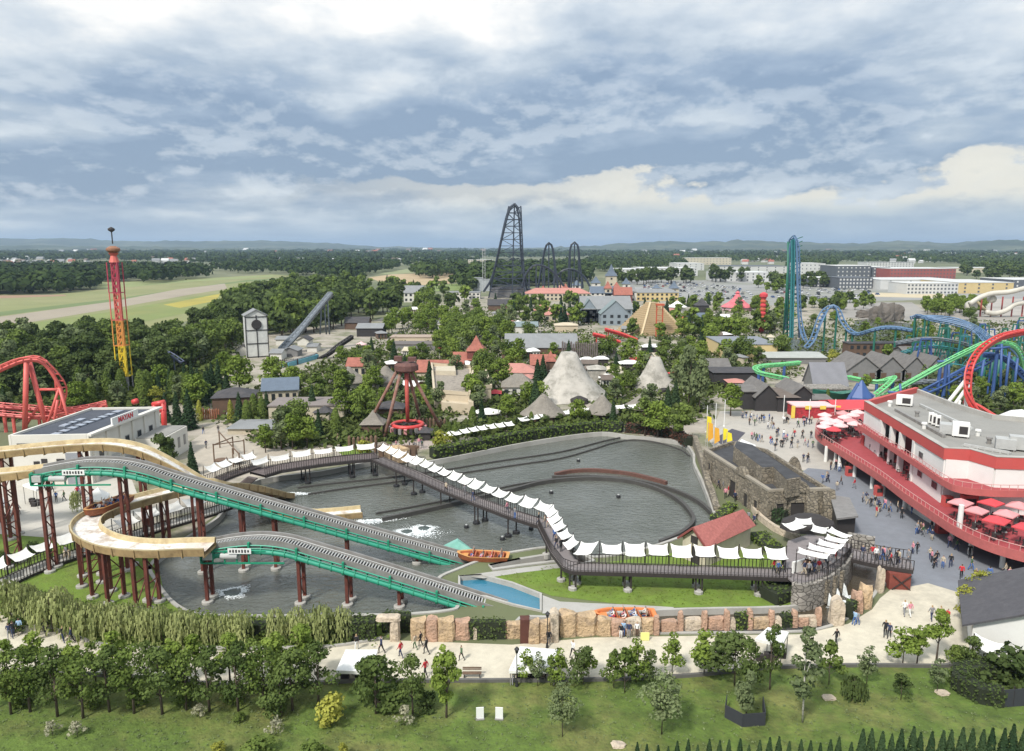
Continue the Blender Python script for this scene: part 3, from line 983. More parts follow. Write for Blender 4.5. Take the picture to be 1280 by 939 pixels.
def hedge(name, label, pts, w, h, mat, dens=26, leaf=0.22, z0=0.0, wob=0.12, cat='hedge'):
	"""a clipped hedge along a line of ground points: leaves all over a boxy core"""
	pts = resample(pts, 0.5)
	cen, nrm = [], []
	for a, b in zip(pts, pts[1:]):
		d = (b - a); L = d.length; d.normalize(); s = Vector((-d.y, d.x, 0))
		m = max(3, int(dens * L * (w + 2 * h) / 3))
		for _ in range(m):
			t = random.random()
			k = random.random() * (w + 2 * h)
			c = a.lerp(b, t)
			if k < w: q, nn = c + s * (k - w / 2) + Vector((0, 0, h)), Vector((0, 0, 1))
			elif k < w + h: q, nn = c + s * (w / 2) + Vector((0, 0, k - w)), s
			else: q, nn = c - s * (w / 2) + Vector((0, 0, k - w - h)), -s
			q = q + Vector((random.gauss(0, wob), random.gauss(0, wob), random.gauss(0, wob) * 0.7 + z0))
			cen.append(tuple(q)); nrm.append(tuple(nn + Vector((random.gauss(0, .4), random.gauss(0, .4), random.gauss(0, .4) + .2))))
	cen, nrm = np.array(cen), unit(np.array(nrm))
	root = thing(name, label, cat, pts[0])
	off = np.array(tuple(pts[0]))
	me = quads_mesh('foliage', cen - off, nrm, np.full(len(cen), leaf) * rng.uniform(0.6, 1.3, len(cen)), [mat])
	o = bpy.data.objects.new('foliage', me); C.objects.link(o); o.parent = root
	mb = MB(M('hedge_core', (0.02, 0.026, 0.012), 1.0, 0.2, 2))
	mb.wall([(p.x, p.y) for p in pts], z0, z0 + h * 0.93, w * 0.86)
	mb.build('stems', root)
	return root

# ---------------------------------------------------------------- people
SKIN = M('skin', (0.50, 0.33, 0.25), 0.7, 0.05)
def person_mesh(pose, seed=0):
	"""one continuous skinned body; material slots: skin, top, trousers, hair, shoes"""
	j = {'pel': (0, 0, .95), 'spi': (0, 0, 1.12), 'che': (0, 0.01, 1.34), 'nec': (0, 0.0, 1.50), 'hea': (0, .02, 1.60), 'top': (0, .01, 1.73)}
	e = [('pel', 'spi'), ('spi', 'che'), ('che', 'nec'), ('nec', 'hea'), ('hea', 'top')]
	rad = {'pel': .145, 'spi': .125, 'che': .15, 'nec': .058, 'hea': .098, 'top': .07}
	for s, k in ((-1, 'l'), (1, 'r')):
		ph = s if pose == 'walk' else 0
		if pose == 'sit':
			J = {'hip': (s * .09, .02, .93), 'kne': (s * .12, .46, .92), 'ank': (s * .12, .50, .50), 'toe': (s * .12, .64, .46)}
		else:
			J = {'hip': (s * .09, 0, .90), 'kne': (s * .10, .17 * ph + .04, .50), 'ank': (s * .10, .26 * ph - .06, .09), 'toe': (s * .11, .26 * ph + .09, .04)}
		A = {'sho': (s * .19, 0, 1.41), 'elb': (s * .25, -.10 * ph - .02, 1.13), 'wri': (s * .24, -.17 * ph + .10, .90), 'han': (s * .235, -.18 * ph + .13, .82)}
		if pose == 'sit':
			A = {'sho': (s * .19, 0, 1.41), 'elb': (s * .26, .12, 1.16), 'wri': (s * .17, .36, 1.12), 'han': (s * .14, .43, 1.12)}
		if pose == 'wave':
			A = {'sho': (s * .19, 0, 1.41), 'elb': (s * .30, .05, 1.62), 'wri': (s * .27, .08, 1.86), 'han': (s * .26, .09, 1.95)}
			J = {'hip': (s * .09, .02, .93), 'kne': (s * .12, .46, .92), 'ank': (s * .12, .50, .50), 'toe': (s * .12, .64, .46)}
		for n_, v in {**J, **A}.items(): j[k + n_] = v
		rad.update({k + 'hip': .095, k + 'kne': .065, k + 'ank': .045, k + 'toe': .035, k + 'sho': .07, k + 'elb': .046, k + 'wri': .032, k + 'han': .036})
		e += [('pel', k + 'hip'), (k + 'hip', k + 'kne'), (k + 'kne', k + 'ank'), (k + 'ank', k + 'toe'), ('che', k + 'sho'), (k + 'sho', k + 'elb'), (k + 'elb', k + 'wri'), (k + 'wri', k + 'han')]
	ks = list(j)
	dz = -0.93 if pose in ('sit', 'wave') else 0
	me = bpy.data.meshes.new('person')
	me.from_pydata([(j[k][0], j[k][1], j[k][2] + dz) for k in ks], [(ks.index(a), ks.index(b)) for a, b in e], [])
	o = bpy.data.objects.new('person', me)
	C.objects.link(o)
	md = o.modifiers.new('skin', 'SKIN')
	md.use_smooth_shade = True
	for i, k in enumerate(ks):
		me.skin_vertices[0].data[i].radius = (rad[k], rad[k] * (0.8 if k in ('che', 'pel', 'spi') else 1))
		me.skin_vertices[0].data[i].use_root = (k == 'pel')
	sb = o.modifiers.new('sub', 'SUBSURF'); sb.levels = 1
	dg = bpy.context.evaluated_depsgraph_get()
	dg.update()
	out = bpy.data.meshes.new_from_object(o.evaluated_get(dg))
	bpy.data.objects.remove(o)
	out.materials.clear()
	for i in range(5): out.materials.append(SKIN)
	for p in out.polygons:
		x, y, z = p.center.x, p.center.y, p.center.z - dz
		leg = pose in ('sit', 'wave') and y > 0.10 and z < 1.02 and not (pose == 'sit' and z > 1.03)
		if z > 1.64 or (z > 1.53 and y < 0.0): m = 3
		elif z > 1.48: m = 0
		elif leg: m = 2 if z > .56 else 4
		elif pose not in ('sit', 'wave') and z < 0.10: m = 4
		elif z < 0.96 and abs(x) < .19: m = 2
		elif abs(x) > .2 and z < 1.0: m = 0
		else: m = 1
		if pose == 'wave' and z > 1.66 and abs(x) > .2: m = 0
		if pose == 'sit' and y > .38 and 1.03 < z < 1.3: m = 0
		p.material_index = m
	out.polygons.foreach_set('use_smooth', [True] * len(out.polygons))
	return out
PEOPLE_MESH = {k: person_mesh(k) for k in ('walk', 'stand', 'sit', 'wave')}
def cloth(name, c): return M('cloth_' + name, c, 0.9, 0.06, 3)
CL = {'black': cloth('black', (.018, .018, .02)), 'navy': cloth('navy', (.03, .04, .09)), 'blue': cloth('blue', (.06, .13, .33)), 'white': cloth('white', (.72, .72, .70)), 'grey': cloth('grey', (.22, .22, .23)), 'red': cloth('red', (.50, .03, .04)),
	  'pink': cloth('pink', (.62, .25, .30)), 'beige': cloth('beige', (.45, .38, .28)), 'green': cloth('green', (.07, .13, .06)), 'yellow': cloth('yellow', (.65, .60, .08)), 'brown': cloth('brown', (.12, .07, .045)), 'orange': cloth('orange', (.65, .22, .05)),
	  'light blue': cloth('lightblue', (.30, .45, .62))}
HAIR = [cloth('hair_dark', (.02, .015, .012)), cloth('hair_brown', (.09, .05, .03)), cloth('hair_fair', (.35, .24, .12))]
PERSONS = []
def person(loc, rz=None, top='black', legs='navy', pose='walk', where='', hair=None, h=None, label=None):
	o = bpy.data.objects.new('person', PEOPLE_MESH[pose])
	C.objects.link(o)
	o.location = loc
	o.rotation_euler = (0, 0, random.uniform(0, 6.28) if rz is None else rz)
	s = (h or random.uniform(1.58, 1.85)) / 1.75
	o.scale = (s, s, s)
	mats = [SKIN, CL[top], CL[legs], hair or random.choice(HAIR), CL['black']]
	for sl, m_ in zip(o.material_slots, mats):
		sl.link = 'OBJECT'
		sl.material = m_
	tag(o, label, 'person')
	PERSONS.append((o, top, legs, pose, where, Vector(loc), label is not None))
	return o
# ---------------------------------------------------------------- the water ride
m_rust = M('rust_paint', (0.135, 0.035, 0.022), 0.75, 0.3, 1.5, stain=(0.07, 0.03, 0.02), stain_scale=0.9)
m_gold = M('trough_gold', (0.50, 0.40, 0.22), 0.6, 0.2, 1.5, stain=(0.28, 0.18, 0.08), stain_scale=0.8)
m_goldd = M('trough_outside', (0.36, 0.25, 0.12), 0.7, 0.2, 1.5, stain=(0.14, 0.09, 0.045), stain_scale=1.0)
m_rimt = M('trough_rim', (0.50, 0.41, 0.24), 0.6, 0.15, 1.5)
m_worn = M('trough_bed', (0.60, 0.55, 0.48), 0.45, 0.18, 1.8, stain=(0.34, 0.23, 0.17), stain_amt=0.8, stain_scale=0.5)
m_foam = M('running_water', (0.74, 0.72, 0.68), 0.4, 0.2, 2.5, stain=(0.42, 0.33, 0.25), stain_amt=0.95, stain_scale=0.8)
m_green = M('green_steel', (0.03, 0.29, 0.185), 0.5, 0.12, 1.0, stain=(0.03, 0.22, 0.14), stain_scale=0.7)
m_greend = M('green_bracket', (0.02, 0.25, 0.14), 0.5, 0.12, 1.0)
m_steel = M('grey_steel', (0.24, 0.23, 0.215), 0.5, 0.15, 1.2, stain=(0.15, 0.13, 0.11), stain_scale=0.8)
m_steell = M('pale_steel', (0.42, 0.42, 0.40), 0.5, 0.12, 1.2)
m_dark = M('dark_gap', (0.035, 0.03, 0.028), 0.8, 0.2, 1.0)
m_plate = M('white_plate', (0.75, 0.75, 0.72), 0.6, 0.05, 1)
m_blackp = M('black_paint', (0.02, 0.02, 0.022), 0.6, 0.1, 1)

def side_of(path, i):
	d = path[min(i + 1, len(path) - 1)] - path[max(i - 1, 0)]
	d = Vector((d.x, d.y, 0)).normalized()
	return Vector((-d.y, d.x, 0))
def ribbon(mb, path, o0, z0, o1, z1):
	vs = []
	for i, p in enumerate(path):
		s = side_of(path, i)
		vs += [p + s * o0 + Vector((0, 0, z0)), p + s * o1 + Vector((0, 0, z1))]
	return mb.add(vs, [(2 * i, 2 * i + 2, 2 * i + 3, 2 * i + 1) for i in range(len(path) - 1)])
def offset(path, o, z=0.0):
	return [p + side_of(path, i) * o + Vector((0, 0, z)) for i, p in enumerate(path)]
def near_px(path, px, py=None):
	best = min(range(len(path)), key=lambda i: (PIX(path[i])[0] - px) ** 2 + (0 if py is None else (PIX(path[i])[1] - py) ** 2))
	return best
def ground_z(p):
	if inside(p.x, p.y, pond_w): return WZ
	return 0.0
def leg_pair(root, path, spots, off=0.95, drop=0.7, r=0.18, disc=True, brace=True):
	for sp_ in spots:
		i = near_px(path, *sp_[:2])
		p, s = path[i], side_of(path, i)
		feet = []
		for k in (-1, 1):
			q = p + s * k * off
			g = ground_z(q)
			mb = MB(m_rust)
			top = p.z - drop
			mb.box((q.x, q.y, (g + top) / 2), (r * 2, r * 2, top - g + 0.1), rz=math.atan2(s.y, s.x))
			mb.build('leg', root)
			if disc:
				mb = MB(m_conc)
				mb.lathe((q.x, q.y, g - 0.3), [(0.62, 0), (0.62, 0.55), (0.5, 0.62)], 14)
				mb.build('footing', root)
			feet.append((q, g))
		if brace and p.z - drop - feet[0][1] > 2.5:
			mb = MB(m_rust)
			(a, g), (b, _) = feet
			n_ = max(1, int((p.z - drop - g) / 2.2))
			hh = (p.z - drop - g) / n_
			for k in range(n_):
				z0, z1 = g + k * hh + 0.3, g + (k + 1) * hh - 0.1
				A, B = (a, b) if k % 2 else (b, a)
				mb.beam((A.x, A.y, z0), (B.x, B.y, z1), 0.10)
				mb.beam((a.x, a.y, z1), (b.x, b.y, z1), 0.10)
			mb.build('cross_brace', root)

def lift(name, label, track, spots):
	path = resample(spline(track, 10), 0.5)
	root = thing(name, label, 'water ride', path[-1])
	W = 0.98
	mb = MB(m_steel); ribbon(mb, path, -W + .45, 0.02, -W, 0.05); ribbon(mb, path, -W, 0.05, -W, -0.5); ribbon(mb, path, -W - .08, 0.35, -W - .08, -0.5); ribbon(mb, path, -W, 0.35, -W - .08, 0.35); ribbon(mb, path, -W, 0.05, -W, 0.35); mb.build('side_plate', root)
	mb = MB(m_steel); ribbon(mb, path, W, 0.05, W - .45, 0.02); ribbon(mb, path, W, 0.42, W, 0.05); ribbon(mb, path, W + .22, 0.42, W, 0.42); ribbon(mb, path, W + .22, -.4, W + .22, 0.42); mb.build('side_plate', root)
	mb = MB(m_dark); ribbon(mb, path, W, -0.5, -W, -0.5); ribbon(mb, path, -W + .5, -0.1, W - .5, -0.1); mb.build('track_bed', root)
	ties = resample(path, 0.33)
	mb = MB(m_steell)
	for i, p in enumerate(ties):
		s = side_of(ties, i)
		mb.beam(p - s * (W - .42) + Vector((0, 0, .0)), p + s * (W - .42) + Vector((0, 0, .0)), 0.13, 0.09)
	mb.build('sleepers', root, kind='stuff')
	mb = MB(m_steell); mb.tube(offset(path, W - .2, 0.12), 0.06, 5); mb.build('rail', root)
	mb = MB(m_steell); mb.tube(offset(path, -W + .2, 0.12), 0.06, 5); mb.build('rail', root)
	# the side towards the camera carries the big green pipe on brackets
	sgn = -1 if side_of(path, len(path) // 2).y > 0 else 1
	pipe = offset(path, sgn * (W + 0.35), -0.95)
	mb = MB(m_green); mb.tube(pipe, 0.27, 10); mb.build('green_pipe', root, smooth=True)
	mb = MB(m_green); mb.tube(offset(path, sgn * (W + .3), -0.25), 0.09, 5); mb.tube(offset(path, sgn * (W + .4), -0.55), 0.06, 5); mb.build('cable_tray', root)
	mb = MB(m_green); mb.tube(offset(path, -sgn * (W + .3), -0.95), 0.2, 8); mb.build('green_pipe', root, smooth=True)
	br = resample(path, 1.3)
	for i, p in enumerate(br):
		s = side_of(br, i) * sgn
		mb = MB(m_greend)
		big_ = i % 4 == 0
		w = 0.22 if big_ else 0.10
		a = p + s * (W + 0.35)
		mb.beam(a + Vector((0, 0, -1.3)), a + Vector((0, 0, 0.15 if big_ else -0.25)), w, w * 1.4)
		mb.beam(p + s * (W + .35) + Vector((0, 0, -.62)), p - s * (W + .3) + Vector((0, 0, -.62)), 0.14)
		mb.tube([a + Vector((0, 0, -.95)) - side_of(br, i).cross(Vector((0, 0, 1))) * w * .5, a + Vector((0, 0, -.95)) + side_of(br, i).cross(Vector((0, 0, 1))) * w * .5], 0.36, 10)
		mb.build('bracket', root)
	leg_pair(root, path, spots, 0.75, 1.1, 0.17)
	return root, path

up_track = [PY(48, 588, 83.5), PY(80, 582, 83.6), PY(112, 578, 83.8), PY(150, 579, 84), PY(185, 586, 84.2), PY(225, 598.5, 84.6), PY(320, 625, 85.6), PY(430, 656, 86.8), PY(520, 681, 87.6), PY(585, 699, 88.2), PY(612, 706, 88.4)]
lo_track = [PY(258, 682, 77.2), PY(290, 676, 77.2), PY(325, 673.5, 77.1), PY(360, 677, 77), PY(395, 687, 76.8), PY(460, 706, 76.4), PY(560, 737, 75.8), PY(640, 763, 75.2), PY(664, 770, 75)]
up_root, up_path = lift('chain_lift', 'longer green and grey boat lift, the upper one, climbing over the pond', up_track, [(53,), (153,), (250,), (300,), (343,), (432,), (519,)])
lo_root, lo_path = lift('chain_lift', 'shorter green and grey boat lift, the lower one, ending beside the rock wall', lo_track, [(252,), (376,), (432,), (502,), (572,)])
# drive machinery and name plates at the head of each lift
def lift_head(root, path, px0, plate_px):
	i = near_px(path, px0)
	p = path[i]; s = side_of(path, i); sg = -1 if s.y > 0 else 1
	d = (path[i + 6] - path[i]).normalized(); d.z = 0; d.normalize()
	a = p + s * sg * 1.7
	mb = MB(m_greend)
	for k in range(5):
		q = a + d * (k * 1.3)
		mb.beam(q + Vector((0, 0, -1.3)), q + Vector((0, 0, 0.1)), 0.14)
	mb.beam(a + Vector((0, 0, 0.05)), a + d * 7 + Vector((0, 0, 0.05)), 0.1)
	mb.beam(a + Vector((0, 0, -1.3)), a + Vector((0, 0, -1.3)) + d * 9, 0.16)
	mb.build('drive_frame', root)
	mb = MB(m_steell); mb.tube([a + d * 2.2 + Vector((0, 0, -.5)), a + d * 4.0 + Vector((0, 0, -.5))], 0.33, 10); mb.box(a + d * 0.8 + Vector((0, 0, -.5)), (1.0, .5, .7)); mb.build('drive_motor', root)
	j = near_px(path, plate_px)
	q = path[j] + side_of(path, j) * sg * 1.95
	q = q + Vector((0, 0, -.55))
	rz = math.atan2(d.y, d.x)
	mb = MB(m_plate, m_blackp)
	mb.box(q, (2.5, .05, .62), rz)
	mb.m(1)
	for k in range(7):     # the dark characters of the plate, too small to be read in the photograph
		mb.box(q + d * (-.98 + k * .32) + side_of(path, j) * sg * .035, (.17, .02, .34 if k % 3 else .26), rz)
	mb.build('name_plate', root)
lift_head(up_root, up_path, 48, 104)
lift_head(lo_root, lo_path, 258, 306)

def trough(name, label, path, spots, W=1.42, foam=None, tall=0.5):
	root = thing(name, label, 'water ride', path[0])
	a, b = foam or (0, len(path))
	def bed(i0, i1, mat, nm):
		if i1 - i0 < 2: return
		mb = MB(mat); sub = path[i0:i1]
		off_ = [side_of(path, i) for i in range(i0, i1)]
		vs = []
		for p, s in zip(sub, off_): vs += [p + s * (W - .15), p, p - s * (W - .15)]
		mb.add(vs, [f for i in range(len(sub) - 1) for f in ((3 * i, 3 * i + 1, 3 * i + 4, 3 * i + 3), (3 * i + 1, 3 * i + 2, 3 * i + 5, 3 * i + 4))])
		mb.build(nm, root)
	bed(0, a + 1, m_worn, 'trough_bed'); bed(a, b, m_foam, 'running_water'); bed(b - 1, len(path), m_worn, 'trough_bed')
	for k in (-1, 1):
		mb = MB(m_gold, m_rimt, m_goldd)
		o = [side_of(path, i) * k for i in range(len(path))]
		n = len(path)
		z1 = tall
		rows = [(W - .15, 0.0), (W, z1), (W + .14, z1 + .02), (W + .14, z1 - .1), (W + .05, -.42), (0.0, -.5)]
		vs = [p + s * r_ + Vector((0, 0, z_)) for p, s in zip(path, o) for r_, z_ in rows]
		K = len(rows)
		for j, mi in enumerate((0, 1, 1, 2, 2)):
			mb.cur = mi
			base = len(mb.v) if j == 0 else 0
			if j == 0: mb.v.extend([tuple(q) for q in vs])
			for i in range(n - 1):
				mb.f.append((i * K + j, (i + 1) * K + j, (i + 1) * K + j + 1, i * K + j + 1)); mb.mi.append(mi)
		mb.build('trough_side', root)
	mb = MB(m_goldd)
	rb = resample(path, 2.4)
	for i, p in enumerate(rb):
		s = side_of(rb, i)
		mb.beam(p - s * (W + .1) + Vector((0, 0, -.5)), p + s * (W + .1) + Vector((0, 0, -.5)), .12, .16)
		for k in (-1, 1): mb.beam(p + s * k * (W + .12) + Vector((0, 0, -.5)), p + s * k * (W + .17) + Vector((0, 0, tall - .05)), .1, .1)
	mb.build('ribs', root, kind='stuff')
	leg_pair(root, path, spots, 1.0, .55, 0.17)
	return root
A_pts = [PY(56, 588, 84), PY(0, 594, 85), PY(-60, 597, 85.4), PY(-110, 595, 86.5), PY(-132, 587, 89), PY(-112, 577, 92), PY(-60, 571, 93), PY(0, 566, 93.6), PY(50, 561, 94), PY(100, 557, 94.6), PY(140, 556.5, 95), PY(175, 563, 95.6), PY(205, 576, 96.2), PY(235, 592.5, 97), PY(262, 607, 98), PY(300, 624, 99.5), PY(340, 635.5, 101), PY(380, 643, 102), PY(420, 649, 103), PY(452, 652, 104)]
A_path = resample(spline(A_pts, 8), 0.8)
A_path = [Vector((p.x, p.y, max(p.z, -0.35))) for p in A_path]
ia = near_px(A_path, 300, 624)
trough('flume_trough', 'high yellow boat trough cresting before the white hall and plunging into the pond', A_path, [(8, 594), (8, 566), (100, 557), (175, 563), (-60, 597), (-60, 571)], foam=(near_px(A_path, 0, 566), len(A_path)))
B_px = [(262, 684, 6.6), (230, 684.5, 6.55), (195, 686, 6.5), (160, 684, 6.5), (132, 678.5, 6.5), (113, 669, 6.5), (107, 659, 6.5), (113, 649, 6.5), (130, 640, 6.5), (152, 632, 6.5), (185, 623, 6.5), (225, 613, 6.6), (258, 607, 6.8), (282, 606, 6.4), (305, 609, 4.8), (326, 613.5, 2.6), (345, 617.5, .6), (358, 618.5, -.3)]
B_path = resample(spline([P(a, b, c) for a, b, c in B_px], 8), 0.7)
trough('flume_trough', 'low yellow boat trough with a hairpin bend on rust red legs', B_path, [(190, 686), (172, 685), (137, 680), (122, 674), (107, 664), (110, 652), (180, 624), (202, 618.5), (240, 610), (330, 614)], foam=(near_px(B_path, 225, 685), near_px(B_path, 225, 613)))

# wakes where the two troughs enter the pond, and the bubbling fountains
m_white = M('white_water', (0.80, 0.83, 0.82), 0.5, 0.25, 2.0)
def foam_patch(name, label, c, r1, r2, n, seed, hole=0.0, size=0.5, rz=0.0, mat=None, cat='splash'):
	g = np.random.default_rng(seed)
	a = g.uniform(0, 6.283, n)
	t = hole + (1 - hole) * g.uniform(0, 1, n) ** 1.3
	lob = 1 + 0.22 * np.sin(a * 3 + seed) + 0.12 * np.sin(a * 7)
	x, y = np.cos(a) * r1 * t * lob, np.sin(a) * r2 * t * lob
	cr_, sr = math.cos(rz), math.sin(rz)
	cen = np.stack([x * cr_ - y * sr, x * sr + y * cr_, 0.03 + g.uniform(0, 0.10, n) * (1.2 - t)], 1)
	nrm = unit(np.array([0, 0, 1.0]) + g.normal(size=(n, 3)) * 0.18)
	me = quads_mesh('foam', cen, nrm, size * (1.25 - t) * g.uniform(.4, 1.2, n), [mat or m_white])
	o = bpy.data.objects.new('splash', me); C.objects.link(o)
	o.location = (c.x, c.y, WZ)
	tag(o, label, cat)
	return o
foam_patch('splash', 'white splash at the foot of the high trough', P(466, 652, WZ), 4.4, 1.1, 1100, 1, size=.36, rz=.22)
foam_patch('splash', 'white splash at the foot of the low trough', P(366, 618, WZ), 3.8, 1.0, 900, 2, size=.33, rz=.1)
def bubbler(px, py, r, label, seed):
	c = P(px, py, WZ)
	t = thing('fountain', label, 'fountain', (c.x, c.y, WZ))
	mb = MB(water_mat('boil_water_%d' % seed, (0.055, 0.075, 0.065), 5.0, .6))
	mb.lathe(c, [(r * 1.0, .02), (r * .8, .14), (r * .45, .20), (0.02, .22)], 20, capb=False)
	mb.build('water_dome', t, smooth=True)
	o = foam_patch('foam_ring', None, Vector((0, 0, 0)), r * 2.0, r * 1.7, 1000, seed, hole=.5, size=.3)
	o.name = 'foam_ring'; o.location = (0, 0, 0); o.parent = t
	if 'category' in o: del o['category']
bubbler(291, 741, 1.0, 'round bubbling fountain alone in the lower bay of the pond', 11)
bubbler(509, 665, .85, 'bubbling fountain of a pair, the one nearer the high trough', 12)
bubbler(530, 661, .9, 'bubbling fountain of a pair, the one nearer the footbridge', 13)
foam_patch('splash', 'spilling white water around the paired fountains', P(523, 667, WZ), 4.0, 3.0, 1200, 14, size=.27)

# low guide walls that steer the boats through the pond
m_guide = M('guide_wall', (0.06, 0.056, 0.05), 0.7, 0.2, 1.0)
def guide(label, px, w=0.28, z1=-0.42, mat=None, name='guide_wall'):
	pts = spline([P(a, b, WZ) for a, b in px], 7)
	mb = MB(mat or m_guide)
	mb.wall([(p.x, p.y) for p in pts], -1.2, z1, w)
	return tag(mb.build(name), label, 'low wall')
guide('straight guide wall, the far one of the pair leading from the low trough', [(372, 611), (420, 605), (470, 600), (540, 591), (620, 578), (700, 566), (752, 553), (775, 548)])
guide('straight guide wall, the near one of the pair leading from the low trough', [(385, 619), (430, 612), (500, 603), (580, 592), (640, 583), (700, 574), (740, 563), (765, 555), (790, 551), (820, 554), (850, 563), (862, 571)])
guide('guide wall between the high trough and the ring, its far side', [(470, 643), (520, 634), (580, 622), (640, 608), (690, 600), (703, 596)])
guide('long oval guide wall, the outer one, sweeping round to the cottage', [(690, 599), (740, 598.5), (790, 603), (835, 613), (870, 628), (890, 645), (893, 652)], 0.5, -.08)
guide('long oval guide wall, the inner one, round the calm part of the pond', [(478, 652), (530, 641), (590, 627), (640, 615), (680, 605), (730, 600.5), (780, 603), (820, 613), (848, 628), (864, 645), (866, 656), (852, 669), (825, 681)], 0.5, -.08)
mb = MB(M('brick_red', (0.12, 0.055, 0.04), 0.9, 0.3, 3, stain=(0.09, 0.05, 0.04), stain_scale=1))
mb.wall([(p.x, p.y) for p in spline([P(a, b, WZ) for a, b in [(694, 595), (715, 591), (745, 590), (785, 594), (820, 602), (833, 606)]], 6)], -1, -.12, 0.6)
tag(mb.build('brick_wall'), 'low curved brick wall rising out of the middle of the pond', 'low wall')

# boats
m_boat = M('boat_hull', (0.24, 0.075, 0.03), 0.55, 0.15, 2.0, stain=(0.14, 0.045, 0.02), stain_scale=1.2)
m_boatr = M('boat_rim', (0.55, 0.27, 0.08), 0.5, 0.12, 2)
m_boato = M('boat_orange', (0.68, 0.22, 0.07), 0.5, 0.1, 2)
m_seat = M('boat_seat', (0.45, 0.14, 0.06), 0.6, 0.1, 2)
def boat(label, c, rz, riders, tilt=0.0, orange=False, zlift=0.0, L=6.3, W=1.15):
	t = thing('boat', label, 'boat', c)
	outl = [(-L / 2, -W * .8), (-L / 2, W * .8), (-L * .2, W), (L * .25, W), (L * .42, W * .55), (L * .5, W * .2), (L * .5, -W * .2), (L * .42, -W * .55), (L * .25, -W), (-L * .2, -W)]
	def ring(k, z): return [(x * k, y * k, z + (0.28 * max(0, (x / L * 2 - .2)) ** 2 if z > .3 else 0)) for x, y in outl]
	n = len(outl)
	def shell(rs, mat, name, close_first=False, close_last=False):
		mb = MB(mat); vs = [q for r_ in rs for q in r_]
		fs = [(i * n + k, i * n + (k + 1) % n, (i + 1) * n + (k + 1) % n, (i + 1) * n + k) for i in range(len(rs) - 1) for k in range(n)]
		if close_first: fs.append(tuple(range(n)))
		if close_last: fs.append(tuple((len(rs) - 1) * n + k for k in range(n)))
		mb.add(vs, fs)
		return mb.build(name, t, world=False)
	shell([ring(.80, 0), ring(.95, .28), ring(1.0, .78)], m_boat, 'hull', close_first=True)
	shell([ring(1.0, .78), ring(1.03, .86), ring(.93, .86), ring(.90, .78)], m_boato if orange else m_boatr, 'rim')
	shell([ring(.90, .78), ring(.86, .30)], m_boato if orange else m_seat, 'inner_lining', close_last=True)
	rows = 4
	for i in range(rows):
		x = -L * .36 + i * 1.15
		mb = MB(m_seat)
		mb.box((x, 0, .46), (.5, 1.62, .12)); mb.box((x - .27, 0, .68), (.09, 1.62, .5))
		mb.build('bench', t, world=False)
	mb = MB(m_boatr if not orange else m_boato); mb.box((L * .36, 0, .62), (.8, 1.05, .10)); mb.build('prow_deck', t, world=False)
	t.rotation_euler = (0, tilt, rz)
	mt = Matrix.Rotation(rz, 3, 'Z')
	cols = ['white', 'navy', 'black', 'pink', 'grey', 'blue', 'orange', 'beige', 'light blue', 'red', 'white', 'green', 'black', 'white', 'red', 'blue']
	for i in range(rows):
		for k, y in enumerate((-.55, 0, .55)):
			if len(riders) <= i * 3 + k or riders[i * 3 + k] == '-': continue
			x = -L * .36 + i * 1.15
			p = Vector(c) + mt @ Vector((x, y, .52 - x * math.sin(tilt)))
			col = {'w': 'white', 'n': 'navy', 'k': 'black', 'p': 'pink', 'g': 'grey', 'b': 'blue', 'o': 'orange', 'l': 'light blue', 'r': 'red', 'e': 'beige'}[riders[i * 3 + k]]
			person(p, rz - math.pi / 2, col, random.choice(['navy', 'black', 'blue']), random.choice(['sit', 'sit', 'wave']), where=('row %d of ' % i) + label, h=random.uniform(1.5, 1.75),
				   label='rider in %s, %s row %s seat, %s' % (col, ['last', 'third', 'second', 'front'][i], ['near', 'middle', 'far'][k] if math.cos(rz) > 0 else ['far', 'middle', 'near'][k], label.split(',')[0]))
	return t
i1 = near_px(B_path, 135, 637.5)
d1 = B_path[i1 - 4] - B_path[i1 + 4]
boat('brown boat rounding the hairpin', B_path[i1] + Vector((0, 0, .12)), math.atan2(d1.y, d1.x), 'nbwwkbwgbkwn')
boat('brown boat entering the long lift', P(604, 700.5, -0.2), math.pi - .10, 'wpwropkwprkp')
boat('orange boat in the moat', P(781, 775.5, -0.5), math.pi + 0.02, 'wekbwlkpwbwr', orange=True)
# green float and blue lining
mb = MB(M('green_tarp', (0.17, 0.40, 0.33), 0.7, 0.15, 1.0, stain=(0.25, 0.45, 0.38), stain_scale=.6))
q = [P(550, 684, -.5), P(575, 692, -.45), P(595, 690, .2), P(572, 673, .5)]
c0 = sum(q, Vector()) / 4 + Vector((0, 0, .9))
mb.add(q + [c0] + [p + Vector((0, 0, -.3)) for p in q], [(0, 1, 4), (1, 2, 4), (2, 3, 4), (3, 0, 4), (0, 5, 6, 1), (1, 6, 7, 2), (2, 7, 8, 3), (3, 8, 5, 0)])
tag(mb.build('tarpaulin_roof'), 'pale green peaked canopy over the mouth of the long lift', 'canopy')
# dark lamps that poke out of the pond
g_ = 0
for (px, py, w_) in ((773, 622, 'inside the oval guide wall'), (689, 617, 'beside the bend of the footbridge'), (583, 660, 'in open water before the footbridge'), (628, 675, 'under the side of the footbridge, half way down'), (664, 662, 'close under the bend of the footbridge'), (392, 590, 'beside the stair end of the footbridge'), (723, 577, 'in the outer pond above the brick wall')):
	p = P(px, py, WZ)
	mb = MB(m_blackp, m_steell)
	mb.lathe((p.x, p.y, WZ - .3), [(.34, 0), (.34, .65), (.2, .74)], 10)
	mb.m(1).lathe((p.x, p.y, WZ + .44), [(.17, 0), (.15, .08)], 10)
	tag(mb.build('pond_lamp'), 'small dark drum lamp ' + w_, 'lamp', 'lamps standing in the pond')
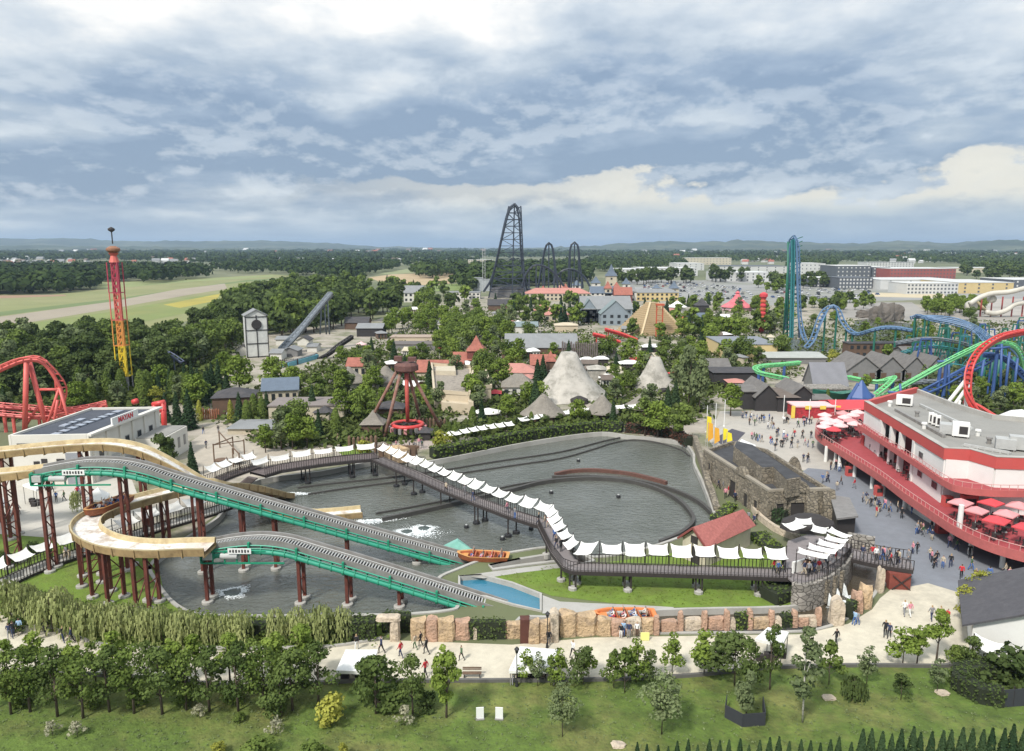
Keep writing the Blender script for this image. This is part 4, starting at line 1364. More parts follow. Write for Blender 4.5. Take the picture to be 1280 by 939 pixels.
# ---------------------------------------------------------------- footbridge, sails, rock wall, fortress, terraces
m_deck = M('deck_boards', (0.115, 0.09, 0.085), 0.85, 0.2, 2.0, stain=(0.07, 0.055, 0.05), stain_scale=.8)
m_deckp = M('deck_pale', (0.21, 0.185, 0.18), 0.85, 0.15, 1.5)
m_rail = M('dark_rail', (0.035, 0.028, 0.026), 0.7, 0.2, 1.5)
m_sail = M('sail_cloth', (0.80, 0.79, 0.75), 0.85, 0.05, 0.8, stain=(0.66, 0.64, 0.58), stain_amt=.6, stain_scale=.7)
m_sand = M('sandstone', (0.50, 0.36, 0.215), 0.95, 0.25, 1.6, stain=(0.30, 0.22, 0.15), stain_amt=.8, stain_scale=1.3, bump=.8, bscale=4)
m_sandp = M('sandstone_pink', (0.46, 0.29, 0.20), 0.95, 0.25, 1.6, stain=(0.27, 0.19, 0.14), stain_scale=1.5, bump=.8, bscale=4)
m_sandw = M('sandstone_pale', (0.53, 0.44, 0.33), 0.95, 0.2, 1.6, stain=(0.30, 0.25, 0.20), stain_scale=1.3, bump=.7, bscale=4)
def P2(pts, z=0.0): return [P(a, b, z) for a, b in pts]

def masonry(name, c1, c2, scale=1.6, mortar=(0.10, 0.09, 0.075)):
	"""rough coursed stone: tones that change from stone to stone, dark recessed joints"""
	if name in MATS: return MATS[name]
	m = bpy.data.materials.new(name); MATS[name] = m
	m.use_nodes = True
	N, L = m.node_tree.nodes, m.node_tree.links
	b = N['Principled BSDF']; b.inputs['Roughness'].default_value = .95
	g = N.new('ShaderNodeNewGeometry')
	mp = N.new('ShaderNodeMapping'); mp.inputs['Scale'].default_value = (1, 1, 1.7)
	L.new(g.outputs['Position'], mp.inputs[0])
	v = N.new('ShaderNodeTexVoronoi'); v.inputs['Scale'].default_value = scale
	L.new(mp.outputs[0], v.inputs['Vector'])
	e = N.new('ShaderNodeTexVoronoi'); e.feature = 'DISTANCE_TO_EDGE'; e.inputs['Scale'].default_value = scale
	L.new(mp.outputs[0], e.inputs['Vector'])
	mx = N.new('ShaderNodeMix'); mx.data_type = 'RGBA'
	sx = N.new('ShaderNodeSeparateColor'); L.new(v.outputs['Color'], sx.inputs[0])
	L.new(sx.outputs[0], mx.inputs[0])
	mx.inputs[6].default_value = (*c1, 1); mx.inputs[7].default_value = (*c2, 1)
	r = N.new('ShaderNodeMapRange'); r.inputs[2].default_value = 0.09
	L.new(e.outputs[0], r.inputs[0])
	m2 = N.new('ShaderNodeMix'); m2.data_type = 'RGBA'
	L.new(r.outputs[0], m2.inputs[0]); m2.inputs[6].default_value = (*mortar, 1); L.new(mx.outputs[2], m2.inputs[7])
	L.new(m2.outputs[2], b.inputs['Base Color'])
	bp = N.new('ShaderNodeBump'); bp.inputs['Strength'].default_value = .7; bp.inputs['Distance'].default_value = .15
	L.new(r.outputs[0], bp.inputs['Height']); L.new(bp.outputs[0], b.inputs['Normal'])
	return m
m_fort = masonry('fort_stone', (0.30, 0.255, 0.19), (0.17, 0.145, 0.105), 1.5)
m_pale = masonry('pale_stone', (0.36, 0.33, 0.29), (0.23, 0.21, 0.18), 1.3)

def sail(root, a, b, w, dirn, z0, z1, sag=0.25, name='sail', mat=None):
	"""a stretched white sheet: edge a-b at height z0, opposite edge w metres along dirn at height z1, hollow edges"""
	a, b, dirn = Vector(a), Vector(b), Vector(dirn).normalized()
	n = 5
	vs, fs = [], []
	for i in range(n + 1):
		for j in range(n + 1):
			u, v = i / n, j / n
			pin = 4 * u * (1 - u)
			pv = 4 * v * (1 - v)
			p = a.lerp(b, u) + dirn * (w * (v + (0.5 - v) * 0.24 * pin))
			along = (b - a) * ((0.5 - u) * 0.10 * pv)
			p = p + along
			z = z0 + (z1 - z0) * v - sag * (pin * .5 + pv * .5) * .6 + (.12 if (i in (0, n)) and (j in (0, n)) else 0)
			vs.append((p.x, p.y, z));
	for i in range(n):
		for j in range(n):
			k = i * (n + 1) + j
			fs.append((k, k + 1, k + n + 2, k + n + 1))
	mb = MB(mat or m_sail); mb.add(vs, fs)
	m = len(vs)
	mb.add([(q[0], q[1], q[2] - .03) for q in vs], [tuple(reversed(f)) for f in fs])
	return mb.build(name, root, smooth=False)

def walkway(name, label, px, z, w, sails=True, piles=(), rail=True, sail_step=2.6, posts_h=2.45, cat='footbridge', thick=.45, deckmat=None, sail_side=1, fascia=True, sw=1.7):
	path = resample([P(a, b, z) for a, b in px], 0.65)
	root = thing(name, label, cat, (path[0].x, path[0].y, 0))
	mb = MB(deckmat or m_deckp)
	h = w / 2
	ribbon(mb, path, h, 0, -h, 0)
	mb.build('deck', root)
	if thick:
		for k in (-1, 1):
			mb = MB(m_rail)
			ribbon(mb, path, k * h, 0.02, k * h, -thick); ribbon(mb, path, k * (h - .12), -thick, k * h, -thick); ribbon(mb, path, k * (h - .12), 0.02, k * (h - .12), -thick)
			mb.build('edge_beam', root)
		mb = MB(m_rail); ribbon(mb, path, -h, -thick * .8, h, -thick * .8); mb.build('underside', root)
	if rail:
		for k in (-1, 1):
			mb = MB(m_rail)
			o = offset(path, k * (h - .06))
			mb.tube([q + Vector((0, 0, 1.1)) for q in o], .045, 5); mb.tube([q + Vector((0, 0, .12)) for q in o], .03, 4)
			for q in resample(o, .4): mb.beam(q, q + Vector((0, 0, 1.1)), .07)
			mb.build('railing', root, kind='stuff')
	if sails:
		o = resample(offset(path, sail_side * (h - .05)), sail_step)
		inn = [q + (side_of(o, i) * (-sail_side)) for i, q in enumerate(o)]
		for i, q in enumerate(o):
			mb = MB(m_rail); mb.tube([q, q + Vector((0, 0, posts_h + .35))], .055, 6); mb.build('post', root)
		for i in range(len(o) - 1):
			d = (inn[i] - o[i])
			a, b = o[i], o[i + 1]
			dd = (b - a) * .06
			sail(root, a + dd, b - dd, min(sw, w * .62) * random.uniform(.88, 1.1), d, a.z + posts_h + random.uniform(-.12, .15), a.z + posts_h - .6 - random.uniform(0, .25), random.uniform(.2, .38))
	for (px_, py_, pair) in piles:
		i = near_px(path, px_, py_)
		p, s = path[i], side_of(path, i)
		for k in (-1, 1):
			q = p + s * k * (h * .7)
			g = ground_z(q)
			for dx in ((-.35, .35) if pair else (0,)):
				d = Vector((-s.y, s.x, 0)) * dx
				mb = MB(m_rail); mb.tube([q + d + Vector((0, 0, -thick)), (q.x + d.x, q.y + d.y, g)], .11, 7); mb.build('pile', root)
			mb = MB(m_blackp if g < -.3 else m_conc); mb.lathe((q.x, q.y, g - .3), [(.5, 0), (.5, .62), (.36, .7)], 10); mb.build('footing', root)
	return root, path
BZ = 2.35
br_root, br_path = walkway('footbridge', 'long dark footbridge zigzagging over the pond under white sails', [(472, 573), (520, 593), (560, 611), (600, 627), (640, 642), (682, 655), (700, 689), (716, 709), (800, 711), (900, 714), (985, 717)], BZ, 2.3,
	piles=[(500, 585, 0), (522, 594, 0), (556, 610, 0), (602, 627, 1), (642, 643, 0), (690, 672, 0), (711, 700, 0), (718, 709, 1), (787, 711, 1), (870, 713, 1), (951, 716, 1)])
walkway('footbridge', 'wide brown boardwalk arm joining the footbridge to the west shore', [(322, 592), (345, 585), (400, 577), (435, 573), (472, 570)], BZ, 3.8, piles=[(382, 579, 1), (441, 573, 1), (468, 571, 1)], deckmat=m_deck, sails=True, sail_side=1, sw=.55, posts_h=1.7, sail_step=3.4)
mb = MB(m_deck)
a, b = P(316, 597, BZ), P(303, 607, 0.2)
for k in range(9):
	q = a.lerp(b, (k + .5) / 9); mb.box((q.x, q.y, q.z), (1.9, .5, .2), rz=-.5)
mb.build('stairs', br_root)
walkway('shore_walk', 'curving shore walk with white sails between the lawn and the pond', [(262, 604), (281, 596), (300, 589), (322, 583)], 0.35, 2.2, thick=.3, sail_side=1, deckmat=m_deck, cat='walkway')
walkway('shore_walk', 'shore walk with white sails behind the hairpin trough', [(150, 676), (172, 667), (200, 658), (235, 648), (262, 640), (284, 632)], 0.35, 2.6, thick=.3, sail_side=1, deckmat=m_conc, cat='walkway', sail_step=3.0)
walkway('shore_walk', 'railed walk with white sails below the tall leg towers', [(-60, 742), (0, 730), (30, 716), (60, 704), (95, 692), (128, 682)], 0.35, 2.6, thick=.3, sail_side=1, deckmat=m_conc, cat='walkway', sail_step=2.9)
# row of white awnings behind the north hedge bank
def awning_row(label, px, n, w=1.5, z=1.9):
	pts = resample(P2(px), 1)
	L = sum((b - a).length for a, b in zip(pts, pts[1:]))
	pts = resample(pts, L / n)
	root = thing('awning_row', label, 'awning', pts[0])
	for i in range(len(pts) - 1):
		d = pts[i + 1] - pts[i]
		s = Vector((d.y, -d.x, 0))
		sail(root, pts[i] + d * .06, pts[i + 1] - d * .06, w, s, z + .4, z - .15, .15, 'awning')
		mb = MB(m_rail); mb.tube([pts[i], pts[i] + Vector((0, 0, z + .45))], .06, 5); mb.build('post', root)
awning_row('row of white awnings along the hedge beside the swing ride', [(551, 556), (575, 551), (600, 546), (640, 540)], 8)
awning_row('row of white awnings between hedge and thatched huts', [(646, 536), (690, 528), (735, 522), (765, 519), (810, 517)], 12, 1.3)

# hedge bank on the north shore
hedge('hedge', 'long clipped green hedge on the north bank of the pond', P2([(540, 573), (580, 566), (640, 553), (700, 543), (752, 537.5), (778, 540)]), 2.4, 2.0, L_MID, 20, .4, 0, .2)
hedge('hedge', 'reddish brown hedge at the north east bend of the pond', P2([(782, 540), (815, 543), (845, 548), (862, 558)]), 1.8, 1.9, L_PURP, 20, .38)
hedge('hedge', 'dark green hedge under the low lift by the path', P2([(404, 799), (430, 798), (470, 797)]), 1.6, 2.1, L_DARK, 60, .22)
hedge('hedge', 'dark green hedge behind the weeping willows', P2([(20, 748), (120, 781), (240, 795), (400, 795)]), 1.2, 1.5, L_DARK, 30, .28)
hedge('hedge', 'ivy covered bank behind the first sandstone blocks', P2([(478, 789), (514, 789)]), .8, 2.0, L_DARK, 60, .2)
hedge('hedge', 'ivy strip hanging between the sandstone blocks', P2([(586, 797), (632, 797)]), .9, 1.9, L_DARK, 70, .18)
hedge('hedge', 'ivy on the low wall beside the second rock pillar', P2([(918, 785), (934, 785)]), .8, 1.6, L_MID, 70, .2)
hedge('hedge', 'green creeper on the low wall near the waterfall terrace', P2([(975, 783), (990, 782)]), .8, 1.3, L_DARK, 70, .2)
hedge('hedge', 'green creeper between the two tall boulders', P2([(1060, 774), (1066, 768)]), .8, 1.8, L_DARK, 70, .2)
hedge('hedge', 'dark bushy slope under the waterfall terrace', P2([(960, 752), (985, 744), (1000, 735)]), 3.0, 1.4, L_DARK, 26, .3)

# sandstone blocks and pillars
def rock_mesh(name, w, d, h, seed, mat, crag=.12, roundt=.5):
	g = np.random.default_rng(seed)
	mb = MB(mat)
	nu, nv = 14, 6
	ph = g.uniform(0, 6.28, 6)
	vs, fs = [], []
	for j in range(nv + 1):
		t = j / nv
		shrink = 1 - roundt * max(0, t - .72) ** 1.4 - 0.06 * t
		for i in range(nu):
			a = 2 * math.pi * i / nu
			ca, sa = math.cos(a), math.sin(a)
			k = 1 / max(abs(ca) ** 5 + abs(sa) ** 5, 1e-6) ** .2
			rad = 1 + crag * (math.sin(a * 3 + ph[0] + t * 2) * .5 + math.sin(a * 7 + ph[1] + t * 5) * .35 + g.normal() * .22)
			top = h * (1 + crag * .7 * math.sin(a * 2 + ph[2]))
			vs.append((ca * k * w / 2 * shrink * rad, sa * k * d / 2 * shrink * rad, t * top))
	for j in range(nv):
		for i in range(nu):
			l = (i + 1) % nu
			fs.append((j * nu + i, j * nu + l, (j + 1) * nu + l, (j + 1) * nu + i))
	vs.append((0, 0, h * (1.0 + crag * .3)))
	c = len(vs) - 1
	fs += [(nv * nu + i, nv * nu + (i + 1) % nu, c) for i in range(nu)]
	mb.add(vs, fs)
	o = mb.build(name, smooth=False)
	return o
def rock(label, x0, x1, yb, yt, d=1.0, mat=None, seed=0, name='boulder', crag=.12, roundt=.5, group=None, parent=None, cat='rock'):
	a, b = P(x0, yb), P(x1, yb)
	h = HT((x0 + x1) / 2, yb, yt) * 0.93
	o = rock_mesh(name, (b - a).length * 1.04, d, max(.3, h), seed, mat or m_sand, crag, roundt)
	c = (a + b) / 2 + Vector((0, d * .5, 0))
	if parent:
		o.parent = parent; o.location = c - base_of(parent)
	else:
		o.location = c
		tag(o, label, cat, group)
	return o
rw = thing('rock_wall', 'sandstone block wall between the path and the moat', 'wall', P(600, 800))
for k, (x0, x1, yb, yt, mt, d) in enumerate([(513, 533, 802, 776, m_sand, 1.3), (532, 548, 803, 775, m_sandp, 1.2), (547, 568, 803, 775, m_sand, 1.2), (567, 588, 801, 777, m_sandp, 1.3), (622, 634, 799, 781, m_sandp, 1.0), (632, 653, 799, 780, m_sand, 1.1), (660, 675, 806, 778, m_sand, 1.2), (674, 688, 805, 778, m_sand, 1.2),
		(687, 699, 804, 767, m_sandw, 1.5), (698, 722, 797, 768, m_sand, 1.5), (720, 746, 796, 770, m_sand, 1.5), (746, 765, 796, 775, m_sand, 1.1), (764, 783, 796, 777, m_sandp, 1.1), (782, 803, 795, 776, m_sandw, 1.1), (802, 818, 794, 775, m_sand, 1.0), (826, 847, 792, 777, m_sandp, .8), (855, 879, 789, 775, m_sandw, .9),
		(884, 906, 788, 773, m_sandp, .8), (912, 920, 788, 775, m_sandw, .7), (941, 963, 787, 774, m_sand, .8), (968, 978, 786, 774, m_sandw, .7), (998, 1012, 784, 773, m_sandp, .8), (1012, 1022, 784, 775, m_sandw, .8)]):
	o = rock(None, x0, x1, yb, yt, d, mt, 20 + k, 'sandstone_block', .09, .35, parent=rw)
mb = MB(m_sandw); mb.wall([(p.x, p.y + .75) for p in spline(P2([(640, 801), (700, 797), (760, 796), (820, 794), (880, 790), (950, 788), (1025, 785)]), 4)], 0, 1.0, .45); mb.build('core_wall', rw)
for k, (x, yb, yt, hd) in enumerate([(594, 800, 784, 5), (603, 799, 782, 7), (612, 799, 783, 7), (620, 799, 790, 5)]):
	rock(None, x - hd / 2, x + hd / 2, yb, yt, .7, m_sandw, 60 + k, 'sandstone_block', .15, .7, parent=rw)
for k, (x, yb, yt) in enumerate([(821, 795, 771), (851, 791, 766), (881, 790, 765), (909, 789, 764), (938, 788, 763), (965, 787, 764), (994, 785, 764), (1024, 783, 761)]):
	ordn = ['first', 'second', 'third', 'fourth', 'fifth', 'sixth', 'seventh', 'eighth'][k]
	rock('round topped rock pillar, the %s along the low wall from the boat' % ordn, x - 3.6, x + 3.6, yb, yt, .8, m_sandp, 80 + k, 'rock_pillar', .06, .9, 'rock pillars along the low wall')
rock('tall pointed cream boulder beside the waterfall terrace', 1040, 1057, 783, 751, 1.4, m_sandw, 91, crag=.14, roundt=.9)
rock('rust stained boulder, the larger of the pair by the bridge end', 1067, 1079, 768, 742, 1.3, m_sandp, 92, crag=.18, roundt=.9)
rock('rust stained boulder, the taller craggy one of the pair by the bridge end', 1078, 1092, 762, 735, 1.5, m_sand, 93, crag=.2, roundt=.9)
rock('slender stacked rock pillar in front of the red box', 1098, 1106, 742, 712, 1.0, m_sandw, 94, crag=.16, roundt=.8)
rock('flat pale rock lintel over the hedge gate', 471, 500, 803, 797, 1.0, m_sandw, 95, crag=.1)
bpy.data.objects['boulder.004'].location.z = 2.1
rock('pale rock jamb of the hedge gate', 487, 499, 803, 776, 1.0, m_sandw, 96, crag=.12)
mb = MB(M('brown_door', (0.09, 0.03, 0.02), .8, .2, 2)); c = P(656, 806); mb.box((c.x, c.y + .6, 1.25), (.9, .9, 2.5)); tag(mb.build('gate_post'), 'dark red gate between two sandstone blocks', 'gate')

# fortress
def fortress():
	t = thing('fortress', 'grey stone fortress building with black flat roof on the pond shore', 'building', P(962, 650))
	ZP = 4.4
	low = P2([(882, 563), (962, 614), (1037, 612), (998, 588), (958, 562), (915, 552)], ZP)
	for i, (k0, k1) in enumerate(((0, 1), (1, 2), (2, 3), (3, 4), (4, 5), (5, 0))):
		a, b = low[k0], low[k1]
		d = (b - a).normalized() * .22
		mb = MB(m_fort)
		mb.wall([a - d, b + d], 0, ZP + (.01 * i), .5)
		mb.build('wall', t)
	mb = MB(M('black_roof', (0.045, 0.045, 0.048), .9, .25, .6, stain=(.075, .075, .08), stain_scale=.3)); mb.prism([(p.x, p.y) for p in low], ZP - .7, ZP - .5); mb.build('roof', t)
	up = P2([(917, 558), (953, 585), (967, 584), (984, 600), (1001, 597), (963, 572), (940, 556), (920, 551)], 6.4)
	mb = MB(m_fort); mb.prism([(p.x, p.y) for p in up], ZP - .6, 6.4)
	mb.build('upper_block', t)
	mb = MB(MATS['black_roof']); c = sum((Vector(p) for p in up), Vector()) / len(up)
	mb.prism([((p.x - c.x) * .97 + c.x, (p.y - c.y) * .97 + c.y) for p in up], 6.403, 6.46); mb.build('upper_roof', t)
	# coping, pediments, openings
	mb = MB(M('coping_stone', (0.30, 0.265, 0.21), .95, .2, 2, stain=(.2, .17, .13), stain_scale=1))
	mb.wall(low[:3], ZP - .05, ZP + .28, .7); mb.build('coping', t)
	def on_wall(a, b, u): return a.lerp(b, u)
	F, Rr, Lf = low[1], low[2], low[0]
	dF = (Rr - F).normalized(); dL = (F - Lf).normalized()
	def pediment(c, d, w, h):
		mb = MB(m_fort)
		n_ = 10
		nrm_ = Vector((d.y, -d.x, 0))
		vs = []
		for s_ in (.42, -.42):
			for k in range(n_ + 1):
				a_ = math.pi * k / n_
				q = c + d * (math.cos(a_) * w / 2) + nrm_ * s_
				vs.append((q.x, q.y, ZP - .2 + math.sin(a_) * h))
		fs = [tuple(range(n_ + 1)), tuple(reversed(range(n_ + 1, 2 * n_ + 2)))] + [(k, n_ + 1 + k, n_ + 2 + k, k + 1) for k in range(n_)]
		mb.add(vs, fs); mb.build('pediment', t)
	pediment(F.lerp(Rr, .46) , dF, 3.4, 1.7)
	pediment(Lf.lerp(F, .62), dL, 3.0, 1.3)
	def opening(c, d, w, h, z0=0.0, name='doorway'):
		nrm_ = Vector((d.y, -d.x, 0))
		q = c + nrm_ * .02
		mb = MB(m_dark, m_fort)
		mb.box((q.x, q.y, z0 + h / 2), (w, .62, h), math.atan2(d.y, d.x))
		mb.m(1)
		for s_ in (-1, 1):
			e = q + d * s_ * (w / 2 + .18)
			mb.box((e.x, e.y, z0 + h / 2 + .05), (.36, .9, h + .1), math.atan2(d.y, d.x))
		mb.box((q.x, q.y, z0 + h + .25), (w + .9, .95, .35), math.atan2(d.y, d.x))
		mb.build(name, t)
	opening(F.lerp(Rr, .46), dF, 2.0, 2.7)
	opening(F.lerp(Rr, .17), dF, 1.0, 1.6, 1.0, 'window')
	opening(Lf.lerp(F, .52), dL, 1.9, 2.6)
	opening(Lf.lerp(F, .72), dL, 1.1, 2.0)
	opening(Lf.lerp(F, .86), dL, 1.0, 2.0)
	opening(Lf.lerp(F, .12), dL, .8, 1.0, 1.9, 'window')
	# buttresses
	for u, w_ in ((.68, 1.6), (.97, 1.8)):
		c = F.lerp(Rr, u); n0 = Vector((dF.y, -dF.x, 0))
		mb = MB(m_fort)
		a, b = c - dF * w_ / 2, c + dF * w_ / 2
		mb.add([a + n0 * 1.6 - Vector((0, 0, ZP)), b + n0 * 1.6 - Vector((0, 0, ZP)), b - n0 * .2 - Vector((0, 0, ZP)), a - n0 * .2 - Vector((0, 0, ZP)), a + n0 * .35, b + n0 * .35, b - n0 * .2, a - n0 * .2], [(0, 1, 5, 4), (1, 2, 6, 5), (2, 3, 7, 6), (3, 0, 4, 7), (4, 5, 6, 7)])
		mb.build('buttress', t)
	# lean-to roof on the far side
	mb = MB(M('lean_to', (0.20, 0.19, 0.18), .9, .2, 1.2)); q = P2([(1037, 618), (1062, 622), (1073, 645), (1046, 648)], 3.2)
	mb.add(q + [p - Vector((0, 0, .25)) for p in q], [(0, 1, 2, 3), (7, 6, 5, 4), (0, 4, 5, 1), (1, 5, 6, 2), (2, 6, 7, 3), (3, 7, 4, 0)]); mb.build('lean_to_roof', t)
	mb = MB(m_dark); mb.prism([(p.x, p.y) for p in [q[0].lerp(q[2], .08), q[1].lerp(q[3], .08), q[2].lerp(q[0], .08), q[3].lerp(q[1], .08)]], 0, 2.9); mb.build('lean_to_wall', t)
	# standing stone shield on the plaza side
	c = P(992, 592, 2.2)
	s_ = thing('stone_shield', 'leaf shaped standing stone slab behind the fortress', 'sculpture', (c.x, c.y, 0))
	mb = MB(m_fort)
	vs = []
	for y in (-.25, .25):
		for k in range(16):
			a_ = 2 * math.pi * k / 16
			vs.append((c.x + math.cos(a_) * 1.25 * (1 - .25 * math.sin(a_)), c.y + y, 2.5 + math.sin(a_) * 2.5))
	mb.add(vs, [tuple(range(16)), tuple(reversed(range(16, 32)))] + [(k, 16 + k, 16 + (k + 1) % 16, (k + 1) % 16) for k in range(16)])
	mb.build('slab', s_)
	# crumbling shore wall
	w_ = MB(m_fort)
	pts = spline(P2([(868, 556), (874, 572), (880, 590), (884, 606), (890, 622), (896, 640)]), 4)
	w_.wall([(p.x, p.y) for p in pts], -.7, [1.9 - .05 * (i % 5) - 0.05 * i for i in range(len(pts))], .9)
	tag(w_.build('shore_wall'), 'uneven stone wall curving along the pond in front of the fortress', 'wall')
fortress()

# cottage with red roof
def cottage():
	E0, E1 = P(884, 686, 2.7), P(945, 657, 2.7)
	R0, R1 = P(866, 659, 4.7), P(929, 636.5, 4.7)
	B0, B1 = E0 + (R0 - E0) * 2, E1 + (R1 - E1) * 2
	B0.z = B1.z = 2.7
	t = thing('cottage', 'small cream cottage with pinkish red roof at the end of the oval pond', 'building', P(884, 694))
	mr = M('red_shingle', (0.37, 0.125, 0.105), .9, .28, 3.5, stain=(.29, .095, .085), stain_scale=2)
	for a, b, c, d in ((E0, E1, R1, R0), (R0, R1, B1, B0)):
		mb = MB(mr)
		n_ = (b - a).cross(d - a).normalized() * .14
		mb.add([a, b, c, d, a - n_, b - n_, c - n_, d - n_], [(0, 1, 2, 3), (7, 6, 5, 4), (0, 4, 5, 1), (1, 5, 6, 2), (2, 6, 7, 3), (3, 7, 4, 0)])
		mb.build('roof_slope', t)
	ax = (E1 - E0).normalized() * .5
	cr = (B0 - E0); cr.z = 0; cr.normalize(); cr *= .45
	f = [E0 + ax + cr, E1 - ax + cr, B1 - ax - cr, B0 + ax - cr]
	mw = M('cream_render', (0.52, 0.47, 0.36), .95, .08, 1, stain=(.42, .37, .28), stain_scale=.8)
	mb = MB(mw)
	v = [Vector((p.x, p.y, 0)) for p in f] + [Vector((p.x, p.y, 2.75)) for p in f]
	g0, g1 = (v[4] + v[7]) / 2, (v[5] + v[6]) / 2
	g0.z = g1.z = 4.35
	mb.add(v + [g0, g1], [(0, 1, 5, 4), (1, 2, 6, 5), (2, 3, 7, 6), (3, 0, 4, 7), (4, 8, 7), (5, 6, 9)]); mb.build('wall', t)
	d = (v[3] - v[0]); d.z = 0; L_ = d.length; d.normalize(); o = Vector((d.y, -d.x, 0)) * .04
	if o.dot(E0 - E1) < 0: o = -o
	for u, w, h, z0, nm in ((.42, 1.2, 2.1, 0, 'door'), (.5, 1.0, .9, 2.5, 'window')):
		c = v[0] + d * L_ * u + o
		mb = MB(m_dark); mb.box((c.x, c.y, z0 + h / 2), (w, .1, h), math.atan2(d.y, d.x)); mb.build(nm, t)
	mb = MB(M('barge_board', (0.22, 0.06, 0.05), .8, .1, 2))
	for a, b in ((E0, R0), (R0, B0)): mb.beam(a + Vector((0, 0, -.12)), b + Vector((0, 0, -.12)), .12, .25)
	mb.build('barge_board', t)
cottage()

# waterfall terrace: a round stone bastion with railing, long sails and three spouts
def terrace():
	arc = spline(P2([(992, 728), (1002, 731), (1020, 727), (1040, 717), (1055, 705), (1064, 692)], 2.4), 4)
	t = thing('waterfall_terrace', 'round pale stone terrace with three spouts and strip sails', 'terrace', (arc[0].x, arc[0].y, 0))
	base = [Vector((p.x, p.y, 0)) for p in arc]
	mb = MB(m_pale); mb.wall([(p.x, p.y) for p in base], -.6, 2.45, .6); mb.build('retaining_wall', t)
	inner = P2([(1062, 680), (1040, 672), (1010, 668), (985, 676), (978, 700), (985, 722)], 2.4)
	mb = MB(m_deckp); mb.prism([(p.x, p.y) for p in arc + inner], 2.2, 2.4); mb.build('floor', t)
	mb = MB(m_rail)
	mb.tube([p + Vector((0, 0, 1.15)) for p in arc], .05, 5)
	for p in resample(arc, .45): mb.beam(p, p + Vector((0, 0, 1.15)), .05)
	mb.build('railing', t, kind='stuff')
	for (x, y, zb) in ((1028, 753, 0), (1043, 745, 0), (1057, 734, 0)):
		i = near_px(arc, x - 1, 720)
		p = arc[i]; o = side_of(arc, i) * -1
		if o.y > 0: o = -o
		mb = MB(m_fort); mb.box((p.x + o.x * .35, p.y + o.y * .35, 1.0), (.5, .5, 2.6), math.atan2(o.y, o.x)); mb.build('spout_rib', t)
		mb = MB(m_white)
		a = p + o * .7
		for k in range(5):
			e = a + o * (.1 + .07 * k) + Vector((0.06 * (k - 2), 0, 0))
			mb.tube([(a.x, a.y, .9), ((a.x + e.x) / 2, (a.y + e.y) / 2, .5), (e.x, e.y, -.5)], [.02, .035, .06], 4)
		mb.build('falling_water', t)
		foam_patch('splash', 'white foam below the %s spout of the stone terrace' % {1028: 'first', 1043: 'middle', 1057: 'last'}[x], Vector((a.x + o.x * .8, a.y + o.y * .8, 0)), .9, .6, 90, x, size=.3).location.z = -.5
	# strip sails in a fan
	strips = [((996, 689), (1036, 701)), ((1009, 683.5), (1046, 695)), ((1021, 678), (1053, 689)), ((1031, 672), (1058, 682)), ((1034, 662), (1060, 676))]
	for k, (a, b) in enumerate(strips):
		A, B = P(*a, 5.0), P(*b, 4.7)
		d = Vector(((B - A).y, -(B - A).x, 0)).normalized()
		sail(t, A + d * .55, B + d * .55, 1.25, -d, 5.0, 5.15, .12)
		for q in (A, B):
			mb = MB(m_rail); mb.tube([(q.x, q.y, 2.4), (q.x, q.y, 5.2)], .05, 5); mb.build('post', t)
	mb = MB(m_sail)
	mb.wall([(p.x, p.y) for p in P2([(991, 706), (1012, 700)], 3.4)], 2.4, 3.7, .25); mb.build('parapet', t)
	for (a, b, w) in (((977, 655), (995, 650), 1.6), ((994, 648), (1014, 648), 1.0), ((1016, 656), (1036, 660), 1.2)):
		A, B = P(*a, 5.0), P(*b, 5.0)
		d = Vector(((B - A).y, -(B - A).x, 0)).normalized()
		sail(t, A, B, w, d, 5.0, 4.6, .15)
	mb = MB(m_dark)
	q = P(1008, 682); mb.lathe((q.x, q.y, 2.4), [(2.4, 0), (2.2, .9), (1.2, 1.6), (.3, 1.8)], 12, sx=1.5); mb.build('sunken_stage', t)
	walkway('footbridge', 'short railed footbridge from the stone terrace to the street', [(1058, 690), (1085, 697), (1112, 702), (1140, 706)], 2.4, 3.2, sails=False, piles=[(1108, 701, 0)])
	w_ = MB(m_pale); w_.wall([(p.x, p.y) for p in P2([(1058, 688), (1092, 694)], 1.0)], 0, 3.3, .5)
	tag(w_.build('stone_wall'), 'pale block wall with white coping behind the short footbridge', 'wall')
	b_ = thing('ticket_box', 'dark red timber box under the end of the short footbridge', 'hut', P(1126, 738))
	c = P(1126, 738)
	mr_ = M('red_boards', (0.20, 0.05, 0.035), .85, .25, 2)
	mb = MB(mr_); mb.box((c.x, c.y + 1.2, .95), (2.3, 2.2, 1.9), -.1); mb.build('body', b_)
	for k in (-1, 1):
		mb = MB(m_rail); mb.beam((c.x - 1.0, c.y + .06, .9 - k * .85), (c.x + 1.0, c.y - .12, .9 + k * .85), .1); mb.build('brace', b_)
terrace()
# curved cream kerb and bushes between fortress and terrace
mb = MB(m_sandw)
mb.wall([(p.x, p.y) for p in spline(P2([(936, 628), (945, 645), (965, 662), (985, 672), (1004, 680)]), 6)], 0, .9, .5)
tag(mb.build('low_wall'), 'curving cream low wall from the fortress down to the terrace', 'low wall')
hedge('shrubbery', 'mixed green shrubs between cottage and fortress', P2([(946, 672), (960, 684), (972, 694)]), 2.4, .9, L_MID, 30, .3)
hedge('shrubbery', 'dark shrubs against the fortress front', P2([(966, 652), (982, 656)]), 1.5, 2.0, L_BLUE, 40, .3)
hedge('shrubbery', 'low green planting at the foot of the cottage', P2([(893, 652), (903, 646), (915, 634)]), 1.6, .7, L_BRIGHT, 40, .25)
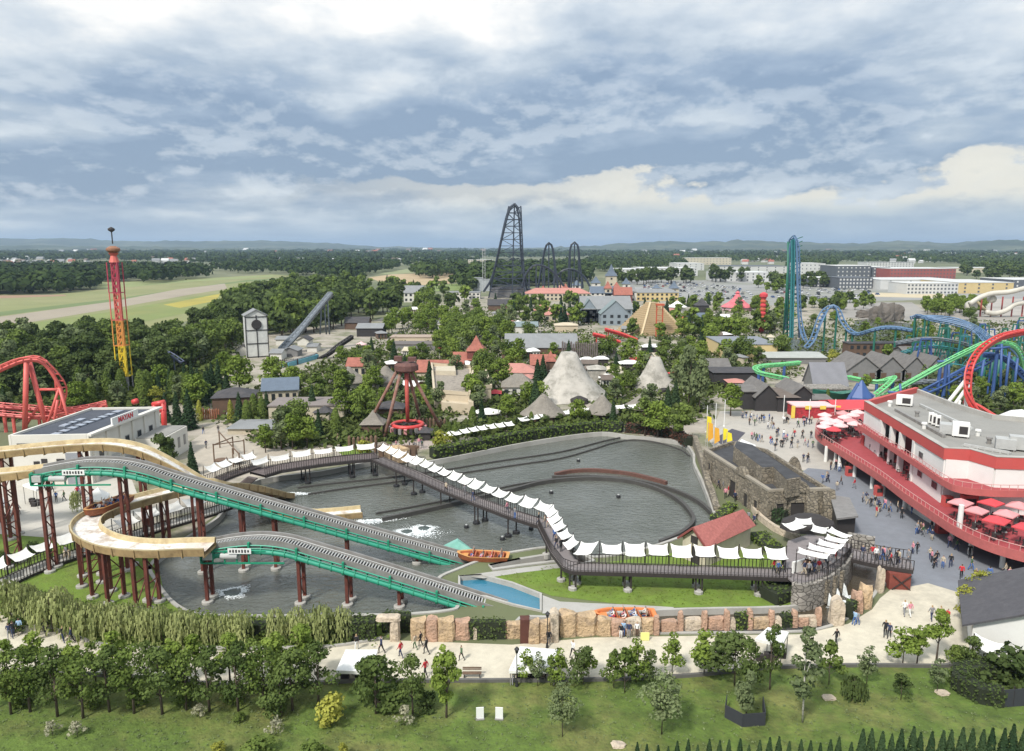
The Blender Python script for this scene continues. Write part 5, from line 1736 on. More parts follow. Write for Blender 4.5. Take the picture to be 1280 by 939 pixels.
# ---------------------------------------------------------------- red and white restaurant building
m_wht = M('white_render', (0.74, 0.73, 0.69), .9, .05, .5, stain=(.60, .59, .55), stain_amt=.6, stain_scale=.25)
m_red = M('red_fascia', (0.50, 0.085, 0.075), .7, .10, .6, stain=(.40, .06, .05), stain_scale=.3)
m_redd = M('red_floor', (0.33, 0.055, 0.06), .8, .15, .8)
m_redp = M('red_parapet', (0.42, 0.11, 0.10), .8, .15, 1.2)
m_roofg = M('flat_roof_grey', (0.27, 0.26, 0.235), .95, .15, .7, stain=(.17, .165, .15), stain_scale=.35)
m_glass = M('dark_glass', (0.03, 0.035, 0.04), .15, .1, 1)
def restaurant():
	t = thing('restaurant', 'large white building with red terraces and red roof band beside the street', 'building', P(1180, 690))
	Z1, Z2, Z3 = 3.3, 6.9, 9.5
	# first terrace
	ed = spline(P2([(1075, 520), (1045, 524), (1024, 533), (1019, 543), (1024, 551), (1045, 565), (1065, 578), (1100, 601), (1130, 624), (1170, 652), (1195, 668), (1235, 687), (1290, 703), (1380, 722)], 2.8), 5)
	back = P2([(1420, 640), (1300, 600), (1200, 560), (1120, 520)], 2.8)
	mb = MB(m_redd); mb.prism([(p.x, p.y) for p in ed] + [(p.x, p.y) for p in back], Z1 - .5, Z1); mb.build('terrace_floor', t)
	mb = MB(m_redp); mb.wall([(p.x, p.y) for p in ed], Z1 - .7, Z1 + .45, .16); mb.build('terrace_parapet', t)
	mb = MB(M('rail_pink', (.55, .3, .27), .6, .1, 2))
	o = [Vector((p.x, p.y, Z1 + 1.1)) for p in ed]
	mb.tube(o, .05, 5)
	for p in resample(o, 1.1): mb.beam(p, p - Vector((0, 0, .8)), .06)
	mb.build('railing', t, kind='stuff')
	for (x, y) in ((1031, 579), (1043, 582), (1048, 588), (1067, 598), (1089, 613), (1103, 622), (1130, 639), (1190, 676), (1213, 697), (1253, 714)):
		q = P(x, y); q2 = q + Vector((.5, .9, 0))
		mb = MB(m_wht); mb.lathe(q2, [(.3, 0), (.27, Z1 - .45)], 12); mb.build('column', t, smooth=False)
	# main walls on the upper floors
	W = P2([(1082, 512), (1104, 525.5), (1145, 551), (1182, 574), (1212, 575), (1244, 585), (1330, 588)], Z3)
	bk = P2([(1330, 536), (1240, 528), (1190, 512), (1145, 494)], Z3)
	def wseg(a, b, z0, z1, mat=m_wht, w=.4, nm='wall'):
		mb = MB(mat); mb.wall([(a.x, a.y), (b.x, b.y)], z0, z1, w); mb.build(nm, t)
	wseg(W[0], W[1], Z1, Z3); wseg(W[2], W[3], Z1, Z3); wseg(W[3], W[4], Z1, Z3 - .003); wseg(W[4], W[5], Z1, Z3); wseg(W[5], W[6], Z1, Z3 - .003)
	wseg(W[0], bk[3], Z1, Z3)
	n0 = Vector(((W[2] - W[1]).y, -(W[2] - W[1]).x, 0)).normalized()
	if n0.x > 0: n0 = -n0
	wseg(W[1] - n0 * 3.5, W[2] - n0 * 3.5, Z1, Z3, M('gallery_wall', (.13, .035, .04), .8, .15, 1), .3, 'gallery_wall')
	for u in (.0, .33, .62, 1.0):
		q = W[1].lerp(W[2], u); mb = MB(m_wht); mb.box((q.x, q.y, (Z1 + Z3) / 2), (.75, .75, Z3 - Z1), math.atan2(n0.y, n0.x)); mb.build('gallery_pillar', t)
	# upper balcony
	bal = spline(P2([(1072, 536), (1100, 554), (1145, 584), (1177, 606), (1200, 616), (1242, 620.5), (1290, 621), (1380, 622)], Z2 - .5), 5)
	mb = MB(m_redd); mb.prism([(p.x, p.y) for p in bal] + [(p.x, p.y) for p in reversed(W)], Z2 - .4, Z2); mb.build('balcony_floor', t)
	mb = MB(m_redp); mb.wall([(p.x, p.y) for p in bal], Z2 - .55, Z2 + .35, .15); mb.build('balcony_parapet', t)
	mb = MB(MATS['rail_pink']); o = [Vector((p.x, p.y, Z2 + 1.05)) for p in bal]; mb.tube(o, .045, 5)
	for p in resample(o, 1.1): mb.beam(p, p - Vector((0, 0, .8)), .055)
	mb.build('railing', t, kind='stuff')
	# roof band and roof
	mb = MB(m_red); mb.wall([(p.x, p.y) for p in W] , Z3 - .02, Z3 + 1.55, .7); mb.build('roof_band', t)
	mb = MB(m_red); mb.wall([(W[0].x, W[0].y), (bk[3].x, bk[3].y)], Z3 - .03, Z3 + 1.54, .65); mb.build('roof_band', t)
	mb = MB(m_conc); mb.wall([(p.x, p.y) for p in reversed(bk)], Z3 - 6, Z3 + 1.3, .5); mb.build('roof_parapet', t)
	mb = MB(m_conc); mb.wall([(p.x, p.y) for p in W], Z3 + 1.55, Z3 + 1.63, .8); mb.build('coping', t)
	mb = MB(m_roofg); mb.prism([(p.x, p.y) for p in W] + [(p.x, p.y) for p in bk], Z3 + .3, Z3 + .55); mb.build('roof', t)
	# ground floor walls set back under the terrace
	g = P2([(1138, 634), (1160, 648), (1174, 656)], 1.5)
	gw = [P(1131, 640), P(1152, 654), P(1175, 668)]
	off = Vector((1.6, 1.6, 0))
	mb = MB(m_wht); mb.wall([(p.x + 1.2, p.y + 1.4) for p in gw], 0, Z1 - .5, .4); mb.build('ground_wall', t)
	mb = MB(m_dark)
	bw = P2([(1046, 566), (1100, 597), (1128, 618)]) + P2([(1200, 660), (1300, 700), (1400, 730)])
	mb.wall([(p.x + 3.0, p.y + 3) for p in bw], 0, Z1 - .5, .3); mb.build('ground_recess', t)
	# windows: frame and pane
	def win(a, b, u, z, w, h):
		d = (b - a).normalized(); n_ = Vector((d.y, -d.x, 0))
		if n_.dot(a) > 0: n_ = -n_
		q = a.lerp(b, u) + n_ * .22
		rz = math.atan2(d.y, d.x)
		mb = MB(m_steell); mb.box((q.x, q.y, z), (w, .12, h), rz); f = mb.build('window', t)
		mb = MB(m_glass)
		for k in (-1, 1):
			e = q + n_ * .05 + d * (k * w * .25); mb.box((e.x, e.y, z), (w * .44, .1, h * .82), rz)
		mb.build('pane', f)
	win(W[2], W[3], .28, Z2 + 1.2, 1.4, .9); win(W[2], W[3], .30, Z1 + 2.0, 1.5, 1.0); win(W[2], W[3], .80, Z1 + 1.9, 1.7, 1.1)
	win(gw[0] + Vector((1.2, 1.4, 0)), gw[2] + Vector((1.2, 1.4, 0)), .30, 1.6, .9, 1.2); win(gw[0] + Vector((1.2, 1.4, 0)), gw[2] + Vector((1.2, 1.4, 0)), .62, 1.7, .9, 1.2)
	# red doors and boxes on the terrace
	for (x, y, w, h) in ((1088, 561, .9, 2.1), (1080, 557, .9, 1.7), (1210, 640, 2.0, 2.2), (1183, 634, 1.2, 1.4), (1176, 668, 1.4, 1.6), (1061, 596, 1.2, 1.6), (1097, 621, 1.1, 1.6)):
		zf = 0 if (x, y) in ((1176, 668), (1061, 596), (1097, 621)) else Z1
		q = P(x, y, zf)
		b_ = MB(m_red, m_dark); b_.box((q.x + .3, q.y + .5, zf + h / 2), (w, .8, h)); b_.m(1).box((q.x + .3, q.y + .085, zf + h * .6), (w * .7, .04, h * .4))
		tag(b_.build('vending_machine'), 'red drinks cabinet ' + {1088: 'beside the gallery pillars on the terrace', 1080: 'at the far end of the restaurant gallery', 1210: 'by the white terrace column', 1183: 'under the restaurant corner window', 1176: 'against the white ground floor wall', 1061: 'behind the third street column', 1097: 'between two columns in the shade'}[x], 'cabinet')
	q = P(1200, 676, 0)
	mb = MB(m_wht); c = P(1199, 661, Z1); mb.lathe((c.x, c.y, Z1), [(.33, 0), (.30, Z2 - Z1 - .5)], 12); mb.build('column', t)
restaurant()
def roof_gear(label, px, py, z, w, d, h, kind, rz=-.5):
	q = P(px, py, z)
	t = thing('rooftop_unit', label, 'air conditioner', (q.x, q.y, z), rz=0)
	mb = MB(m_wht if kind != 'duct' else m_steell); mb.box((q.x, q.y, z + h / 2 + .25), (w, d, h), rz); mb.build('casing', t)
	mb = MB(m_steel)
	for k in (-1, 1): mb.box((q.x + k * w * .35, q.y - k * w * .2, z + .12), (.12, d, .25), rz)
	mb.build('foot', t)
	if kind == 'fan':
		mb = MB(m_dark); mb.box((q.x - .2, q.y - d / 2 - .03, z + h / 2 + .25), (w * .5, .08, h * .6), rz); mb.build('grille', t)
for k, a in enumerate([(1130, 507, 2.6, 2.0, 1.6, 'fan', 'white box cooler with dark grille at the street end of the roof'), (1163, 530, .7, .9, 1.6, 'fan', 'first slim upright cooler in the roof row'), (1167, 532, .7, .9, 1.6, 'fan', 'second slim upright cooler in the roof row'),
		(1172, 534, .7, .9, 1.6, 'fan', 'third slim upright cooler in the roof row'), (1186, 543, 2.6, 2.2, 1.4, 'duct', 'pale ribbed duct box in the middle of the roof'), (1200, 546, 2.2, 2.0, 1.9, 'fan', 'biggest white cooler near the roof band corner'),
		(1256, 562, 2.4, 2.0, 1.4, 'duct', 'low grey duct box near the pink awning'), (1273, 563, 2.4, 1.6, 1.8, 'duct', 'tall ribbed grey box on the restaurant roof')]):
	roof_gear(a[6], a[0], a[1], 10.05, a[2], a[3], a[4], a[5])
def parasol(px, py, z, w, col, label, zt=2.5, square=True, group=None):
	q = P(px, py, z + zt)
	t = thing('parasol', label, 'parasol', (q.x, q.y, z), group)
	mb = MB(m_steell); mb.tube([(0, 0, 0), (0, 0, zt + .3)], .05, 6); mb.lathe((0, 0, 0), [(.35, 0), (.3, .12)], 8); mb.build('pole', t, world=False)
	n = 4 if square else 8
	mb = MB(col); rz = .6 if square else 0
	k = w / 2 * (1.35 if square else 1)
	mb.lathe((0, 0, zt - .12), [(k, -.14), (k, 0), (.04, .55)], n, capb=False, rz=rz + math.pi / 4); mb.build('canopy', t, world=False)
	t.rotation_euler.z = random.uniform(-.1, .1)
	tb = thing('cafe_table', 'small round table under the ' + label, 'table', (q.x + .1, q.y - .1, z))
	mb = MB(m_rail); mb.lathe((0, 0, .7), [(.55, 0), (.55, .05)], 10); mb.build('table_top', tb, world=False)
	mb = MB(m_rail); mb.tube([(0, 0, 0), (0, 0, .7)], .05, 5); mb.build('leg', tb, world=False)
	for a in (.6, 2.2, 3.8, 5.4):
		ch = bpy.data.objects.new('chair', CHAIR); C.objects.link(ch); ch.location = (q.x + .1 + math.cos(a) * 1.0, q.y - .1 + math.sin(a) * 1.0, z); ch.rotation_euler.z = a + math.pi / 2
		tag(ch, 'dark metal chair under the ' + label, 'chair', 'chairs under the ' + label)
mb = MB(m_rail)
mb.box((0, 0, .45), (.46, .46, .05)); mb.box((0, .22, .72), (.44, .04, .46))
for a in (-.2, .2):
	for b in (-.2, .2): mb.box((a, b, .22), (.04, .04, .44))
_o = mb.build('chair'); CHAIR = _o.data; bpy.data.objects.remove(_o)
m_pinkc = M('pink_canvas', (.62, .27, .27), .9, .08, 1); m_pinkl = M('pale_pink_canvas', (.72, .47, .46), .9, .08, 1); m_redc = M('red_canvas', (.58, .06, .07), .85, .1, 1)
for k, (x, y, c, w) in enumerate([(1201, 627, m_pinkc, 2.4), (1221, 637, m_pinkc, 2.2), (1239, 627, m_redc, 2.4), (1258, 641, m_pinkc, 2.3), (1246, 649, m_redc, 2.5), (1274, 631, m_pinkc, 2.5), (1285, 658, m_redc, 2.6)]):
	parasol(x, y, 3.3, w, c, ['pink parasol beside the terrace column', 'salmon parasol nearest the terrace parapet', 'red parasol against the white wall', 'pink parasol in the middle of the red terrace', 'bright red parasol over the lower tables', 'pink parasol behind the terrace tables', 'red parasol at the far south end of the terrace'][k])
for k, (x, y, c) in enumerate([(1031, 518, m_pinkl), (1033, 523, m_pinkl), (1034, 528, m_pinkl), (1030, 532.5, m_pinkl), (1046, 526, m_pinkl), (1051, 531, m_pinkl), (1056, 521, m_pinkl), (1066, 518, m_pinkl), (1072, 514.5, m_pinkl), (1063, 525, m_pinkc), (1068, 529, m_pinkl), (1042, 536, m_redc), (1054, 516, m_pinkc)]):
	parasol(x, y, 3.3, 2.7, c, ['pale pink parasol nearest the red food stall', 'pale pink parasol second from the food stall', 'pale pink parasol over the terrace tip', 'pale pink parasol above the terrace nose', 'broad pink parasol in the second row', 'pink parasol beside the red one', 'pale parasol behind the second row', 'pale pink parasol before the red roof', 'pale parasol highest up at the terrace root',
		'deeper pink parasol in the cluster', 'pale pink parasol beside the gallery', 'bright red parasol on the terrace nose', 'pink parasol deep in the cluster'][k], square=False)
# tables along the narrow terrace
for k in range(26):
	u = k / 25
	a = P(1062 + (1132 - 1062) * u, 545 + (606 - 545) * u, 3.3)
	q = a + Vector((1.2 + (k % 2) * 1.9, 1.2 + (k % 2) * 1.6, 0))
	ch = bpy.data.objects.new('chair', CHAIR); C.objects.link(ch); ch.location = q; ch.rotation_euler.z = k
	tag(ch, 'dark chair in the long row on the narrow red terrace', 'chair', 'chairs on the narrow terrace')

# ---------------------------------------------------------------- white hall with the red lettering
def hall():
	A, B, D = P(116, 604), P(201, 562), P(20, 606)
	Hh = 7.7
	t = thing('ride_hall', 'white hall with dark roof and red lettering behind the high trough', 'building', A)
	back = D + (B - A)
	fl = [D, A, B, back]
	mw = M('hall_white', (.66, .63, .56), .9, .07, .6, stain=(.52, .50, .44), stain_scale=.3)
	for k, (a, b) in enumerate(((D, A), (A, B), (B, back), (back, D))):
		d = (b - a).normalized() * (.2 if k % 2 else -.2)
		mb = MB(mw); mb.wall([a - d, b + d], 0, Hh + .55 + .01 * k, .4); mb.build('wall', t)
	mb = MB(M('slate_roof', (.055, .062, .078), .8, .15, .5, stain=(.075, .08, .095), stain_scale=.2)); mb.prism([(p.x, p.y) for p in fl], Hh - .2, Hh + .2); mb.build('roof', t)
	u, v = (A - D), (B - A)
	un, vn = u.normalized(), v.normalized()
	def R_(a, b, z=Hh + .2): return D + u * a + v * b + Vector((0, 0, z))
	ms = M('roof_light', (.30, .33, .38), .3, .1, 1)
	for k in range(9):
		c = R_(.52 + .0 * k, .06 + k * .1); mb = MB(ms); mb.box((c.x, c.y, c.z + .12), (1.3, 2.6, .2), math.atan2(vn.y, vn.x) - math.pi / 2); mb.build('skylight', t)
	for k in range(3):
		c = R_(.30, .38 + k * .085); mb = MB(ms); mb.box((c.x, c.y, c.z + .12), (1.1, 2.2, .2), math.atan2(vn.y, vn.x) - math.pi / 2); mb.build('skylight', t)
	n_ = Vector((vn.y, -vn.x, 0))
	rz = math.atan2(vn.y, vn.x)
	mg = M('hall_panel', (.42, .42, .40), .8, .08, 1)
	for k in range(6):
		c = A + v * (.04 + .18 * k) + n_ * .28; mb = MB(mw); mb.box((c.x, c.y, Hh * .5), (.7, .35, Hh), rz); mb.build('pilaster', t)
	for k in range(5):
		c = A + v * (.13 + .18 * k) + n_ * .22; mb = MB(m_steel); mb.box((c.x, c.y, 4.6), (1.2, .08, 1.8), rz); f = mb.build('window', t)
		mb = MB(m_glass); mb.box((c.x + n_.x * .04, c.y + n_.y * .04, 4.6), (1.0, .06, 1.55), rz); mb.build('pane', f)
		mb = MB(mg)
		for j in range(5): mb.box((c.x - n_.x * .02, c.y - n_.y * .02, .6 + j * .62), (2.4, .07, .5), rz)
		mb.build('panelling', t)
	mb = MB(mw); c = A + v * .5 + n_ * .45; mb.box((c.x, c.y, Hh + .4), (v.length + .8, .7, .35), rz); mb.build('cornice', t)
	c = A + v * .46 + n_ * .5
	mb = MB(m_plate); mb.box((c.x, c.y, Hh + 1.15), (7.6, .25, 1.35), rz); sg = mb.build('sign_board', t)
	text('MAYAN', 1.25, sg, (c.x + n_.x * .16, c.y + n_.y * .16, Hh + 1.12), (math.pi / 2, 0, rz), m_redc, 'lettering', .03)
	# front openings, shutter, red tarpaulin
	un2 = Vector((un.y, -un.x, 0)); r2 = math.atan2(un.y, un.x)
	for (a, z, w, h, mt, nm) in ((.25, 6.6, 4.0, .6, m_dark, 'vent'), (.31, 3.4, .9, 1.0, m_dark, 'window'), (.41, 3.7, .9, 1.2, m_dark, 'window'), (.62, 3.5, 1.2, 1.5, m_dark, 'window'), (.80, 2.6, 2.6, 5.2, M('shutter', (.27, .28, .30), .6, .08, 1), 'shutter_door')):
		c = D + u * a + un2 * .24; mb = MB(mt); mb.box((c.x, c.y, z), (w, .1, h), r2); mb.build(nm, t)
	lg = thing('annexe', 'low white annexe with pilasters at the far end of the hall', 'building', P(218, 575))
	a = P(206, 580); b = P(236, 562)
	dd = (b - a); n2 = Vector((-dd.y, dd.x, 0)).normalized() * 5
	mb = MB(mw); mb.prism([(p.x, p.y) for p in (a, b, b + n2, a + n2)], 0, 4.6); mb.build('wall', lg)
	mb = MB(m_roofg); mb.prism([(p.x, p.y) for p in (a + n2 * .05 , b + n2 * .05, b + n2 * .95, a + n2 * .95)], 4.62, 4.7); mb.build('roof', lg)
	for k in range(4):
		c = a + dd * (.14 + .24 * k); mb = MB(m_steel); mb.box((c.x, c.y - .05, 2.4), (.8, .12, 1.9), math.atan2(dd.y, dd.x)); mb.build('window', lg)
hall()
q = P(54, 576)
t = thing('covered_stall', 'heap-like stall under a bright red tarpaulin beside the hall', 'stall', q)
mb = MB(m_redc)
vs = []
for j, (ry, z) in enumerate(((-1.6, 1.0), (-.8, 1.9), (.5, 2.3), (1.6, 1.5))):
	for i in range(7): vs.append((q.x - 3 + i, q.y + ry, z + .35 * math.sin(i * 1.3 + j) - .10 * abs(i - 3)))
mb.add(vs, [(j * 7 + i, j * 7 + i + 1, j * 7 + i + 8, j * 7 + i + 7) for j in range(3) for i in range(6)]); mb.build('tarpaulin', t)
mb = MB(m_dark); mb.box((q.x, q.y, .5), (5.2, 2.4, 1.0)); mb.build('counter', t)

# ---------------------------------------------------------------- kit for the smaller buildings
BUILT = []
def clear(px, py, r): BUILT.append((P(px, py).x, P(px, py).y, r))
R_RED = M('roof_tile_red', (.33, .12, .085), .9, .25, 1.2, stain=(.24, .085, .065), stain_scale=.5)
R_PINK = M('roof_tile_pink', (.46, .21, .17), .9, .2, 1.0, stain=(.36, .17, .14), stain_scale=.5)
R_GREY = M('roof_grey', (.23, .235, .235), .85, .15, .8, stain=(.17, .17, .17), stain_scale=.4)
R_DARK = M('roof_dark', (.055, .052, .055), .85, .2, 1.0, stain=(.08, .07, .065), stain_scale=.5)
R_BLUE = M('roof_blue_grey', (.11, .14, .18), .8, .15, .6)
R_THATCH = M('thatch', (.24, .215, .18), 1.0, .3, 1.4, stain=(.15, .135, .115), stain_scale=.7, bump=.8, bscale=3)
R_TEAL = M('roof_teal_grey', (.19, .235, .235), .8, .12, .5)
W_CREAM = M('wall_cream', (.50, .44, .33), .95, .1, .8, stain=(.40, .35, .26), stain_scale=.5)
W_WHITE = M('wall_white', (.62, .60, .54), .95, .1, .8, stain=(.48, .46, .42), stain_scale=.4)
W_BROWN = M('wall_brown', (.12, .075, .05), .95, .2, 1.2)
W_RED = M('wall_dark_red', (.17, .055, .045), .95, .2, 1.2)
W_GREY = M('wall_grey', (.19, .185, .18), .95, .15, .8)
W_BLUE = M('wall_blue_grey', (.23, .27, .30), .9, .1, .8)
W_BLACK = M('wall_black', (.035, .032, .032), .9, .2, 1.0)
W_YEL = M('wall_yellow', (.56, .44, .22), .9, .1, .6, stain=(.48, .36, .17), stain_scale=.3)
W_SAND = M('wall_sand', (.52, .44, .32), .95, .12, .6, stain=(.42, .34, .24), stain_scale=.3)
def house(label, x0, x1, yb, ye, yr, depth, wall, roof, shape='gable', yaw=0.0, name='house', wins=0, group=None, cat='building', over=.4, winmat=None, gable_front=False, parts_only=None):
	"""x0..x1 and yb: front corners at the ground in the photograph; ye, yr: rows of its eaves and ridge"""
	a, b = P(x0, yb), P(x1, yb)
	xm = (x0 + x1) / 2
	he = max(1.2, HT(xm, yb, ye)); hr = max(he + .2, PY(xm, yr, P(xm, yb).y + (0 if gable_front or shape == 'flat' else depth / 2)).z)
	w = (b - a).length
	c = (a + b) / 2
	t = thing(name, label, cat, c, group, yaw)
	BUILT.append((c.x, c.y + depth / 2, max(w, depth) * .52))
	h = w / 2; d = depth; o = over
	def p_(nm, mat, vs, fs):
		mb = MB(mat); mb.add(vs, fs); return mb.build(nm, t, world=False)
	bx = [(-h, 0, 0), (h, 0, 0), (h, d, 0), (-h, d, 0), (-h, 0, he), (h, 0, he), (h, d, he), (-h, d, he)]
	if shape == 'flat':
		p_('wall', wall, bx, [(0, 1, 5, 4), (1, 2, 6, 5), (2, 3, 7, 6), (3, 0, 4, 7)])
		mb = MB(roof); mb.box((0, d / 2, he + .12), (w + o, d + o, .3)); mb.build('roof', t, world=False)
	elif shape == 'gable' and not gable_front:
		p_('wall', wall, bx + [(-h, d / 2, hr - .1), (h, d / 2, hr - .1)], [(0, 1, 5, 4), (1, 2, 6, 9, 5), (2, 3, 7, 6), (3, 0, 4, 8, 7)])
		s = (hr - he) / (d / 2)
		for k in (0, 1):
			y0, z0 = (-o, he - o * s + .05) if k == 0 else (d + o, he - o * s + .05)
			vs = [(-h - o, y0, z0), (h + o, y0, z0), (h + o, d / 2, hr + .05), (-h - o, d / 2, hr + .05)]
			p_('roof_slope', roof, vs + [(x, y, z - .18) for x, y, z in vs], [(0, 1, 2, 3) if k == 0 else (3, 2, 1, 0), (0, 4, 5, 1), (1, 5, 6, 2), (0, 3, 7, 4), (7, 6, 5, 4)])
	elif shape == 'gable':
		p_('wall', wall, bx + [(0, 0, hr - .1), (0, d, hr - .1)], [(0, 1, 5, 8, 4), (1, 2, 6, 5), (2, 3, 7, 9, 6), (3, 0, 4, 7)])
		s = (hr - he) / h
		for k in (-1, 1):
			vs = [(k * (h + o), -o, he - o * s + .05), (k * (h + o), d + o, he - o * s + .05), (0, d + o, hr + .05), (0, -o, hr + .05)]
			p_('roof_slope', roof, vs + [(x, y, z - .18) for x, y, z in vs], [(0, 1, 2, 3), (7, 6, 5, 4), (0, 3, 7, 4), (0, 4, 5, 1), (1, 5, 6, 2)])
	elif shape == 'hip':
		p_('wall', wall, bx, [(0, 1, 5, 4), (1, 2, 6, 5), (2, 3, 7, 6), (3, 0, 4, 7)])
		k = min(h, d / 2) * .9
		e = [(-h - o, -o, he), (h + o, -o, he), (h + o, d + o, he), (-h - o, d + o, he), (-h + k, d / 2, hr), (h - k, d / 2, hr)]
		p_('roof', roof, e, [(0, 1, 5, 4), (1, 2, 5), (2, 3, 4, 5), (3, 0, 4), (3, 2, 1, 0)])
	elif shape == 'cone':
		mb = MB(wall); mb.lathe((0, d / 2, 0), [(h * .82, 0), (h * .82, he)], 14); mb.build('wall', t, world=False)
		H_ = hr - he
		mb = MB(roof); mb.lathe((0, d / 2, he), [(h * 1.08, -.25), (h * 1.05, 0), (h * .72, H_ * .27), (h * .40, H_ * .6), (h * .14, H_ * .92), (.02, H_)], 18, sy=max(.6, d / w)); mb.build('roof', t, world=False)
	elif shape == 'pyr':
		p_('wall', wall, bx, [(0, 1, 5, 4), (1, 2, 6, 5), (2, 3, 7, 6), (3, 0, 4, 7)])
		e = [(-h - o, -o, he), (h + o, -o, he), (h + o, d + o, he), (-h - o, d + o, he)]
		m1 = [(x * .55, d / 2 + (y - d / 2) * .55, he + (hr - he) * .33) for x, y, z in e]
		p_('roof', roof, e + m1 + [(0, d / 2, hr)], [(0, 1, 5, 4), (1, 2, 6, 5), (2, 3, 7, 6), (3, 0, 4, 7), (4, 5, 8), (5, 6, 8), (6, 7, 8), (7, 4, 8)])
	if wins:
		rows = 1 if he < 4.5 else (2 if he < 8 else 3)
		ww = min(1.5, w / wins * .5); hh = min(1.6, he / rows * .5)
		fm = MB(winmat or m_glass); fm.box((0, 0, 0), (ww, .12, hh)); fo = fm.build('window'); fme = fo.data; bpy.data.objects.remove(fo)
		for r_ in range(rows):
			for k in range(wins):
				piece('window', fme, t, Vector(t.location) + Vector((-h + w * (k + .5) / wins, -.03, he * (r_ + .52) / rows)))
	return t
for k, (a, b, lb) in enumerate((((1120, 512), (1180, 545), 'long grey duct along the roof'), ((1150, 506), (1215, 536), 'thin pipe run beside the back parapet'), ((1205, 556), (1262, 566), 'low pipe bundle behind the red band'))):
	p, q = P(*a, 10.3), P(*b, 10.3); mb = MB(m_steell if k else m_steel); mb.beam(p, q, .5 - .12 * k, .4)
	for j in range(7): e = p.lerp(q, j / 6); mb.box((e.x, e.y, 10.15), (.7, .2, .3), .5)
	tag(mb.build('roof_duct', kind='thing'), lb + ' of the restaurant', 'duct')
for k, (x, y) in enumerate(((1112, 508), (1146, 521), (1155, 536), (1190, 533), (1222, 545), (1236, 555))):
	q = P(x, y, 10.05); mb = MB(m_steel if k % 2 else m_wht); mb.lathe(q, [(.3, 0), (.3, .7), (.45, .75), (.4, 1.0)], 10); tag(mb.build('roof_vent'), ['white roof vent by the street end of the roof', 'grey roof vent behind the slim coolers', 'white roof vent in front of the slim coolers', 'grey roof vent near the back parapet', 'white roof vent behind the biggest cooler', 'grey roof vent at the inner corner of the band'][k], 'vent')
# ---------------------------------------------------------------- buildings of the park, from the pond outwards
m_bamboo = M('brown_planks', (.15, .095, .06), .9, .25, 1.5, stain=(.10, .06, .04), stain_scale=.8)
H = house
H('round thatched hut with white tables, the one by the red roofed villa', 408, 455, 490, 479, 458, 9, W_WHITE, R_THATCH, 'cone', name='thatched_hut')
H('round thatched hut just behind the top of the swing ride', 458, 500, 489, 478, 457, 9, W_WHITE, R_THATCH, 'cone', name='thatched_hut')
H('thatched cone hut behind the long hedge, beside the beige temple', 652, 708, 531, 521, 492, 8, W_BROWN, R_THATCH, 'cone', name='thatched_hut')
H('blue grey thatched hut in the middle of the hedge row', 735, 775, 527, 518, 493, 8, W_BROWN, R_THATCH, 'cone', name='thatched_hut')
H('broad thatched hut half hidden by the lime trees', 784, 837, 520, 512, 488, 8, W_BROWN, R_THATCH, 'cone', name='thatched_hut')
H('small brown gazebo with pointed roof inside the swing ride fence', 452, 478, 545, 531, 512, 4, W_BROWN, R_THATCH, 'pyr', name='gazebo')
H('small dark kiosk with pyramid roof among the conifers', 393, 415, 529, 516, 507, 4, W_CREAM, R_DARK, 'pyr', name='kiosk')
H('dark hut behind the legs of the swing ride', 470, 503, 522, 511, 501, 5, W_BROWN, R_DARK, 'hip', name='hut')
H('cream villa with dark blue roof and open arcade', 330, 372, 506, 487, 472, 10, W_CREAM, R_BLUE, 'gable', wins=5, gable_front=False, yaw=.25)
H('paved flat building with grey brown roof beside the villa', 337, 430, 526, 508, 500, 9, W_CREAM, M('brown_felt', (.21, .18, .165), .95, .15, .8), 'flat', name='pavilion', yaw=.05)
H('dark red barn with stepped grey roofs beside the conifers', 268, 316, 521, 497, 484, 8, W_BROWN, R_DARK, 'hip', name='barn', yaw=.2)
H('long low pale grey hipped roof at the playground', 285, 350, 543, 536, 527, 8, W_CREAM, R_GREY, 'hip', name='pavilion')
H('cream villa with red tiled roof above the thatched huts', 434, 466, 472, 457, 447, 7, W_CREAM, R_RED, 'gable', wins=4)
# beige temple
t = thing('temple', 'beige stepped temple building with sunken roof court', 'building', P(570, 512))
for nm, px, z0, z1 in (('main_block', [(543, 512), (587, 516), (592, 478), (540, 474)], 0, 4.0), ('front_block', [(552, 516), (586, 519), (586, 508), (553, 505)], 0, 2.5), ('wing', [(588, 506), (614, 504), (606, 478), (588, 480)], 0, 3.7), ('stair_flank', [(586, 519), (592, 519), (588, 500), (582, 500)], 0, 3.1), ('roof_kiosk', [(545, 487), (570, 488), (569, 480), (546, 481)], 4.0, 5.2)):
	mb = MB(W_SAND if nm != 'roof_kiosk' else W_CREAM); mb.prism([(p.x, p.y) for p in P2(px)], z0, z1); mb.build(nm, t)
	if nm in ('main_block', 'wing'):
		q = P2(px); c = sum(q, Vector()) / 4
		mb = MB(W_SAND); mb.wall([(p.x, p.y) for p in q + [q[0]]], z1 - .01, z1 + .9, .5); mb.build('parapet', t)
		mb = MB(M('gravel_roof', (.30, .26, .21), .95, .3, 2, stain=(.12, .10, .09), stain_scale=.9)); mb.prism([((p.x - c.x) * .9 + c.x, (p.y - c.y) * .9 + c.y) for p in q], z1 + .004, z1 + .03); mb.build('roof', t)
clear(572, 495, 11)
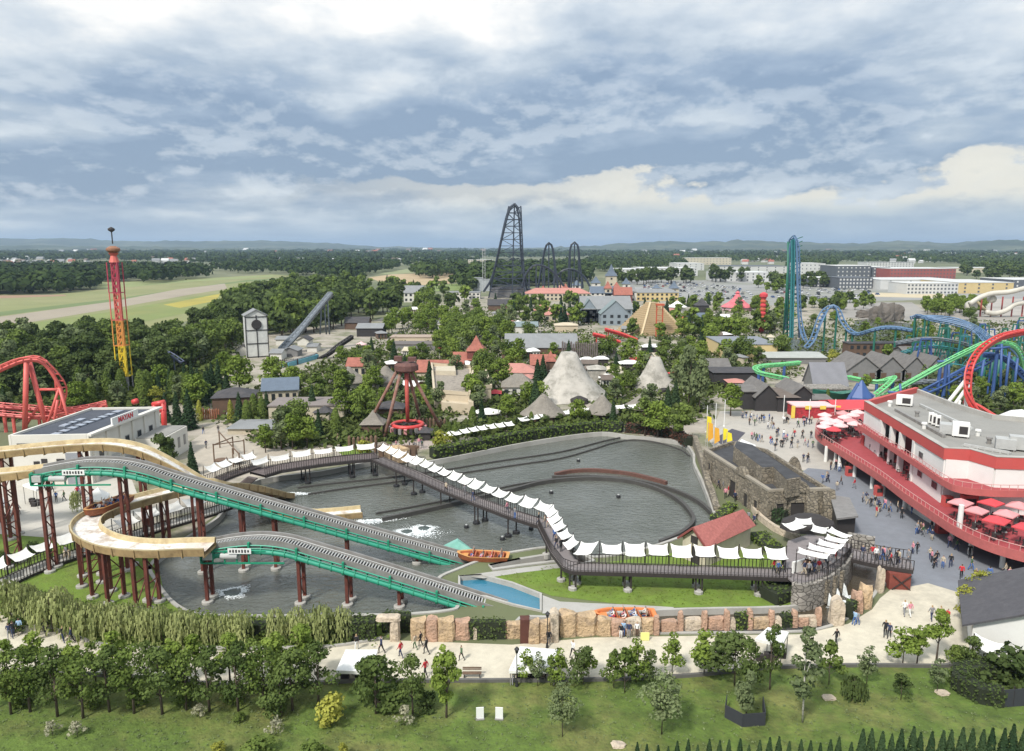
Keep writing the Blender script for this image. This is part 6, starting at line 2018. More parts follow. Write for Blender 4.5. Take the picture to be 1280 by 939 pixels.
# the village of red roofs
H('dark red watchtower with tall red pyramid roof', 584, 606, 463, 439, 419, 6, W_RED, R_RED, 'pyr', name='tower', wins=1)
H('low red roofed house against the watchtower', 562, 588, 463, 449, 440, 6, W_CREAM, R_RED, 'gable', wins=3)
H('long red roof hall in front of the watchtower', 521, 578, 474, 464, 450, 9, W_CREAM, R_RED, 'gable', name='hall')
H('red hipped roof house to the east of the temple', 616, 672, 480, 466, 454, 9, W_WHITE, R_PINK, 'hip', wins=5)
H('small thatched pavilion beside the red hipped house', 628, 668, 496, 484, 467, 7, W_WHITE, R_THATCH, 'hip', name='pavilion', wins=4)
H('brick gatehouse with steep brown roofs', 664, 694, 470, 455, 443, 7, W_BROWN, R_RED, 'gable', wins=2, name='gatehouse')
H('slim tower of the brick gatehouse', 683, 694, 473, 452, 438, 4, W_BROWN, R_RED, 'pyr', name='tower')
H('long grey flat roof hall with dark sides', 632, 722, 444, 434, 417, 18, W_BROWN, R_GREY, 'gable', name='hall')
H('white gabled shed behind the long grey hall', 617, 672, 418, 408, 402, 12, W_WHITE, R_TEAL, 'gable', name='shed')
# palisade of logs
def palisade(label, x0, x1, yb, yt, mat=m_bamboo, name='palisade', r=.32):
	a, b = P(x0, yb), P(x1, yb)
	t = thing(name, label, 'fence', a); h = HT(x0, yb, yt)
	n = max(4, int((b - a).length / (r * 2)))
	me = None
	mb = MB(mat); mb.lathe((0, 0, 0), [(r, 0), (r * .95, h), (.05, h + .4)], 7); o = mb.build('log'); me = o.data; bpy.data.objects.remove(o)
	for k in range(min(n, 60)):
		p = a.lerp(b, k / (n - 1)); piece('log', me, t, p, scale=(1, 1, random.uniform(.88, 1.06)), rz=k)
palisade('row of thick upright grey brown logs behind the great grey tent', 703, 746, 452, 428, M('old_logs', (.13, .105, .095), .9, .3, 1, stain=(.2, .17, .16), stain_scale=.5))
palisade('brown plank fence round the swing ride yard, its west side', 437, 470, 560, 547)
palisade('brown plank fence round the swing ride yard, its front', 470, 520, 574, 558)
palisade('plank fence climbing behind the swing ride', 520, 556, 538, 524)
palisade('rust brown fence along the path of the conifers', 252, 274, 524, 512, M('rust_fence', (.26, .10, .05), .9, .2, 1), 'fence', .2)
# great grey tent-like rock roofs
def rock_tent(label, cx, w, yb, yt, sx=.8, seed=1):
	a = P(cx - w / 2, yb); b = P(cx + w / 2, yb); r = (b - a).length / 2; h = HT(cx, yb, yt); c = (a + b) / 2
	g = np.random.default_rng(seed); mb = MB(M('pale_canvas', (.44, .41, .36), .95, .14, .5, stain=(.25, .235, .20), stain_amt=.9, stain_scale=.35))
	t = thing('rock_tent', label, 'tent', c)
	n = 22; vs = []
	prof = [(1, 0), (.9, .09), (.72, .24), (.52, .45), (.36, .68), (.25, .88), (.18, 1.0)]
	for q, z in prof:
		for k in range(n):
			f = 1 + .09 * math.sin(k * 6 * 6.283 / n) * q + g.normal() * .015
			vs.append((math.cos(k * 6.283 / n) * r * q * f, math.sin(k * 6.283 / n) * r * q * f * sx + r * .5, h * z + g.normal() * .06))
	vs.append((0, r * .5, h * 1.0))
	fs = [(j * n + k, j * n + (k + 1) % n, (j + 1) * n + (k + 1) % n, (j + 1) * n + k) for j in range(len(prof) - 1) for k in range(n)] + [((len(prof) - 1) * n + k, (len(prof) - 1) * n + (k + 1) % n, len(vs) - 1) for k in range(n)]
	mb.add(vs, fs); mb.build('canopy', t, world=False, smooth=True)
	mb = MB(m_dark); mb.lathe((r * .2, -r * .22, 0), [(r * .22, 0), (r * .2, h * .10), (r * .05, h * .16)], 10, sy=.8); mb.build('entrance', t, world=False)
	clear(cx, yb - 4, r)
rock_tent('great grey peaked rock roof like a volcano', 712, 108, 502, 444, .8, 1)
rock_tent('smaller grey peaked rock roof with an arched mouth', 821, 68, 490, 449, .7, 2)
H('pale grey angular annexe at the side of the great tent', 736, 757, 481, 462, 456, 5, MATS['pale_canvas'], MATS['pale_canvas'], 'hip', name='annexe')
# red and grey market things around
H('long white awning strip in the middle of the trees', 803, 834, 441, 434, 430, 3, m_rail, m_sail, 'hip', name='awning', cat='awning')
H('white awning by the log palisade', 726, 742, 458, 450, 446, 3, m_rail, m_sail, 'hip', name='awning', cat='awning')
H('white awning in the crowd of stalls', 744, 760, 457, 449, 445, 3, m_rail, m_sail, 'hip', name='awning', cat='awning')
H('red market awning beyond the grey tent', 790, 830, 458, 450, 446, 4, m_rail, m_redc, 'hip', name='awning', cat='awning')
H('cream market tent beside the red awning', 776, 800, 464, 455, 450, 4, m_rail, m_sail, 'hip', name='awning', cat='awning')
H('red awning beside the thatched cone hut', 662, 684, 496, 489, 482, 3, m_rail, m_redc, 'hip', name='awning', cat='awning')
H('red awning beside the beige temple steps', 612, 625, 500, 492, 487, 3, m_rail, m_redc, 'hip', name='awning', cat='awning')
H('white round parasol beside the temple garden', 594, 626, 524, 517, 510, 5, m_rail, m_sail, 'cone', name='parasol', cat='parasol')
# pyramid
t = thing('pyramid', 'sand coloured step pyramid with flattened peak', 'building', P(818, 420));
a = P(790, 419); b = P(848, 419); w = (b - a).length * 1.12; hh = HT(818, 419, 380); c = (a + b) / 2 + Vector((0, w * .45, 0))
mb = MB(M('pyramid_stone', (.44, .33, .19), .95, .14, .3, stain=(.34, .26, .16), stain_scale=.3))
for k in range(16):
	u = k / 16
	mb.box((c.x, c.y, hh * (u + 1 / 32)), (w * (1 - u * .86), w * (1 - u * .86), hh / 16 + (.0)), .35)
mb.build('tiers', t); clear(818, 408, w * .6)
mb = MB(M('pyramid_edge', (.53, .42, .26), .95, .1, .3));
for s1, s2 in ((-1, -1), (1, -1)):
	q0 = c + Matrix.Rotation(.35, 3, 'Z') @ Vector((s1 * w / 2, s2 * w / 2, 0)); q1 = c + Matrix.Rotation(.35, 3, 'Z') @ Vector((s1 * w * .08, s2 * w * .08, hh)); mb.beam(q0, q1, .8, .9)
mb.build('edge_ramp', t)
def gantry(label, x, yb, yt, w, mat, name='tower_ride', n=2, belt=None):
	q = P(x, yb); h = HT(x, yb, yt)
	t = thing(name, label, 'ride', q)
	for k in range(n):
		for dy in (0, w * .5):
			mb = MB(mat); X = q.x - w / 2 + w * k / (n - 1); mb.tube([(X, q.y + dy, 0), (X, q.y + dy, h)], .16, 5); mb.build('mast', t)
	mb = MB(mat)
	m = int(h / 2.2)
	for k in range(m):
		z = h * k / m; mb.beam((q.x - w / 2, q.y, z), (q.x + w / 2, q.y, z + h / m * (1 if k % 2 else 0) + .1), .09); mb.beam((q.x - w / 2, q.y, z), (q.x + w / 2, q.y, z), .09)
		mb.beam((q.x - w / 2, q.y + w * .5, z), (q.x + w / 2, q.y + w * .5, z), .09)
	mb.build('lattice', t)
	if belt:
		mb = MB(belt); mb.box((q.x, q.y + w * .2, h * .30), (w * .8, w * .8, h * .16)); mb.box((q.x, q.y + w * .2, h), (w * 1.3, w, .8)); mb.build('car', t)
	return t
m_orr = M('orange_red_paint', (.47, .10, .045), .6, .12, 1)
gantry('orange drop tower standing before the pyramid', 824, 421, 381, 2.6, m_orr, belt=m_orr)
t = thing('spiral_tower', 'orange red spiral tower ride beside the circus tent', 'ride', P(952, 416))
q = P(952, 416); h = HT(952, 416, 371); mb = MB(m_orr); mb.tube([(q.x, q.y, 0), (q.x, q.y, h)], .8, 8); mb.build('mast', t)
for k in range(9):
	mb = MB(m_orr if k % 2 else m_redc); mb.lathe((q.x, q.y, h * (k + .35) / 9), [(.8, 0), (1.35, .5), (1.35, 1.3), (.8, 1.9)], 10); mb.build('collar', t)
mb = MB(m_redc); mb.lathe((q.x, q.y, h), [(1.8, 0), (1.8, 1.2), (.5, 2.0)], 10); mb.build('head', t)
# circus tent
t = thing('circus_tent', 'pinkish red circus tent with a flagged peak', 'tent', P(921, 392)); q = P(921, 388); r = (P(941, 388) - P(901, 388)).length / 2; h = HT(921, 388, 363)
mb = MB(M('tent_wall', (.62, .42, .45), .9, .1, 1)); mb.lathe((q.x, q.y, 0), [(r * .92, 0), (r * .92, h * .2)], 16); mb.build('wall', t)
mb = MB(M('tent_red', (.58, .13, .15), .8, .1, .6, stain=(.62, .22, .23), stain_scale=.2)); mb.lathe((q.x, q.y, h * .18), [(r, 0), (r * .55, h * .22), (r * .25, h * .45), (r * .1, h * .66), (r * .16, h * .70), (.05, h * .80)], 16); mb.build('canopy', t)
mb = MB(m_dark); mb.lathe((q.x - 1, q.y - r * .8, 0), [(r * .2, 0), (r * .2, h * .28), (r * .05, h * .36)], 8, sy=.5); mb.build('entrance', t); clear(921, 386, r)
# blue grey manor, castle, long pink house
H('blue grey manor with wide roof and front porch, its main block', 727, 790, 404, 386, 370, 22, W_BLUE, R_GREY, 'gable', name='manor', wins=8)
H('front gable of the blue grey manor', 751, 787, 407, 392, 376, 10, W_BLUE, R_TEAL, 'gable', gable_front=True, name='manor', wins=4)
H('west gable of the blue grey manor', 724, 748, 404, 390, 374, 10, W_BLUE, R_TEAL, 'gable', gable_front=True, name='manor', wins=2)
H('long pink roofed house with corner turrets', 657, 738, 376, 367, 360, 16, W_CREAM, R_PINK, 'hip', wins=16, name='long_house')
for k, (x, yb, yt, w, wl, rf, lb) in enumerate([(679, 374, 357, 9, W_CREAM, R_RED, 'brown spired turret on the long pink roof, the western one'), (707, 374, 354, 9, W_CREAM, R_RED, 'brown spired turret on the long pink roof, the middle one'), (701, 366, 355, 6, W_CREAM, R_PINK, 'square cream chimney tower behind the pink roof'),
		(721, 366, 350, 11, W_WHITE, R_BLUE, 'blue spired turret west of the tall tower'), (745, 366, 345, 11, W_WHITE, R_BLUE, 'blue spired turret close to the tall tower'), (764, 366, 330, 13, W_CREAM, R_BLUE, 'tall cream castle tower with dark spire'), (771, 370, 352, 8, W_CREAM, R_RED, 'stubby tower against the foot of the tall castle tower'),
		(783, 366, 347, 9, W_WHITE, R_BLUE, 'small blue spire behind the red roof'), (791, 378, 355, 9, W_WHITE, R_GREY, 'grey spired white turret beside the red roof'), (821, 368, 355, 9, W_CREAM, R_BLUE, 'short blue spire on the yellow castle wing'), (843, 374, 351, 10, W_CREAM, R_BLUE, 'dark spired corner tower of the yellow castle wing'), (760, 374, 351, 8, W_CREAM, R_RED, 'round red capped turret under the tall castle tower')]):
	H(lb, x - w / 2, x + w / 2, yb, yt + (yb - yt) * .42, yt, 6, wl, rf, 'pyr', name='castle_tower', wins=1, over=.7)
H('yellow castle wing with dark corner towers', 795, 848, 376, 366, 361, 10, W_YEL, R_GREY, 'hip', wins=9, name='castle_wing')
H('dark red roofed gatehouse below the tall castle tower', 768, 790, 379, 368, 359, 9, W_RED, R_RED, 'gable', wins=3, name='gatehouse')
H('grey castle hall between tower and manor', 738, 768, 374, 366, 358, 10, W_WHITE, R_BLUE, 'gable', wins=5, name='castle_hall')
H('pale stone wall building west of the steel tower base', 560, 600, 374, 366, 364, 14, W_WHITE, R_GREY, 'flat', name='hall', wins=8)
H('two pale concrete silo blocks beside the giant coaster', 592, 603, 364, 348, 347, 14, M('silo_grey', (.34, .36, .37), .9, .1, .5), R_GREY, 'flat', name='silo')
H('pale block just behind the silo blocks', 603, 612, 364, 350, 349, 14, MATS['silo_grey'], R_GREY, 'flat', name='silo')
H('low grey station under the giant coaster', 612, 664, 372, 362, 358, 16, W_GREY, R_DARK, 'hip', name='station')
H('dark shed with orange lit gable', 610, 640, 389, 381, 374, 8, W_BROWN, R_DARK, 'gable', name='shed')
H('white ride frame building among trees', 547, 582, 414, 404, 402, 8, W_WHITE, R_GREY, 'flat', name='pavilion', wins=6)
H('white gabled house at the edge of the wood', 505, 528, 378, 366, 357, 14, W_WHITE, R_GREY, 'gable', name='house', wins=4)
H('dark gabled hut among the bright trees', 431, 460, 412, 403, 396, 9, W_BROWN, R_DARK, 'gable', name='hut')
H('grey roofed station with black trusses', 446, 478, 421, 410, 404, 10, W_BLACK, R_GREY, 'gable', name='station')
H('small white gabled chapel by the trees', 532, 541, 388, 382, 377, 5, W_WHITE, R_DARK, 'gable', gable_front=True, name='hut')
H('carousel with white and pink striped roof', 560, 572, 440, 434, 430, 4, m_rail, m_pinkl, 'cone', name='carousel', cat='ride')
H('second small carousel near the blue channel', 444, 457, 437, 431, 427, 4, m_rail, m_pinkl, 'cone', name='carousel', cat='ride')
H('white topped pavilion before the castle wing', 837, 860, 393, 384, 376, 10, W_WHITE, m_sail, 'cone', name='pavilion')
H('dark pointed hut beside the white pavilion', 870, 886, 396, 382, 372, 6, W_BLACK, R_DARK, 'pyr', name='hut')
H('blue roofed booth beyond the pyramid', 860, 884, 404, 397, 391, 6, W_BLUE, R_BLUE, 'gable', name='booth')
H('orange roofed stall row before the circus tent', 845, 865, 406, 400, 396, 5, W_WHITE, m_orr, 'gable', name='stall')
H('white awning stall by the circus tent', 895, 912, 404, 397, 393, 5, W_RED, m_sail, 'gable', name='stall')
H('terracotta roofed kiosks among the trees, upper one', 668, 690, 396, 388, 381, 7, W_CREAM, R_PINK, 'hip', name='kiosk', wins=3)
H('terracotta roofed kiosks among the trees, lower one', 680, 712, 402, 394, 388, 7, W_CREAM, R_PINK, 'hip', name='kiosk', wins=4)
H('rocky beige cave house with pale awning', 694, 722, 415, 407, 403, 8, W_SAND, W_SAND, 'hip', name='cave_house')
H('beige dune shaped rock house behind the carousel', 488, 540, 428, 422, 418, 8, W_SAND, M('rose_roof', (.36, .28, .22), .9, .1, .5), 'flat', name='rock_house')
H('long dark ramped roof behind the small carousels', 484, 550, 438, 431, 428, 9, W_GREY, M('brown_ramp', (.14, .12, .11), .9, .15, .6), 'flat', name='hall')
H('hall with yellow wall and dark solar roof', 903, 971, 449, 431, 424, 22, W_YEL, M('yard_roof', (.20, .215, .235), .8, .15, .4), 'flat', name='hall')
H('black panel roof on top of the yellow hall', 905, 940, 436, 427, 425, 14, W_BLACK, R_DARK, 'flat', name='roof_house')
H('flat grey steel roof before the seafood lake', 960, 1032, 455, 447, 440, 14, W_GREY, M('pale_roof', (.36, .37, .34), .9, .12, .4), 'gable', name='shed')
H('cluster of dark weathered fisher huts, first by the poplars', 885, 912, 470, 458, 448, 8, W_BLACK, M('old_shingle', (.15, .14, .13), .95, .25, .8), 'gable', name='fisher_hut')
H('black shed with a white boat leaning on it', 892, 950, 482, 466, 459, 10, W_BLACK, R_DARK, 'hip', name='fisher_hut')
# plaza north side
H('tall narrow black barn with grey canopy and screen', 929, 946, 512, 489, 481, 9, W_BLACK, MATS['old_shingle'], 'gable', name='barn')
H('long black barn with curled gable ends', 944, 973, 514, 495, 481, 12, W_BLACK, MATS['old_shingle'], 'gable', gable_front=True, name='barn')
H('brown roofed black barn between two gables', 972, 998, 515, 497, 487, 12, W_BLACK, M('brown_shingle', (.14, .11, .09), .95, .2, .8), 'hip', name='barn')
H('second curled gable of the black barns', 990, 1014, 512, 492, 482, 11, W_BLACK, MATS['old_shingle'], 'gable', gable_front=True, name='barn')
H('grey shingled shed behind the red food stall', 1006, 1038, 508, 499, 493, 7, W_BROWN, MATS['old_shingle'], 'gable', name='shed')
H('tall grey barn with upright ribbed roof', 1017, 1058, 492, 480, 453, 7, W_GREY, M('ribbed_grey', (.20, .20, .215), .8, .12, .5), 'gable', name='barn')
H('rough stone walled fort ruin before the ribbed barn', 1012, 1062, 500, 487, 480, 6, m_pale, m_pale, 'flat', name='stone_ruin')
H('bright red hipped market roof beside the restaurant', 1046, 1092, 524, 511, 500, 9, m_dark, m_redc, 'gable', name='market_roof')
t = H('red food stall with white fringe and yellow posts', 994, 1045, 523, 509, 504, 5, M('stall_red', (.42, .03, .04), .8, .5, 2.2, stain=(.05, .02, .02), stain_scale=1.2), m_pinkl, 'flat', name='food_stall', cat='stall')
for k in range(4):
	mb = MB(M('stall_yellow', (.72, .52, .08), .7, .1, 2)); mb.box((-5.2 + k * 3.3, -.2, 1.5 if k == 0 else 2.5), (.8 if k == 0 else 1.3, .2, 2.8 if k == 0 else .8)); mb.build('yellow_panel', t, world=False)
# grey zigzag roofed houses by the lake
for k, (x0, x1, lb) in enumerate([(1058, 1100, 'first grey gabled lake house'), (1095, 1130, 'second grey gabled lake house in the zigzag row'), (1127, 1158, 'third grey gabled lake house in the zigzag row'), (1156, 1182, 'last grey gabled lake house behind the green column')]):
	H(lb, x0, x1, 478, 462, 446, 12, W_GREY, MATS['old_shingle'], 'gable', gable_front=True, name='lake_house', wins=2, winmat=W_BROWN)
H('dark brown boathouse front across the lake', 1060, 1140, 448, 430, 427, 5, W_BROWN, R_DARK, 'flat', name='boathouse', wins=10)
H('brown hall behind the green coaster columns', 1130, 1180, 455, 440, 433, 8, W_GREY, MATS['old_shingle'], 'gable', name='lake_house')
sheet('lake', [(1070, 400), (1098, 398), (1150, 402), (1150, 430), (1060, 430), (1064, 412)], 0.05, m_water)
sheet('lake', [(985, 424), (1045, 424), (1050, 440), (985, 440)], 0.05, m_water)
# rocky volcano mound above the lake
for k, (x, y, w, h) in enumerate([(1100, 402, 16, 18), (1112, 404, 16, 24), (1124, 402, 14, 20), (1085, 398, 18, 10)]):
	rock(['dark cave rock by the lake, its shoulder', 'dark cave rock by the lake, its peak', 'dark cave rock by the lake, its outer stack', 'low flat rock shelf by the lake'][k], x - w / 2, x + w / 2, y, y - h, 7, M('dark_rock', (.15, .13, .11), .95, .4, .4, stain=(.05, .045, .04), stain_scale=.4), 200 + k, crag=.22, roundt=.9)
# white dome
t = thing('dome_tent', 'white ribbed dome tent behind the restaurant roof', 'tent', P(1272, 556)); q = P(1272, 556); mb = MB(m_sail); mb.lathe((q.x, q.y, 0), [(5.6, 0), (5.5, 1.6), (4.9, 3.6), (3.6, 5.4), (1.9, 6.5), (.1, 7.0)], 22); mb.build('shell', t, smooth=True)
# house at the picture's lower east corner
E = P2([(1203, 779), (1278, 768)], 2.8)
t = thing('gable_house', 'white gabled house with dark shingle roof by the sand path', 'building', P(1240, 835))
a, r0, r1, c_ = P(1203, 781, 3.0), P(1262, 747, 6.4), P(1262, 700, 6.4), P(1205, 781, 3.0)
mrf = M('house_roof', (.075, .072, .078), .9, .15, 2.2, stain=(.10, .095, .10), stain_scale=1)
ax = Vector((5.2, 9.5, 0));
rt = a + Vector((6.6, -3.6, 3.6)); e2 = rt + Vector((6.6, -3.6, -3.6))
for (p0, p1) in ((a, rt), (rt, e2)):
	mb = MB(mrf); vs = [p0, p1, p1 + ax, p0 + ax]; mb.add(vs + [p - Vector((0, 0, .2)) for p in vs], [(0, 1, 2, 3), (7, 6, 5, 4), (0, 4, 5, 1), (1, 5, 6, 2), (2, 6, 7, 3), (3, 7, 4, 0)]); mb.build('roof_slope', t)
i_ = ax.normalized() * .5
g = [Vector((a.x, a.y, 0)) + i_ + Vector((.8, -.4, 0)), Vector((e2.x, e2.y, 0)) + i_ + Vector((-.8, .4, 0)), Vector((e2.x, e2.y, 3.0)) + i_ + Vector((-.8, .4, 0)), rt + i_ - Vector((0, 0, .25)), Vector((a.x, a.y, 3.1)) + i_ + Vector((.8, -.4, 0))]
mb = MB(m_wht); mb.add(g + [p + ax * .85 for p in g], [(0, 1, 2, 3, 4), (0, 4, 9, 5), (1, 6, 7, 2), (9, 8, 7, 6, 5)]); mb.build('wall', t)
mb = MB(m_dark); q = rt + i_ - Vector((0, .08, 1.9)); mb.tube([q, q + Vector((-.05, -.1, 0))], .28, 10); mb.build('round_window', t)
q = P(1237, 808, 2.4)
t = thing('canvas_awning', 'white sloping canvas awning beside the gabled house', 'awning', (q.x, q.y, 0))
sail(t, P(1218, 792, 2.7), P(1256, 806, 2.7), 2.2, Vector((-.3, -1, 0)), 2.7, 2.2, .08, 'awning')
for (x, y) in ((1218, 792), (1256, 806)):
	q = P(x, y, 2.7); mb = MB(m_rail); mb.tube([(q.x, q.y, 0), (q.x, q.y, 2.7)], .05, 5); mb.build('post', t)
hedge('hedge', 'thick ivy hedge bending round the corner of the front lawn', P2([(1280, 842), (1225, 846), (1200, 850), (1198, 862), (1225, 876), (1252, 880)]), 1.5, 1.5, L_DARK, 90, .18)
t = thing('panel_fence', 'dark grey panel fence beside the ivy hedge', 'fence', P(1262, 884))
for k in range(6):
	a = P(1252 + k * 14, 884 - k * 1.0); mb = MB(M('fence_panel', (.035, .038, .045), .8, .1, 2)); mb.box((a.x + .45, a.y, .8), (.95, .06, 1.6), .1); mb.build('panel', t); mb = MB(m_rail); mb.box((a.x - .05, a.y, .9), (.08, .1, 1.8)); mb.build('post', t)
t = thing('tree_guard', 'black square planter screen round a young tree', 'planter', P(930, 908))
for (x0, y0, x1, y1) in ((906, 897, 928, 909), (928, 909, 956, 907), (956, 907, 953, 886), (906, 897, 908, 884)):
	a, b = P(x0, y0), P(x1, y1); mb = MB(MATS['fence_panel']); mb.wall([(a.x, a.y), (b.x, b.y)], 0, 1.15, .06); mb.build('panel', t)
def marquee(label, px, zr=2.6, slope=.5, name='marquee'):
	q = [P(a, b, zr) for a, b in px]
	c = sum(q, Vector()) / len(q)
	t = thing(name, label, 'canopy', (c.x, c.y, 0))
	mb = MB(m_sail); n = len(q); ap = c + Vector((0, 0, slope))
	mb.add(q + [ap] + [p - Vector((0, 0, .3)) for p in q], [(i, (i + 1) % n, n) for i in range(n)] + [(i, n + 1 + i, n + 1 + (i + 1) % n, (i + 1) % n) for i in range(n)]); mb.build('roof', t)
	for p in q: mb = MB(m_steel); e = p.lerp(c, .06); mb.tube([(e.x, e.y, 0), (e.x, e.y, zr)], .045, 5); mb.build('post', t)
	mb = MB(m_rail)
	for k in range(5): e = q[0].lerp(q[2], .3 + .13 * k); mb.box((e.x + (k % 2) * .8 - .4, e.y, .3), (.7, .5, .6))
	mb.build('counter', t, kind='stuff')
marquee('white market canopy beside the dark dense bush', [(420, 838), (463, 840), (472, 812), (432, 812)], 1.5)
marquee('white canopy behind the street lamp and saplings', [(636, 838), (694, 838), (700, 812), (650, 808)], 1.5)
marquee('small white sail roof half hidden by dark trees', [(944, 798), (978, 806), (986, 790), (960, 784)], 2.4, .3)
marquee('white pointed pagoda tent on the forecourt', [(108, 624), (132, 626), (137, 617), (116, 614)], 2.6, 1.3)
marquee('white canopy at the west edge of the forecourt', [(-12, 636), (8, 632), (6, 622), (-14, 622)], 2.6, .5)
marquee('white canopies under the first leg tower', [(45, 612), (60, 607), (40, 602), (28, 606)], 3.0, .3)
# yellow flags and canopies near the fortress
marquee('yellow peaked canopy beside the fortress roof', [(918, 561), (936, 565), (949, 566), (944, 556), (927, 549)], 2.6, .9)
bpy.data.objects['marquee.006'].children[0].data.materials[0] = M('yellow_canvas', (.78, .66, .03), .8, .1, 1)
for k, (x, y, yt) in enumerate([(882, 558, 520), (884, 560, 528), (892, 562, 534), (903, 556, 535), (908, 558, 540)]):
	q = P(x, y); h = HT(x, y, yt)
	t = thing('banner_flag', ['tall yellow banner nearest the pond wall', 'orange banner beside the tall yellow one', 'broad amber banner in the middle', 'pale yellow banner towards the plaza', 'small yellow banner by the dark mat'][k], 'flag', q)
	mb = MB(m_steell); mb.tube([q, q + Vector((0, 0, h))], .05, 5); mb.build('pole', t)
	mb = MB([MATS['yellow_canvas'], M('amber_cloth', (.75, .38, .04), .8, .1, 1)][k in (1, 2)]); mb.add([(q.x, q.y, h), (q.x + .9, q.y + .1, h - .3), (q.x + 1.1, q.y, h * .4), (q.x + .1, q.y, h * .25)], [(0, 1, 2, 3)]); mb.build('cloth', t)
for k, (x, y, yt, fl) in enumerate([(883, 540, 507, 0), (894, 536, 504, 0), (905, 533, 500, 0), (979, 522, 494, 0), (1011, 527, 499, 0), (1043, 524, 499, 0)]):
	q = P(x, y); h = HT(x, y, yt)
	t = thing('flagpole', ['white flagpole nearest the pond bend', 'middle white flagpole before the lime tree', 'white flagpole nearest the black barns', 'pale flagpole before the brown barn roof', 'pale flagpole before the food stall front', 'pale flagpole at the restaurant side of the stall'][k], 'flagpole', q)
	mb = MB(m_plate); mb.tube([q, q + Vector((0, 0, h))], .08, 6); mb.build('pole', t); mb = MB(m_plate); mb.lathe(q, [(.25, 0), (.2, .15)], 8); mb.build('base', t)
sheet('dark_mat', [(893, 548), (915, 536), (932, 541), (925, 548), (918, 556), (900, 555)], .03, M('mat', (.07, .065, .08), .9, .2, 1))
# ---------------------------------------------------------------- coasters, towers and rides
c_red = M('coaster_red', (.56, .05, .045), .45, .12, .5, stain=(.47, .09, .07), stain_scale=.3)
c_coral = M('coaster_coral', (.62, .12, .10), .5, .12, .5)
c_blue = M('coaster_blue', (.10, .18, .30), .5, .12, .5)
c_blued = M('coaster_deep_blue', (.04, .09, .25), .5, .12, .5)
c_teal = M('coaster_teal', (.03, .17, .185), .5, .12, .5)
c_gre = M('coaster_green', (.02, .13, .09), .5, .12, .5)
c_lime = M('coaster_lime', (.17, .55, .22), .5, .1, .5)
c_dk = M('coaster_slate', (.035, .045, .065), .5, .15, .5)
def track(name, label, pts, mat, gauge=1.3, spine=.28, rail=.12, tie=1.3, cols=(), colmat=None, colr=.22, root=None, step=1.6, under=True):
	p = resample(spline([PY(a, b, c) for a, b, c in pts], 8), step)
	t = root or thing(name, label, 'roller coaster', (p[0].x, p[0].y, 0))
	sd = []
	for i in range(len(p)):
		d = (p[min(i + 1, len(p) - 1)] - p[max(i - 1, 0)]).normalized()
		s = d.cross(Vector((0, 0, 1)))
		s = s.normalized() if s.length > .12 else (sd[-1] if sd else Vector((0, 1, 0)))
		if sd and s.dot(sd[-1]) < 0: s = -s
		sd.append(s)
	dn = []
	for i in range(len(p)):
		d = (p[min(i + 1, len(p) - 1)] - p[max(i - 1, 0)]).normalized()
		n_ = sd[i].cross(d)
		dn.append(n_)
	for k in (-1, 1):
		mb = MB(mat); mb.tube([q + sd[i] * k * gauge / 2 for i, q in enumerate(p)], rail, 5); mb.build('rail', t)
	if spine:
		mb = MB(mat); mb.tube([q + dn[i] * .7 * (-1 if under else 1) for i, q in enumerate(p)], spine, 6); mb.build('spine', t)
	if tie:
		mb = MB(mat)
		for i, q in enumerate(p):
			mb.beam(q - sd[i] * gauge / 2, q + sd[i] * gauge / 2, rail * 1.3)
			if spine: mb.beam(q, q + dn[i] * .7 * (-1 if under else 1), rail * 1.5)
		mb.build('cross_ties', t, kind='stuff')
	for (x, y) in cols:
		i = near_px(p, x, y); q = p[i] - Vector((0, 0, .8))
		mb = MB(colmat or mat); mb.tube([q, (q.x, q.y, 0)], colr, 7); mb.build('column', t)
	return t
def strut(t, pts, mat, r=.3, nm='support'):
	mb = MB(mat); mb.tube(pts, r, 8); mb.build(nm, t, smooth=True)
# red inverted coaster by the white hall
Y0 = P(40, 545).y
t = track('roller_coaster', 'coral red inverted coaster looping up beside the white hall', [(-40, 480, Y0 - 4), (-15, 466, Y0), (5, 456, Y0), (25, 448, Y0), (44, 446, Y0), (60, 453, Y0 + 1), (72, 470, Y0 + 2), (77, 490, Y0 + 3), (74, 508, Y0 + 4)], c_coral, 1.9, .38, .17, cols=())
for a, b in (((33, 452), (31, 540)), ((36, 450), (60, 540)), ((74, 485), (56, 540)), ((74, 485), (90, 538)), ((50, 487), (74, 487)), ((52, 500), (31, 535)), ((72, 500), (66, 536))):
	y = Y0 + (1.5 if a[0] != 33 else 0); strut(t, [PY(*a, y), PY(*b, y)], c_coral, .5 if a[0] in (33, 36) else .28)
t = track('roller_coaster', 'low flat run of the coral red coaster beside the hall roof', [(-40, 500, Y0 + 2), (0, 505, Y0 + 3), (40, 508, Y0 + 4), (75, 511, Y0 + 5), (105, 508, Y0 + 8), (132, 502, Y0 + 10)], c_coral, 1.9, .36, .16, cols=[(9, 505), (60, 510), (100, 508), (132, 502)], colr=.35)
track('roller_coaster', 'second lower lane of the coral red coaster', [(-40, 512, Y0), (0, 515, Y0 + 1), (50, 519, Y0 + 2), (90, 516, Y0 + 4), (125, 508, Y0 + 8)], c_coral, 1.9, .3, .15, cols=[(15, 516), (45, 519), (84, 516)], colr=.32)
t = thing('coaster_portal', 'bright red portal frame at the far corner of the hall', 'roller coaster', P(200, 548))
Y1 = P(200, 545).y
for a, b in (((191, 506), (206, 503)), ((193, 506), (199, 543)), ((204, 503), (206, 545)), ((191, 514), (206, 512)), ((166, 503), (172, 501))): strut(t, [PY(*a, Y1), PY(*b, Y1)], c_red, .55)
